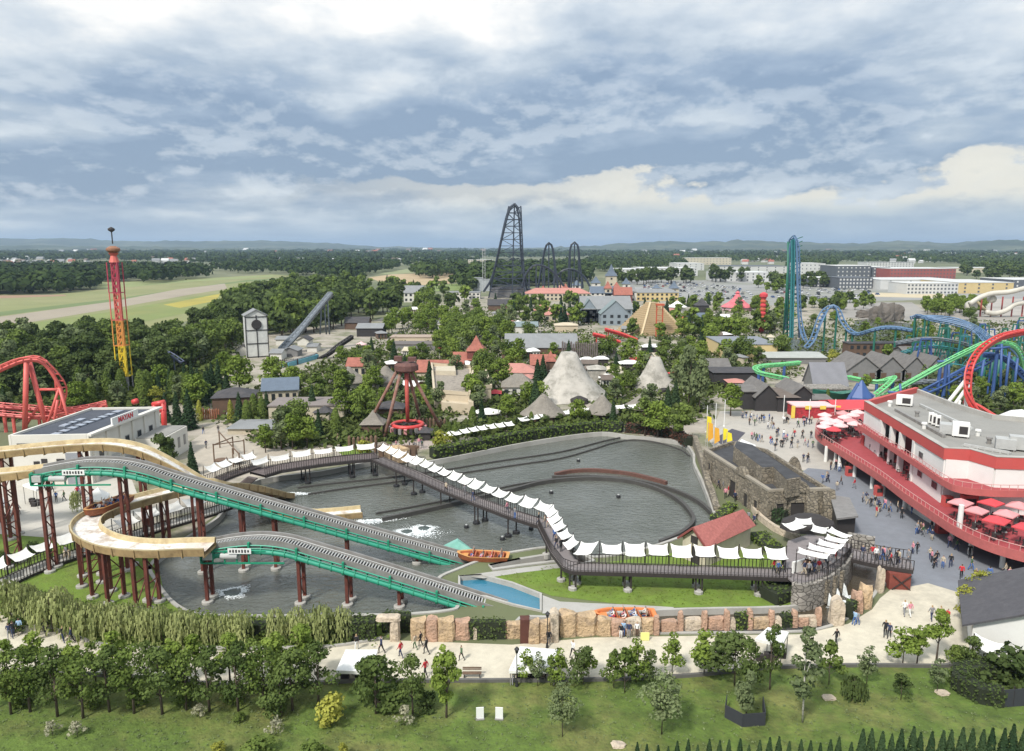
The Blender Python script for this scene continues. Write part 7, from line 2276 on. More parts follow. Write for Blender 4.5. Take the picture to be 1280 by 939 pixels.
# drop tower
q = P(158, 496); t = thing('drop_tower', 'very tall lattice drop tower shading from yellow up to crimson', 'ride', q)
H_ = PY(142, 328, q.y).z
cols_ = [M('tower_grey', (.33, .32, .33), .6, .1, .3), M('tower_yellow', (.72, .52, .03), .6, .08, .3), M('tower_orange', (.66, .27, .06), .6, .08, .3), M('tower_coral', (.58, .13, .10), .6, .08, .3), M('tower_crimson', (.40, .05, .08), .6, .08, .3)]
lv = [0, .16, .39, .58, .78, 1.0]
for k in range(5):
	z0, z1 = H_ * lv[k], H_ * lv[k + 1]
	for part_, w0 in (('lattice_section', 1.3), ('mast_core', .6)):
		mb = MB(cols_[k])
		for sx in (-1, 1):
			for sy in (-1, 1): mb.beam((q.x + sx * w0, q.y + sy * w0, z0), (q.x + sx * w0 * .97, q.y + sy * w0 * .97, z1), .2)
		n_ = max(2, int((z1 - z0) / (2.6 if w0 > 1 else 1.6)))
		for i in range(n_):
			a, b = z0 + (z1 - z0) * i / n_, z0 + (z1 - z0) * (i + 1) / n_
			for sx, sy, ex, ey in ((-1, -1, 1, -1), (1, -1, 1, 1), (1, 1, -1, 1), (-1, 1, -1, -1)):
				if w0 < 1 or i % 3 == 0: mb.beam((q.x + sx * w0, q.y + sy * w0, a), (q.x + ex * w0, q.y + ey * w0, a), .16)
				if w0 < 1: mb.beam((q.x + sx * w0, q.y + sy * w0, a), (q.x + ex * w0, q.y + ey * w0, b), .18)
		mb.build(part_, t)
mb = MB(cols_[3]); mb.lathe((q.x, q.y, H_), [(1.2, 0), (.7, 1.6), (1.2, 2.3)], 10); mb.build('neck', t)
mb = MB(M('tower_cap', (.28, .13, .07), .6, .1, 1)); mb.lathe((q.x, q.y, H_ + 2.3), [(.8, 0), (1.6, .6), (1.6, 1.1), (.6, 1.7)], 14); mb.build('cap', t)
mb = MB(m_dark); mb.tube([(q.x, q.y, H_ + 4.5), (q.x, q.y, H_ + 8)], .15, 5); mb.lathe((q.x, q.y, H_ + 7.4), [(.2, 0), (.8, .4), (.8, .8), (.2, 1.2)], 10); mb.build('lamp_ball', t)
# giant steel coaster
YH = 560.0
t = thing('roller_coaster', 'giant dark steel coaster tower with a lattice lift leaning to its peak', 'roller coaster', (P(632, 372).x, YH, 0))
zt = PY(640, 258, YH).z
def hx(x): return PY(x, 366, YH).x
mb = MB(c_dk)
for dy in (-5, 5):
	for x0, x1 in ((611, 636), (640, 643), (656, 651)):
		mb.beam((hx(x0), YH + dy, 0), (PY(x1, 262, YH).x, YH + dy * .5, zt), .9)
n_ = 14
for dy in (-5, 5):
	for k in range(n_):
		u, v = k / n_, (k + 1) / n_
		lx = lambda w: hx(611) + (PY(636, 262, YH).x - hx(611)) * w
		mx_ = lambda w: hx(640) + (PY(643, 262, YH).x - hx(640)) * w
		rx = lambda w: hx(656) + (PY(651, 262, YH).x - hx(656)) * w
		for f, g_ in ((lx, mx_), (mx_, rx)):
			mb.beam((f(u), YH + dy, zt * u), (g_(u), YH + dy, zt * u), .4)
			mb.beam((f(u), YH + dy, zt * u), (g_(v), YH + dy, zt * v), .35) if k % 2 else mb.beam((g_(u), YH + dy, zt * u), (f(v), YH + dy, zt * v), .35)
mb.build('lattice_tower', t)
c_dkl = M('coaster_grey', (.16, .18, .20), .5, .15, .5)
track('', '', [(604, 364, YH - 8), (615, 345, YH - 8), (626, 300, YH - 8), (634, 268, YH - 7), (640, 256, YH - 6), (646, 257, YH - 5), (650, 275, YH - 4), (652, 310, YH - 3), (655, 345, YH - 2), (660, 362, YH)], c_dk, 3.2, .7, .42, root=t, step=4)
def loop(label, pts, Y, w=2.6, cols=(), mat=c_dk): return track('roller_coaster', label, [(a, b, Y) for a, b in pts], mat, w, .55, .36, cols=cols, colr=.5, step=3)
loop('first narrow inverted U of the giant steel coaster', [(672, 360), (677, 330), (681, 310), (686, 303), (691, 309), (694, 330), (698, 360)], YH + 10, cols=[(686, 304), (679, 320), (693, 322)])
loop('second narrow inverted U of the giant steel coaster', [(711, 360), (712, 330), (714, 309), (718, 303.5), (722, 309), (724, 330), (728, 360)], YH + 30, cols=[(718, 304), (714, 315), (723, 320)])
loop('low arched hill of the giant coaster in front of its loops', [(652, 360), (657, 342), (668, 331), (682, 333), (694, 342), (706, 358)], YH - 12, cols=[(668, 331), (660, 338), (680, 333), (692, 341)])
loop('far low run of the giant coaster towards the castle', [(690, 355), (700, 340), (715, 336), (730, 345), (738, 358)], YH + 15, cols=[(700, 340), (715, 336), (728, 343)])
gantry('slim white flagged mast west of the giant coaster', 605, 366, 310, 2.0, M('mast_white', (.5, .5, .5), .6, .1, 1), 'mast')
# teal and blue launch coaster
YT = P(992, 424).y
t = track('roller_coaster', 'towering teal and blue top hat coaster beyond the park', [(1012, 432, YT - 8), (1006, 424, YT - 6), (1001, 405, YT - 3), (999, 370, YT - 2), (998, 320, YT - 1), (996, 302, YT), (992, 294.5, YT + 1), (988, 302, YT + 2), (987, 330, YT + 3), (986, 370, YT + 4), (984, 412, YT + 5)], c_blue, 1.7, .4, .3, step=2.2)
track('', '', [(990, 422, YT), (991, 380, YT), (992, 330, YT), (992, 300, YT)], c_teal, 1.8, .5, .35, root=t, step=2.5)
zt = PY(992, 296, YT).z
for (x0, x1, m_) in ((984, 985, c_gre), (999, 996, c_blue), (979, 987, c_gre), (990, 990, c_teal)): strut(t, [PY(x0, 423, YT + 3), PY(x1, 302, YT + 2)], m_, .4)
mb = MB(c_gre)
for k in range(24): z = zt * k / 24; mb.beam((PY(985, 400, YT).x, YT + 3, z), (PY(998, 400, YT).x, YT + 1, z + zt / 24), .3)
mb.build('lattice', t)
YB = P(1035, 442).y
t = track('roller_coaster', 'blue coaster hill with white ties beside the launch tower', [(1008, 434, YB - 4), (1016, 424, YB - 3), (1024, 402, YB - 2), (1032, 387, YB), (1040, 381.5, YB), (1047, 385, YB - 1), (1053, 401, YB - 3), (1062, 413, YB - 6), (1072, 416.5, YB - 9), (1088, 412, YB - 12), (1105, 408.5, YB - 14), (1122, 409, YB - 16), (1140, 412, YB - 18)], c_blue, 2.3, .34, .26, cols=[(1032, 387), (1047, 386), (1057, 407), (1066, 415), (1094, 411), (1118, 409)], colmat=c_gre, colr=.36)
YC = P(1190, 452).y
for k in range(4):
	track('roller_coaster', ['blue helix lane sweeping over the green columns, outermost', 'second blue helix lane over the green columns', 'third blue helix lane over the green columns', 'innermost blue helix lane over the green columns'][k],
		[(1138 + k * 3, 396 - k, YC + 4 - k), (1165, 394.5 + k * 1.4, YC + 2 - k * 2), (1195, 398 + k * 2.2, YC - k * 3), (1220, 408 + k * 2, YC - 4 - k * 3), (1240 - k * 2, 424 + k * 1.5, YC - 10 - k * 3)], c_blue, 1.9, .2, .15, cols=[(1142, 396), (1160, 395), (1182, 398), (1203, 402)][k % 2::2] + [(1222, 409)], colmat=c_gre, colr=.34)
YL = P(1190, 500).y
t = track('roller_coaster', 'lime green tube track climbing on blue posts', [(1100, 496, YL + 4), (1107, 492, YL + 4), (1140, 474, YL + 2), (1180, 452, YL), (1210, 437, YL), (1234, 427, YL), (1262, 428, YL + 3), (1275, 440, YL + 8), (1280, 460, YL + 12)], c_lime, 1.2, .42, .16, cols=[(1187, 449), (1172, 456), (1250, 427)], colmat=c_blued, colr=.42)
for a, b in (((1186, 448), (1186, 505)), ((1172, 452), (1190, 452)), ((1145, 492), (1220, 452)), ((1125, 480), (1128, 512)), ((1110, 490), (1135, 492)), ((1252, 430), (1250, 505)), ((1238, 436), (1262, 434)), ((1230, 450), (1222, 500)), ((1262, 440), (1255, 500)), ((1272, 448), (1266, 500))): strut(t, [PY(*a, YL), PY(*b, YL)], c_blued, .3, 'blue_post')
track('roller_coaster', 'deep blue track dropping behind the red arc', [(1230, 442, YL + 4), (1250, 444, YL + 4), (1268, 456, YL + 4), (1290, 480, YL + 4)], c_blued, 2.2, .4, .3, cols=[(1240, 443), (1262, 452)], step=1)
track('roller_coaster', 'deep blue low track crossing beneath the lime green tube', [(1146, 494, YL - 2), (1175, 482, YL), (1200, 468, YL + 2), (1222, 458, YL + 4), (1240, 448, YL + 5)], c_blued, 1.8, .3, .22, cols=[(1160, 488), (1200, 468)])
for k in range(5):
	a = (1226 + k * 9, 448); strut(t, [PY(a[0] + 6, 446, YL + 12), PY(a[0], 490, YL + 12)], c_gre, .45, 'green_post')
YR = P(1212, 545).y
t = track('roller_coaster', 'bright red coaster arc curling down behind the restaurant roof', [(1300, 411, YR + 8), (1275, 413.5, YR + 6), (1250, 420, YR + 4), (1228, 434, YR + 2), (1215, 452, YR), (1210, 472, YR - 1), (1212, 492, YR - 2), (1222, 511, YR - 3), (1240, 529, YR - 4), (1262, 543, YR - 5), (1290, 552, YR - 6)], c_red, 1.15, .42, .2, step=1)
for a, b in (((1208, 474), (1170, 522)), ((1212, 480), (1180, 524)), ((1199, 500), (1196, 530)), ((1208, 498), (1205, 532)), ((1218, 515), (1213, 545)), ((1247, 522), (1245, 548))): strut(t, [PY(*a, YR), PY(*b, YR)], m_wht, .36)
track('roller_coaster', 'second bright red lane running out behind the dome', [(1206, 500, YR + 3), (1222, 506, YR + 2), (1245, 520, YR), (1270, 531, YR - 2), (1300, 542, YR - 4)], c_red, 1.15, .3, .18, step=1, cols=[(1247, 521)], colmat=m_wht)
# little green and blue coaster beyond the black barns
YG = P(960, 488).y
track('roller_coaster', 'small lime green coaster lane curling on blue posts', [(1000, 452, YG + 6), (980, 454, YG + 5), (955, 456, YG + 4), (944, 459, YG + 1), (948, 464, YG - 2), (965, 468, YG - 3), (985, 472, YG - 3)], c_lime, 1.2, .3, .18, cols=[(978, 454), (955, 456), (950, 465)], colmat=c_blued, colr=.4)
track('roller_coaster', 'small lime green coaster lane east of the ribbed barn', [(1060, 470, YG + 4), (1080, 474, YG), (1100, 476, YG - 2), (1118, 470, YG - 2), (1110, 480, YG - 8), (1095, 492, YG - 12)], c_lime, 1.2, .3, .18, cols=[(1100, 476), (1115, 473)], colmat=c_blued, colr=.4)
t = thing('sculpture', 'green hull with a big blue wave shape beside the ribbed barn', 'sculpture', P(1055, 502)); q = P(1048, 502); mb = MB(c_gre)
vs = []
for k in range(13):
	u = k / 12; x = -6.5 + 13 * u; w = 1.6 * math.sin(math.pi * min(1, u * 1.05 + .02)) ** .6
	vs += [(q.x + x, q.y - w, 2.2 + .9 * abs(u - .5) * 2), (q.x + x, q.y, .4), (q.x + x, q.y + w, 2.2 + .9 * abs(u - .5) * 2)]
mb.add(vs, [f for k in range(12) for f in ((3 * k, 3 * k + 3, 3 * k + 4, 3 * k + 1), (3 * k + 1, 3 * k + 4, 3 * k + 5, 3 * k + 2))]); mb.build('hull', t)
q = P(1075, 506); mb = MB(c_blued); mb.lathe((q.x, q.y, 0), [(2.6, 0), (2.4, 2), (1.2, 4.2), (.2, 6)], 7, sx=1.2); mb.tube([(q.x - 3, q.y, 1), (q.x - 1, q.y, 5), (q.x + 3, q.y, 2.0)], .5, 6); mb.build('wave', t)
# low purple coaster in the west wood
YW = P(180, 470).y
track('roller_coaster', 'slate blue low coaster arch in the western wood', [(136, 450, YW), (160, 441, YW), (178, 437, YW), (200, 437, YW), (215, 443, YW), (228, 452, YW)], M('coaster_violet', (.13, .15, .22), .5, .1, .5), 2.0, .3, .2, cols=[(160, 441), (190, 437), (215, 443)])
# windmill-like white tower and the long dark chute behind it
t = H('white half timbered tower with a black round window', 310, 336, 447, 394, 387, 6.5, M('tower_white', (.60, .60, .56), .9, .1, .6, stain=(.42, .42, .40), stain_scale=.4), R_GREY, 'gable', gable_front=True, name='timber_tower', yaw=.45)
q = P(323, 447); h = HT(323, 447, 394); w = (P(336, 447) - P(310, 447)).length / 2
mb = MB(W_BLACK)
for x in (-w, 0, w): mb.box((x, -.06, h / 2), (.3, .2, h))
for k in range(4): mb.box((0, -.07, h * k / 3.2 + .3), (w * 2, .18, .28))
for y in (0, 6.5): mb.box((w + .03, y, h / 2), (.2, .35, h))
mb.build('timber_frame', t, world=False)
mb = MB(m_dark); mb.lathe((0, 0, 0), [(1.7, 0), (1.7, .25), (1.3, .3)], 14); o = mb.build('round_window', t, world=False); o.rotation_euler = (math.pi / 2, 0, 0); o.location = (0, -.1, h * .78)
for k, (x0, x1, yb, ye, yr, w_, r_, lb) in enumerate([(296, 312, 446, 437, 431, W_WHITE, R_DARK, 'gabled white annexe at the foot of the timber tower'), (338, 352, 450, 441, 436, W_WHITE, R_GREY, 'crumbling white shed east of the timber tower'), (352, 372, 446, 438, 434, W_GREY, R_GREY, 'grey roofed mine shed among white ruins'), (345, 360, 432, 424, 420, W_WHITE, R_GREY, 'white barrel roofed shed behind the ruins'), (372, 386, 432, 425, 421, W_WHITE, R_DARK, 'small white mine hut under the chute'), (384, 396, 440, 433, 429, W_WHITE, R_GREY, 'last white mine hut before the trees')]):
	H(lb, x0, x1, yb, ye, yr, 6, w_, r_, 'gable', name='mine_hut', gable_front=k % 2 == 0)
palisade('heap of dark broken timbers below the mine huts', 338, 372, 456, 450, W_BLACK, 'timber_heap', .3)
YM = P(385, 440).y
t = track('mine_chute', 'long dark inclined chute rising to the edge of the wood', [(352, 436, YM - 6), (372, 415, YM), (392, 391, YM + 4), (413, 366, YM + 8)], c_dkl, 3.0, .9, .5, step=2)
for a in ((405, 377), (409, 372), (402, 380)): strut(t, [PY(*a, YM + 7), PY(a[0] + (3 if a[0] != 402 else -2), 418, YM + 7)], c_dkl, .3)
t = thing('water_chute', 'pale blue water channel with a dark covered ramp behind the huts', 'water ride', P(380, 462))
q = [P(357, 459), P(395, 448), P(430, 441)]
for a, b, m_, z, w_ in ((q[0], q[1], M('chute_water', (.12, .34, .42), .3, .1, .5), 1.4, 2.2), (q[0] + Vector((0, -1.6, 0)), q[1] + Vector((0, -1.6, 0)), m_steel, 1.7, .5), (q[0] + Vector((0, 1.6, 0)), q[1] + Vector((0, 1.6, 0)), m_steel, 1.7, .5)):
	mb = MB(m_); mb.beam(a + Vector((0, 0, z / 2)), b + Vector((0, 0, z / 2)), w_, z); mb.build('channel', t)
track('', '', [(398, 448, q[1].y), (412, 440, q[1].y), (425, 430, q[1].y + 2), (440, 420, q[1].y + 4)], W_BLACK, 2.4, .6, .35, root=t, step=1.2)
# swing ride
q = P(507, 545); t = thing('swing_ride', 'giant red pendulum swing ride on four weathered legs', 'ride', q)
m_leg = M('weathered_red', (.24, .11, .08), .8, .25, 1.2, stain=(.34, .27, .21), stain_scale=1.0)
top = PY(508, 462, q.y); hz = top.z
for (bx, by, tx) in ((455, 541, 500), (480, 549, 505), (554, 541, 515), (528, 534, 511)):
	b = P(bx, by); strut(t, [b, Vector((q.x + (tx - 508) / 6.2, q.y + (b.y - q.y) * .15, hz))], m_leg, .33, 'leg')
mb = MB(m_leg); mb.mats = [M('drum_brown', (.13, .06, .05), .8, .3, 1.5)]; mb.lathe((top.x, q.y, hz - .6), [(1.0, 0), (2.1, .5), (2.1, 1.5), (1.7, 2.0)], 12, sx=1.15); mb.box((top.x - 1.6, q.y, hz + 2.2), (1.5, 1.2, 1.0)); mb.box((top.x + 1.2, q.y, hz + 2.1), (1.6, 1.2, .8)); mb.build('drive_head', t)
mb = MB(M('arm_red', (.48, .09, .07), .6, .12, 1)); mb.tube([(top.x, q.y, hz), (top.x, q.y, 3.0)], [.45, .38], 10); mb.build('arm', t, smooth=True)
mb = MB(c_red); mb.tube([(top.x + math.cos(a) * 3.0, q.y + math.sin(a) * 3.0, 2.4) for a in np.linspace(0, 2 * math.pi, 21)[:-1]], .42, 7, closed=True); mb.build('seat_ring', t, smooth=True)
mb = MB(m_dark)
for k in range(6): a = k * math.pi / 3; mb.beam((top.x, q.y, 2.6), (top.x + math.cos(a) * 3, q.y + math.sin(a) * 3, 2.4), .2)
mb.build('spokes', t)
for k in range(20):
	a = k * math.pi / 10; mb = MB([m_pinkc, m_dark, m_steel][k % 3]); mb.box((top.x + math.cos(a) * 3.5, q.y + math.sin(a) * 3.5, 1.7), (.6, .6, 1.1), a); mb.build('seat', t)
sheet('ride_yard', [(466, 545), (486, 536), (548, 536), (560, 545), (548, 560), (490, 566)], .03, M('yard', (.36, .30, .26), .9, .1, 1))
mb = MB(m_bamboo, m_sand); q = P(497, 577); mb.box((q.x, q.y, 1.5), (6.5, .4, 3)); mb.m(1).lathe((q.x, q.y - .5, 0), [(2.3, 0), (2.3, 2.6), (.6, 3.2)], 12, sy=.2)
tag(mb.build('entrance_gate'), 'brown timber entrance arch before the swing ride', 'gate')
H('small black peaked canopy at the swing ride gate', 524, 538, 551, 541, 533, 3, m_dark, R_DARK, 'pyr', name='canopy', cat='canopy')
# red and grey kiddie coaster by the pyramid
for k, (a, b) in enumerate((((742, 417), (775, 427)), ((757, 411), (796, 424)))):
	track('roller_coaster', ['red edged grey ramp coaster west of the pyramid', 'second red edged ramp close to the pyramid'][k], [(a[0], a[1], P(760, 430).y + k * 8), ((a[0] + b[0]) / 2, (a[1] + b[1]) / 2 - 1, P(760, 430).y + k * 8), (b[0], b[1], P(760, 430).y + k * 8)], c_red, 2.6, .5, .4, cols=[(a[0] + 4, a[1]), (b[0] - 5, b[1])], step=1.2)
# water slides
for k, (pts, m_, lb) in enumerate([([(1290, 358, 0), (1262, 365, 0), (1240, 367, 0), (1225, 372, 0), (1212, 380, 0)], M('slide_cream', (.52, .49, .42), .5, .1, .3), 'long cream water slide tube, the upper one'), ([(1290, 378, 0), (1270, 380, 0), (1258, 388, 0), (1244, 392, 0), (1232, 390, 0)], MATS['slide_cream'], 'broad cream water slide run, the lower one'), ([(1220, 376, 0), (1228, 384, 0), (1236, 391, 0)], m_rimt, 'beige slide that drops to the red landing')]):
	Y = 400 + k * 4; mb = MB(m_); p = spline([PY(a, b, Y) for a, b, _ in pts], 5); mb.tube(p, 1.35 if k < 2 else .8, 8)
	o = tag(mb.build('water_slide', smooth=True), lb, 'water slide')
for k, (x, y) in enumerate(((1214, 383), (1240, 374))):
	q = PY(x, y, 402); mb = MB(MATS['slide_cream']); mb.tube([q + Vector((0, -1, 0)), q + Vector((0, 1.5, 0))], 3.0 - k, 14); tag(mb.build('slide_funnel', smooth=True), ['round white slide funnel above the poplars', 'round beige slide funnel with orange rings'][k], 'water slide')
for k in range(5):
	q = P(1225 + k * 13, 396); mb = MB(M('slide_post_red', (.35, .07, .06), .7, .1, 1)); mb.tube([q, q + Vector((0, 0, 11))], .4, 5); tag(mb.build('slide_post'), 'dark red post under the cream slides', 'post', 'posts under the slides')
# the thicket of bents, catwalks and low lanes under the helix
t = thing('coaster_supports', 'thicket of teal bents and catwalks between helix and lime tube', 'roller coaster', P(1190, 455))
for k in range(34):
	x, y = random.uniform(1128, 1275), random.uniform(438, 482); q = P(x, y); h = random.uniform(6, 13); dx = random.uniform(1.5, 3)
	mb = MB([c_gre, c_teal, c_gre, c_blued][k % 4]); mb.beam(q, q + Vector((dx * .5, 0, h)), .34); mb.beam(q + Vector((dx * 2, 0, 0)), q + Vector((dx * 1.5, 0, h)), .34); mb.beam(q + Vector((dx * .5, 0, h)), q + Vector((dx * 1.5, 0, h)), .4); mb.beam(q + Vector((dx * .25, 0, h * .5)), q + Vector((dx * 1.75, 0, h * .5)), .22); mb.beam(q, q + Vector((dx * 1.75, 0, h * .5)), .16); mb.build('bent', t)
for k, (lb, m_, pts) in enumerate((('teal low lane weaving between the helix bents', c_teal, [(1128, 440), (1160, 432), (1195, 436), (1225, 448), (1250, 460)]), ('slate low lane under the helix', c_dkl, [(1120, 428), (1160, 422), (1200, 427), (1238, 440), (1280, 448)]), ('teal lane dipping behind the lime tube', c_teal, [(1150, 466), (1185, 455), (1222, 462), (1262, 478), (1290, 486)]),
		('blue lane curling high at the east side', c_blue, [(1236, 424), (1256, 428), (1272, 440), (1280, 458), (1278, 476)]), ('pale steel catwalk along the coaster yard', c_dkl, [(1130, 478), (1190, 476), (1290, 492)]))):
	track('roller_coaster', lb, [(a, b, YC - 14 - k * 9) for a, b in pts], m_, 1.7, .28, .2, cols=[pts[1], pts[3]] if k < 4 else (), colmat=c_gre, colr=.3)
# ---------------------------------------------------------------- far town, car parks
W_FAR = M('far_white', (.55, .55, .53), .9, .08, .05, stain=(.45, .45, .43), stain_scale=.03)
W_FARG = M('far_grey', (.10, .11, .125), .9, .1, .05)
W_FARR = M('far_brick', (.30, .09, .08), .9, .15, .05)
W_FARC = M('far_cream', (.52, .47, .36), .9, .1, .05)
for x0, x1, yb, yt, d, w_, r_, n, lb in [(772, 800, 347, 337, 60, W_FAR, W_FAR, 6, 'white warehouse at the end of the line of park trees'), (800, 872, 345, 335.5, 60, W_FAR, W_FAR, 12, 'long white warehouse behind the line of park trees'), (846, 880, 338, 329.5, 60, W_FAR, W_FAR, 5, 'tall white factory block behind the long warehouse'),
		(897, 965, 352, 341, 50, W_FAR, W_FAR, 10, 'white office hall beyond the car park'), (900, 985, 342, 333, 60, W_FAR, W_FARG, 8, 'long white roofed works behind the office hall'), (858, 914, 331, 322.5, 40, W_FARC, W_FAR, 14, 'pale apartment block on the plain before the hills'), (1000, 1031, 343, 329.5, 50, W_FAR, W_FAR, 6, 'square white hall beside the launch tower'),
		(1045, 1088, 347, 332.5, 50, W_FARG, W_FAR, 8, 'black office block with white roof line'), (1048, 1090, 361, 347.5, 30, W_FARG, W_FARG, 10, 'dark glass showroom, the larger one'), (1012, 1046, 359, 347.5, 30, W_FARG, W_FAR, 8, 'dark glass showroom, the smaller one'), (1090, 1112, 347, 334, 40, W_FARG, W_FAR, 4, 'dark block between office and brick hall'),
		(1112, 1194, 348.5, 336, 60, W_FARR, W_FAR, 20, 'long dark red brick hall with a white roof'), (1084, 1142, 334, 328, 40, W_FAR, R_GREY, 16, 'grey apartment rows behind the brick hall'), (1100, 1200, 362, 350, 50, W_FAR, W_FAR, 4, 'pale retail hall with low green hedge'), (1133, 1197, 368, 354.5, 30, W_FAR, W_FAR, 14, 'white retail block with many dark windows'),
		(1197, 1266, 367, 353.5, 60, W_YEL, W_FAR, 4, 'yellow and cream retail hall beside the slides'), (1266, 1330, 360, 350, 50, W_FARG, W_FAR, 6, 'grey hall behind the cream slides'), (585, 616, 331.5, 325, 30, W_FARC, W_FAR, 10, 'pale school building west of the giant coaster'), (1190, 1262, 341, 335, 40, W_FARC, W_FAR, 0, 'low cream sheds on the edge of the eastern wood')]:
	H(lb, x0, x1, yb, yt, yt - .5, d, w_, r_, 'flat', name='warehouse', wins=n, over=.5, winmat=W_FARG if w_ is not W_FARG else W_FAR)
def simple(vs_fs, name, mats):
	mb = MB(*mats)
	for mi, a in vs_fs: mb.m(mi).box(*a)
	o = mb.build(name); me = o.data; bpy.data.objects.remove(o); return me
hm = []
for k, (w_, r_) in enumerate(((W_FAR, R_GREY), (W_FARC, R_GREY), (W_FAR, MATS['brown_shingle']), (W_FAR, R_RED), (W_FAR, W_FAR))):
	mb = MB(w_, r_); mb.box((0, 0, 3), (12, 9, 6)); mb.m(1).add([(-6.6, -5, 5.6), (6.6, -5, 5.6), (6.6, 5, 5.6), (-6.6, 5, 5.6), (-6.6, 0, 10), (6.6, 0, 10)], [(0, 1, 5, 4), (2, 3, 4, 5), (0, 4, 3), (1, 2, 5)])
	o = mb.build('house'); hm.append(o.data); bpy.data.objects.remove(o)
for x0, x1, y0, y1, n, lb in ((2, 118, 325.5, 334, 34, 'far village house between the two western woods'), (150, 420, 325, 331, 34, 'far village house beyond the hay fields'), (490, 530, 321, 331, 9, 'far house on the hill road above the stubble field'), (740, 1280, 316, 324, 60, 'far town house below the eastern hills'), (0, 620, 315, 321, 40, 'tiny far house on the plain under the western hills'), (925, 1010, 324, 331, 14, 'far house behind the long works'), (1100, 1260, 322, 330, 16, 'far house among the eastern woods')):
	for k in range(n):
		p = P(random.uniform(x0, x1), random.uniform(y0, y1))
		o = bpy.data.objects.new('house', random.choice(hm)); C.objects.link(o); o.location = p; o.rotation_euler.z = random.uniform(-.5, .5); s = random.uniform(.7, 1.3) * max(1, p.y / 2200); o.scale = (s, s, s)
		tag(o, lb, 'house', lb.replace('house', 'houses'))
mb = MB(m_plate, m_glass, m_blackp)
mb.box((0, 0, .55), (4.4, 1.75, .6)); mb.m(1).box((-.15, 0, 1.1), (2.5, 1.55, .55), taper=.8); mb.m(0).box((-.15, 0, 1.4), (1.9, 1.25, .06))
for a in (-1.35, 1.35):
	for b in (-.85, .85): mb.m(2).tube([(a, b - .1, .32), (a, b + .1, .32)], .32, 8)
o = mb.build('parked_car'); CAR = o.data; bpy.data.objects.remove(o)
paints = [M('paint_' + n, c, .35, .03, 1) for n, c in (('white', (.75, .75, .75)), ('silver', (.45, .46, .48)), ('grey', (.16, .17, .18)), ('black', (.02, .02, .025)), ('blue', (.04, .10, .28)), ('red', (.35, .03, .03)), ('beige', (.42, .38, .30)))]
def cars(px, n, lb, rows=2.6):
	w = P2(px); c = 0
	ys = np.linspace(min(p.y for p in w), max(p.y for p in w), 40)
	spots = []
	for j, y in enumerate(ys):
		x = min(p.x for p in w)
		while x < max(p.x for p in w):
			if inside(x, y, [(p.x, p.y) for p in w]) and random.random() < .88: spots.append((x, y))
			x += 2.7
	random.shuffle(spots)
	for x, y in spots[:n]:
		o = bpy.data.objects.new('parked_car', CAR); C.objects.link(o); o.location = (x, y, .06); o.rotation_euler.z = math.pi / 2 + random.uniform(-.05, .05)
		o.material_slots[0].link = 'OBJECT'; o.material_slots[0].material = random.choices(paints, (9, 7, 2, 2, 1, 1, 1))[0]
		tag(o, lb, 'car', 'cars ' + lb.split(' ', 2)[2])
cars([(800, 371), (806, 356), (850, 352), (925, 360), (948, 371), (920, 377), (860, 376)], 190, 'parked car in the packed car park beyond the castle')
cars([(962, 374), (966, 362), (1080, 361), (1100, 370), (1060, 377)], 85, 'parked car in the eastern car park behind the launch tower')

# ---------------------------------------------------------------- trees and shrubs
def near_built(p, m=1.0): return any((p.x - x) ** 2 + (p.y - y) ** 2 < (r * m) ** 2 for x, y, r in BUILT)
PUT = []
def fill(poly, n, keys, h0, h1, gap=1.0, words=None, built=.85, label=None, group=None):
	xs = [p[0] for p in poly]; ys = [p[1] for p in poly]; c = tries = 0
	while c < n and tries < n * 60:
		tries += 1
		a, b = random.uniform(min(xs), max(xs)), random.uniform(min(ys), max(ys))
		if not inside(a, b, poly): continue
		p = P(a, b)
		if near_built(p, built) or inside(p.x, p.y, pond_w): continue
		k = random.choice(keys); h = random.uniform(h0, h1)
		rr = gap * PROTO[k][3] * h / PROTO[k][2]
		if any((p.x - x) ** 2 + (p.y - y) ** 2 < (rr + r) ** 2 for x, y, r in PUT): continue
		PUT.append((p.x, p.y, rr)); plant(k, p, h, words=words, label=label, group=group); c += 1
def T(key, x, yb, yt, wide=1.0, label=None, words=None):
	p = P(x, yb); h = HT(x, yb, yt)
	PUT.append((p.x, p.y, PROTO[key][3] * h / PROTO[key][2] * .5))
	return plant(key, p, h, label, None, wide, words)
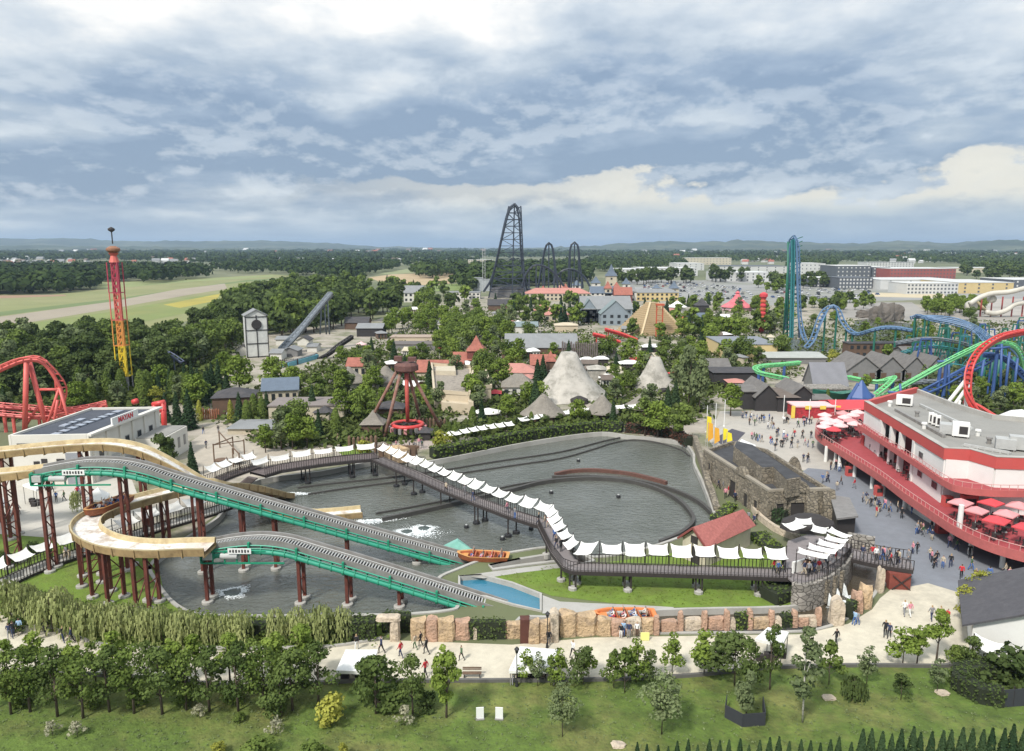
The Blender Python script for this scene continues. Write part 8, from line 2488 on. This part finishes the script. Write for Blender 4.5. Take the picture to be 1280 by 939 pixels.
# beside the pond and on the lawns, one by one
for a in [('maple_b', 14, 893, 812), ('maple_a', 38, 890, 806), ('maple_c', 72, 896, 806), ('maple_a', 104, 898, 812), ('maple_c', 137, 890, 806), ('maple_b', 168, 892, 806), ('maple_c', 203, 893, 804), ('maple_a', 233, 888, 812), ('maple_c', 262, 889, 806), ('maple_c', 298, 889, 800, .9), ('maple_a', 330, 886, 806), ('maple_c', 366, 888, 806),
		  ('lime_a', 46, 850, 790), ('lime_b', 92, 858, 802), ('maple_b', 120, 852, 800), ('lime_a', 146, 858, 790), ('maple_c', 186, 858, 800), ('lime_b', 218, 858, 798), ('lime_a', 246, 856, 793), ('maple_b', 316, 860, 797), ('lime_a', 288, 858, 792), ('lime_b', 345, 858, 790), ('lime_a', 378, 860, 781), ('maple_c', 398, 880, 800),
		  ('maple_c', -10, 888, 800), ('lime_a', 10, 850, 800), ('bigbush', 352, 895, 830), ('bush_yel', 417, 904, 868, 1.1), ('bigbush', 470, 892, 815, 1.1), ('maple_c', 455, 878, 820), ('maple_c', 516, 893, 812, .8), ('lime_b', 558, 897, 806, .75), ('bush_dark', 533, 888, 865),
		  ('sapling_b', 657, 853, 812), ('sapling_c', 672, 858, 815), ('sapling_b', 697, 855, 812, 1.2), ('sapling_a', 688, 857, 820), ('sapling_d', 729, 856, 808, 1.1), ('sapling_b', 736, 848, 808), ('sapling_a', 767, 860, 812), ('sapling_a', 781, 866, 810, 1.1), ('sapling_b', 795, 853, 800), ('sapling_d', 812, 852, 812), ('sapling_b', 840, 842, 792), ('sapling_b', 880, 845, 788, 1.2), ('sapling_a', 898, 842, 790), ('sapling_d', 918, 858, 790, 1.4), ('maple_c', 936, 872, 796, .8), ('maple_c', 962, 862, 776, .6), ('pale_tall', 703, 921, 852), ('pale_tall', 827, 918, 838, 1.15), ('gum', 932, 905, 838, .7),
		  ('birch', 1003, 903, 780), ('sapling_a', 1036, 856, 800), ('sapling_c', 1083, 856, 806), ('willow_dark', 1067, 873, 846), ('sapling_d', 1126, 875, 843, 1.3), ('sapling_b', 1128, 832, 784, 1.3), ('lime_b', 1146, 830, 782, .9), ('lime_a', 1170, 828, 762, .9), ('sapling_c', 1171, 866, 822), ('yellow', 1206, 777, 732), ('yellow', 1222, 764, 712, .9), ('bigbush', 1212, 836, 792, .8), ('bush_dark', 1262, 850, 808, 1.2), ('bush', 1195, 829, 808),
		  ('shrub_silver', 66, 920, 900), ('shrub_silver', 97, 921, 901), ('shrub_silver', 345, 918, 896), ('shrub_silver', 505, 907, 882), ('shrub_silver', 250, 898, 880), ('bush', 300, 902, 890), ('bush_yel', 272, 945, 926), ('bush', 320, 948, 925, 1.5), ('bush_yel', 428, 948, 926, .6), ('bush', 390, 950, 930, 1.6), ('bush_dark', 22, 790, 772), ('bush_dark', 41, 692, 677), ('bush_dark', 5, 708, 690),
		  ('ash_b', 300, 494, 443, 1.1), ('ash_b', 343, 492, 444, 1.0), ('ash_b', 366, 562, 516), ('ash_b', 384, 560, 520), ('oak_b', 355, 548, 505, .8), ('ash_c', 332, 566, 528), ('column', 420, 545, 510), ('column', 591, 541, 508, .9), ('spruce_b', 241, 594, 551), ('oak_a', 205, 592, 541, .9), ('bush_dark', 190, 604, 590), ('bush_dark', 214, 606, 592), ('spruce_b', 222, 532, 488), ('spruce_a', 237, 536, 486), ('spruce_b', 208, 528, 490), ('column_yel', 250, 526, 500), ('yellow', 196, 508, 482), ('spruce_a', 391, 520, 480), ('spruce_b', 399, 548, 510), ('spruce_a', 300, 528, 490), ('column', 318, 524, 492), ('column', 328, 526, 496), ('column', 309, 530, 500), ('column_yel', 289, 528, 500), ('spruce_b', 334, 520, 488), ('gum', 352, 562, 512), ('bush_yel', 456, 568, 548), ('bush_yel', 553, 560, 536), ('column', 569, 552, 528), ('spruce_b', 535, 500, 470), ('gum', 600, 478, 440), ('oak_c', 608, 480, 436, .8), ('gum', 860, 514, 430, .62), ('gum', 874, 516, 448, .7), ('ash_a', 806, 545, 496), ('ash_b', 822, 548, 500), ('ash_a', 850, 552, 502), ('ash_b', 722, 530, 498), ('spruce_b', 766, 536, 498), ('ash_c', 777, 470, 458), ('spruce_b', 757, 505, 488), ('ash_b', 772, 500, 470),
		  ('yellow', 1040, 460, 436, .9), ('column', 1034, 503, 486), ('ash_c', 1082, 490, 466), ('ash_b', 913, 520, 478), ('oak_c', 975, 448, 418), ('spruce_b', 812, 442, 420), ('oak_b', 830, 446, 418), ('ash_b', 660, 510, 476), ('spruce_a', 672, 520, 485), ('yellow', 1178, 530, 505)]:
	T(*a)
for k, (x, yb, yt) in enumerate([(14, 772, 722), (30, 776, 726), (50, 788, 736), (66, 790, 738), (84, 796, 745), (100, 800, 747), (117, 803, 752), (133, 800, 748), (150, 803, 754), (166, 800, 750), (184, 806, 757), (203, 806, 755), (226, 808, 760), (262, 806, 766), (282, 804, 764), (300, 806, 762), (346, 806, 758), (374, 804, 756), (402, 804, 752), (428, 800, 756), (40, 770, 728), (75, 776, 732), (96, 640, 612), (122, 640, 614), (240, 806, 762)]):
	T('willow_a' if k % 2 else 'willow_b', x, yb, yt, .82 + .25 * (k % 3 == 0))
for k in range(40): T('thuja', 796 + k * 12.6 + random.uniform(-2, 2), 962, 930 - 12 * (k / 40) + random.uniform(-6, 5) - (8 if k > 21 else 0))
for x in (30, 120, 175, 235, 290, 340): T('bush', x, 880, 858)
for k in range(14): p = (562 + k * 17, 560 - k * 2.1); T('column' if k % 3 == 0 else 'bush_dark', p[0], p[1] - 14, p[1] - 27 - (6 if k % 3 == 0 else 0))
# the western wood, the inner wood, and the green mass of the park
for a in ((712, 512, 9), (700, 506, 6), (821, 499, 7), (818, 432, 22), (812, 440, 14), (575, 526, 7), (595, 475, 6), (760, 410, 20), (323, 455, 9), (690, 537, 4), (750, 534, 4), (921, 399, 30), (818, 440, 20), (952, 420, 6)): clear(*a)
DARK = ['oak_a', 'oak_b', 'oak_a', 'gum', 'oak_c', 'ash_a']; MIX = ['ash_a', 'ash_b', 'gum', 'oak_c', 'ash_c', 'ash_c', 'spruce_a', 'ash_b', 'gum']
fill([(-60, 445), (0, 438), (60, 436), (150, 434), (215, 424), (262, 412), (292, 424), (292, 445), (240, 462), (200, 480), (160, 494), (120, 500), (0, 505), (-60, 505)], 125, DARK, 9, 14, .52)
fill([(-60, 505), (60, 500), (150, 496), (205, 490), (260, 470), (290, 470), (285, 500), (250, 512), (205, 505), (150, 512), (-60, 535)], 45, ['gum', 'ash_a', 'spruce_b', 'column', 'ash_b'], 6, 9, .5)
fill([(268, 406), (285, 388), (330, 372), (360, 364), (430, 357), (470, 368), (500, 378), (503, 395), (470, 402), (440, 404), (400, 418), (340, 424), (300, 412)], 160, ['tiny_a', 'tiny_b', 'tiny_d', 'tiny_a'], 12, 16, .42, 'dark wood tree')
fill([(478, 424), (560, 420), (566, 406), (540, 398), (490, 408)], 20, ['ash_b', 'ash_c'], 8, 11, .5)
fill([(565, 442), (632, 432), (645, 405), (600, 392), (560, 402)], 30, ['ash_b', 'gum', 'ash_c', 'oak_c'], 8, 11, .5)
fill([(632, 410), (760, 410), (730, 382), (640, 378), (610, 385)], 34, ['tiny_c', 'tiny_b', 'tiny_a', 'tiny_s'], 8, 11, .55, 'park tree')
fill([(745, 408), (800, 384), (900, 380), (905, 400), (890, 440), (850, 440)], 42, ['ash_b', 'tiny_b', 'tiny_c', 'spruce_a'], 7, 10, .5)
fill([(340, 500), (440, 440), (560, 425), (760, 425), (900, 430), (990, 455), (900, 480), (860, 520), (700, 526), (560, 534), (430, 540), (330, 545)], 115, MIX, 5.5, 9, .6)
fill([(900, 430), (985, 418), (1000, 400), (960, 385), (905, 385), (880, 410)], 34, ['ash_b', 'tiny_b', 'tiny_c', 'gum'], 7, 10, .5)
fill([(1000, 400), (1090, 398), (1240, 400), (1290, 440), (1290, 530), (1180, 520), (1090, 470), (1010, 440)], 50, ['ash_c', 'gum', 'oak_c', 'ash_b'], 4.5, 7.5, .6)
fill([(1150, 385), (1230, 386), (1235, 398), (1160, 398)], 34, ['ash_c', 'ash_b'], 8, 11, .3, 'yellow green poplar')
fill([(770, 353), (935, 349), (940, 352), (775, 357)], 30, ['tiny_a', 'tiny_d'], 13, 19, .5, 'dark line tree')
fill([(965, 356), (1045, 354), (1045, 362), (965, 364)], 16, ['tiny_a', 'tiny_d'], 11, 16, .5, 'dark line tree')
fill([(1195, 342), (1290, 342), (1290, 353), (1200, 349)], 22, ['tiny_a', 'tiny_d'], 12, 17, .5, 'dark far tree')
fill([(940, 352), (970, 352), (985, 372), (950, 368)], 8, ['tiny_c', 'tiny_b'], 9, 12, .5)
fill([(1000, 376), (1090, 377), (1090, 395), (1040, 396), (990, 392)], 26, ['tiny_c', 'tiny_b', 'tiny_a'], 6, 9, .5, 'park tree')
fill([(400, 352), (460, 352), (590, 358), (600, 372), (560, 395), (510, 390), (505, 372), (440, 358)], 34, ['tiny_a', 'tiny_b', 'tiny_c', 'tiny_s'], 9, 13, .5, 'park edge tree')
# low growth among the paths, nobody could count it
m_und = leafmat('undergrowth_leaves', (.045, .065, .02), (.13, .16, .05), .15, .15)
def under(name, label, polys, n, s0, s1, z=.5, mat=None, avoid=True, clump=9):
	cen = []
	for poly in polys:
		xs = [p[0] for p in poly]; ys = [p[1] for p in poly]; c = 0
		while c < n:
			a, b = random.uniform(min(xs), max(xs)), random.uniform(min(ys), max(ys));
			if not inside(a, b, poly): continue
			p = P(a, b); c += 1
			if avoid and (near_built(p, .8) or inside(p.x, p.y, pond_w)): continue
			sp = z * 2.2
			for _ in range(clump): cen.append((p.x + random.gauss(0, sp), p.y + random.gauss(0, sp), abs(random.gauss(0, z)) + .05))
	cen = np.array(cen); nr = unit(np.array([0, 0, .8]) + rng.normal(size=(len(cen), 3)) * .6)
	o = bpy.data.objects.new(name, quads_mesh(name, cen, nr, rng.uniform(s0, s1, len(cen)), [mat or m_und])); C.objects.link(o); tag(o, label, 'shrubbery', kind='stuff')
under('undergrowth', 'low shrubs and flower beds between the park paths', [[(240, 520), (440, 440), (560, 385), (760, 385), (960, 385), (1000, 470), (900, 490), (860, 530), (700, 536), (560, 548), (430, 556), (330, 560), (250, 500)]], 5200, .5, 1.3, .7)
under('undergrowth', 'scrub between the fields and the western wood', [[(-60, 440), (250, 410), (300, 425), (260, 500), (60, 520), (-60, 530)]], 2200, .8, 1.6, 1.1)
under('undergrowth', 'shrub beds under the eastern coasters', [[(1000, 400), (1290, 402), (1290, 535), (1190, 525), (1090, 480), (1000, 440)]], 1300, .5, 1.2, .6)
under('grass', 'tufts and flower heads in the front lawn', [[(-20, 862), (330, 866), (640, 858), (960, 842), (1180, 840), (1195, 880), (1280, 890), (1300, 950), (-30, 950)]], 1500, .05, .13, .04, L_PALE, False, 5)
under('grass', 'grass tufts on the island lawn', [[(620, 720), (700, 706), (985, 722), (1000, 748), (850, 757), (700, 742)]], 500, .05, .12, .04, L_BRIGHT, False, 5)
under('undergrowth', 'low planting in the willow bed', [[(0, 770), (40, 750), (230, 772), (470, 784), (475, 796), (400, 806), (180, 808), (60, 782)]], 1300, .15, .4, .3, L_MID, False)
# ---------------------------------------------------------------- crowds and small things
TOPS = ['black', 'black', 'black', 'navy', 'navy', 'grey', 'white', 'grey', 'blue', 'red', 'pink', 'beige', 'green', 'black', 'brown']
LEGS = ['navy', 'black', 'blue', 'black', 'beige', 'grey']
def crowd(spots, z=0.0, spread=1.1):
	for x, y, n in spots:
		for k in range(max(1, int(n * .68 + random.random()))):
			p = P(x, y, z) + Vector((random.gauss(0, spread), random.gauss(0, spread), 0))
			person(p, None, random.choice(TOPS), random.choice(LEGS), random.choice(['walk', 'walk', 'stand']))
crowd([(925, 523, 6), (947, 526, 2), (954, 528, 7), (963, 526, 3), (976, 523, 2), (978, 531, 2), (987, 529, 3), (994, 532, 3), (1005, 530, 4), (1011, 531, 3), (1018, 531, 2), (968, 537, 5), (972, 546, 4), (979, 546, 2), (986, 549, 2), (996, 547, 2), (1001, 547, 2), (1015, 548, 2), (955, 552, 3), (966, 555, 6), (973, 558, 3), (993, 560, 3), (1001, 559, 2), (1014, 559, 3), (966, 562, 2), (1014, 578, 4), (1018, 577, 2), (942, 549, 5), (935, 533, 3),
	   (1037, 602, 4), (1047, 608, 3), (1030, 603, 2), (1075, 628, 3), (1088, 634, 6), (1095, 632, 4), (1103, 648, 3), (1123, 646, 3), (1132, 645, 3), (1146, 668, 6), (1160, 668, 5), (1160, 680, 2), (1168, 707, 3), (1174, 709, 4), (1185, 708, 4), (1189, 690, 3), (1200, 725, 3), (1240, 726, 3), (1215, 735, 2), (1052, 590, 6), (1045, 586, 4), (1120, 640, 2), (1236, 718, 3), (1066, 612, 2), (1145, 690, 3)], 0, 1.0)
crowd([(912, 612, 7), (915, 620, 6), (930, 625, 5), (945, 628, 6), (990, 640, 7), (950, 655, 4)], 0, .9)
crowd([(1020, 716, 5), (1032, 711, 5), (1042, 705, 5), (1050, 698, 4), (1012, 719, 4), (1005, 722, 3), (1056, 690, 3)], 2.4, .5)
crowd([(1080, 700, 3), (1095, 701, 5), (1107, 702, 4), (1118, 704, 4), (1130, 706, 3)], 2.4, .55)
crowd([(650, 648, 2), (672, 655, 2), (684, 660, 3), (690, 676, 2), (698, 688, 2), (575, 620, 1), (590, 625, 2), (630, 640, 1), (967, 716, 3), (975, 717, 3), (560, 613, 1)], BZ, .35)
crowd([(72, 628, 3), (68, 616, 2), (88, 622, 2), (97, 619, 2), (100, 626, 2), (115, 622, 2), (24, 642, 4), (18, 655, 2), (30, 646, 3), (418, 555, 4), (262, 540, 2), (268, 543, 2), (285, 524, 2), (258, 562, 2), (85, 700, 4), (52, 612, 3)], 0, .8)
crowd([(520, 566, 5), (532, 562, 6), (540, 556, 4), (508, 560, 3), (745, 462, 8), (755, 470, 6), (770, 466, 8), (790, 468, 6), (700, 470, 4), (730, 520, 3), (765, 480, 5), (640, 505, 3)], 0, 1.6)
for x, y, tp, lg, hd in [(1045, 806, 'black', 'black', .3), (1106, 796, 'black', 'black', -.4), (1111, 798, 'navy', 'black', 2.5), (1130, 770, 'white', 'grey', 0), (1137, 771, 'pink', 'white', .2), (1068, 781, 'light blue', 'blue', -1), (1071, 782, 'grey', 'blue', -1), (1164, 776, 'grey', 'navy', 0), (1175, 776, 'beige', 'black', .2), (1184, 779, 'red', 'black', 2), (501, 822, 'red', 'navy', 1.2), (526, 808, 'black', 'black', 1.4), (533, 818, 'black', 'black', 1.6), (519, 812, 'beige', 'green', 1.3), (577, 826, 'green', 'black', 2), (477, 817, 'navy', 'black', 2),
					   (532, 846, 'red', 'black', 1), (446, 813, 'black', 'white', 0), (716, 822, 'white', 'black', -.8), (776, 798, 'black', 'white', 3), (779, 796, 'light blue', 'blue', 3), (786, 798, 'navy', 'grey', 3), (796, 796, 'white', 'brown', 3), (686, 808, 'black', 'grey', 0), (12, 798, 'navy', 'grey', .5), (17, 797, 'black', 'navy', .8), (25, 793, 'light blue', 'beige', .4), (57, 794, 'black', 'black', 1), (80, 803, 'black', 'navy', 1), (90, 804, 'navy', 'black', 2), (98, 801, 'black', 'black', 2), (642, 855, 'beige', 'grey', 0)]:
	person(P(x, y), hd, tp, lg, 'stand' if 770 < x < 800 else 'walk')
def small(name, label, cat, parts, x, y, z=0, group=None, rz=0):
	q = P(x, y, z); t = thing(name, label, cat, q, group)
	for nm, m_, fn in parts: mb = MB(m_); fn(mb); mb.build(nm, t, world=False)
	t.rotation_euler.z = rz; return t
small('sun_panel', 'first small white upright panel on the front lawn', 'sign', [('board', m_plate, lambda m: m.box((0, 0, .55), (.62, .08, 1.0))), ('foot', m_steel, lambda m: m.box((0, 0, .04), (.7, .4, .06)))], 600, 899, rz=.1)
small('sun_panel', 'second small white upright panel, the one towards the path end', 'sign', [('board', m_plate, lambda m: m.box((0, 0, .55), (.62, .08, 1.0))), ('foot', m_steel, lambda m: m.box((0, 0, .04), (.7, .4, .06)))], 624, 899, rz=-.1)
for x, y, lb in ((1036, 873, 'pale flat stone slab beside the birch'), (1178, 867, 'pale tilted stone slab beside the ivy hedge'), (773, 932, 'beige flat stone at the foot of the front lawn')):
	o = rock_mesh('stone_slab', 1.1, .8, .16, x, m_sandw, .15, .2); o.location = P(x, y); tag(o, lb, 'stone')
small('barrier_sign', 'yellow folding sign at the foot of the rock wall', 'sign', [('board', M('sign_yellow', (.75, .72, .25), .8, .05, 1), lambda m: m.box((0, 0, .45), (.85, .1, .8))), ('foot', m_steel, lambda m: m.box((0, .2, .3), (.8, .05, .6)))], 806, 801)
for x, y, lb in ((646, 858, 'black park lantern on the lawn kerb beside the white canopy'), (684, 810, 'black park lantern before the rock wall gate')):
	small('street_lamp', lb, 'lamp post', [('pole', m_blackp, lambda m: m.tube([(0, 0, 0), (0, 0, 3.2)], .05, 6)), ('base', m_blackp, lambda m: m.lathe((0, 0, 0), [(.16, 0), (.1, .5)], 8)), ('lantern', m_blackp, lambda m: m.lathe((0, 0, 3.15), [(.1, 0), (.2, .35), (.26, .38), (.04, .62)], 6))], x, y)
for k, (x, y, lb) in enumerate(((651, 845, 'brown bench under the white canopy'), (590, 847, 'brown bench on the open kerb'), (672, 846, 'second brown bench under the white canopy'))):
	small('bench', lb, 'bench', [('seat', m_bamboo, lambda m: [m.box((0, -.15 + .15 * j, .45), (1.7, .12, .05)) for j in range(3)]), ('backrest', m_bamboo, lambda m: [m.box((0, .28, .65 + .16 * j), (1.7, .04, .11)) for j in range(2)]), ('leg', m_rail, lambda m: m.box((-.7, 0, .22), (.06, .5, .44))), ('leg', m_rail, lambda m: m.box((.7, 0, .22), (.06, .5, .44)))], x, y)
# timber climbing frame in the light court
t = thing('climbing_frame', 'brown timber climbing frame in the pale sandy court', 'playground', P(290, 575))
for x, y in ((268, 578), (300, 590), (275, 560), (306, 572), (292, 568), (292, 584)): q = P(x, y); mb = MB(m_bamboo); mb.beam(q, q + Vector((0, 0, 3.4)), .18); mb.build('post', t)
for a, b in (((268, 578), (306, 572)), ((275, 560), (300, 590)), ((268, 578), (292, 568))): mb = MB(m_bamboo); mb.beam(P(*a) + Vector((0, 0, 3.2)), P(*b) + Vector((0, 0, 3.2)), .16); mb.build('crossbeam', t)
for x, y in ((277, 580), (296, 580)): q = P(x, y); mb = MB(m_bamboo); mb.lathe((q.x, q.y, .6), [(1.1, 0), (1.15, .25)], 10); mb.build('basket', t)
# stalls scattered through the middle of the park
names = [('white awning stall', m_sail), ('white awning stall', m_sail), ('terracotta kiosk', R_PINK), ('grey roofed kiosk', R_GREY), ('red awning stall', m_redc), ('brown roofed booth', MATS['brown_shingle']), ('cream booth', W_CREAM)]
STALLS = []
c = 0
while c < 64:
	x, y = random.uniform(470, 985), random.uniform(388, 500)
	p = P(x, y)
	if near_built(p, 1.15): continue
	w = random.uniform(3.5, 9) * 930 / 930 * 430 / max(p.y, 100) * .55
	nm, rf = random.choice(names)
	s_ = HT(x, y, y - 10) / 10
	e, r_ = 2.4 / s_, 3.6 / s_
	t = H('x', x - w, x + w, y, y - e, y - r_, random.uniform(4, 7), random.choice([W_WHITE, W_CREAM, W_BROWN]), rf, random.choice(['hip', 'gable', 'hip']), name='stall', cat='stall', yaw=random.uniform(-.4, .4), wins=random.choice([0, 3]))
	STALLS.append((t, nm, p)); c += 1

# ---------------------------------------------------------------- labels that single each plant, person and stall out
LM = [(P(a, b), s) for a, b, s in [(20, 890, 'the west end of the front lawn'), (130, 890, 'the narrow western bushes'), (200, 850, 'the willow bed'), (298, 889, 'the pale trunked maple'), (430, 840, 'the first market canopy'), (560, 897, 'the conical lime tree'), (612, 899, 'the two white lawn panels'), (646, 858, 'the lawn kerb lantern'), (780, 800, 'the orange boat'), (830, 918, 'the tall pale lawn tree'), (930, 905, 'the black tree guard'), (1003, 903, 'the birch'), (1067, 873, 'the dark weeping dome'), (1178, 867, 'the tilted stone slab'), (1240, 835, 'the gabled house'), (1040, 790, 'the cream boulder'), (1126, 738, 'the red ticket box'), (1020, 735, 'the waterfall terrace'), (1168, 707, 'the southern street columns'), (1090, 634, 'the street below the gallery'), (1130, 645, 'the white ground floor wall'), (1050, 590, 'the first street columns'), (1014, 578, 'the stone shield'), (970, 550, 'the middle of the plaza'), (925, 523, 'the dark mat'), (990, 525, 'the food stall'), (1034, 500, 'the ribbed grey barn'), (915, 615, 'the fortress side door'), (992, 640, 'the fortress front door'), (890, 694, 'the red roofed cottage'),
	  (684, 660, 'the footbridge bend'), (590, 625, 'the middle of the footbridge'), (497, 577, 'the swing ride arch'), (420, 550, 'the small round conifer'), (362, 555, 'the bright trees by the boardwalk'), (290, 575, 'the climbing frame'), (241, 594, 'the lone spruce'), (320, 515, 'the cream blue roofed villa'), (250, 525, 'the rust brown fence'), (90, 620, 'the pagoda tent'), (25, 645, 'the first leg tower'), (66, 738, 'the railed walk'), (30, 530, 'the coral coaster loop'), (158, 496, 'the drop tower'), (60, 440, 'the meadow edge'), (230, 430, 'the yellow field'), (323, 447, 'the timber tower'), (400, 372, 'the inclined chute'), (470, 380, 'the white house in the wood'), (300, 400, 'the wood corner by the fields'), (430, 480, 'the first thatched hut'), (480, 440, 'the small carousels'), (520, 415, 'the bright grove'), (595, 463, 'the red watchtower'), (570, 505, 'the beige temple'), (600, 410, 'the white frame building'), (645, 475, 'the red hipped house'), (712, 495, 'the great grey tent'), (680, 528, 'the hedge row huts'), (821, 485, 'the smaller grey tent'), (680, 430, 'the long grey hall'), (690, 395, 'the terracotta kiosks'), (760, 402, 'the blue grey manor'), (818, 420, 'the pyramid'), (850, 515, 'the big grey poplar'), (921, 390, 'the circus tent'), (952, 416, 'the spiral tower'), (935, 449, 'the yellow hall'), (870, 400, 'the blue booth'), (850, 355, 'the car park'), (1000, 360, 'the launch tower foot'), (1060, 385, 'the cave rock'), (1100, 460, 'the lake houses'), (1190, 395, 'the poplar row'), (1240, 345, 'the yellow retail hall'), (1190, 500, 'the blue coaster posts'), (1240, 470, 'the red arc'), (560, 365, 'the silo blocks'), (970, 930, 'the thuja row start'), (1200, 930, 'the thuja row end')]]
ORD = 'first second third fourth fifth sixth seventh eighth ninth tenth eleventh twelfth thirteenth fourteenth fifteenth sixteenth seventeenth eighteenth nineteenth twentieth'.split()
def name_all(items):
	by = {}
	for o, desc, p in items:
		d, lm = min(((p - q).length, s) for q, s in LM)
		by.setdefault((desc, lm), []).append((d, o))
	for (desc, lm), v in by.items():
		v.sort(key=lambda a: a[0])
		for k, (d, o) in enumerate(v):
			o['label'] = '%s beside %s' % (desc, lm) if len(v) == 1 else ('%s, %s one out from %s' % (desc, ORD[k], lm) if k < len(ORD) else '%s in the far ranks around %s' % (desc, lm))
			if len(v) > 1: o['group'] = '%ss around %s' % (desc, lm)
name_all([(o, w, p) for o, w, p, h, l in PLANTS if not l])
name_all([(o, 'person in %s top and %s trousers' % (t_, l_), p) for o, t_, l_, ps, w, p, lb in PERSONS if not lb])
name_all([(t, nm, p) for t, nm, p in STALLS])

# ---------------------------------------------------------------- the air
mb = MB(bpy.data.materials.new('haze_air'))
m_ = mb.mats[0]; m_.use_nodes = True; N, L = m_.node_tree.nodes, m_.node_tree.links; N.clear()
v_ = N.new('ShaderNodeVolumePrincipled'); v_.inputs['Color'].default_value = (.60, .78, 1.0, 1); v_.inputs['Density'].default_value = 0.000085; v_.inputs['Anisotropy'].default_value = .2
o_ = N.new('ShaderNodeOutputMaterial'); L.new(v_.outputs[0], o_.inputs['Volume'])
mb.box((0, 13000, 99), (28600, 27600, 206))
mb.build('haze', kind='stuff')
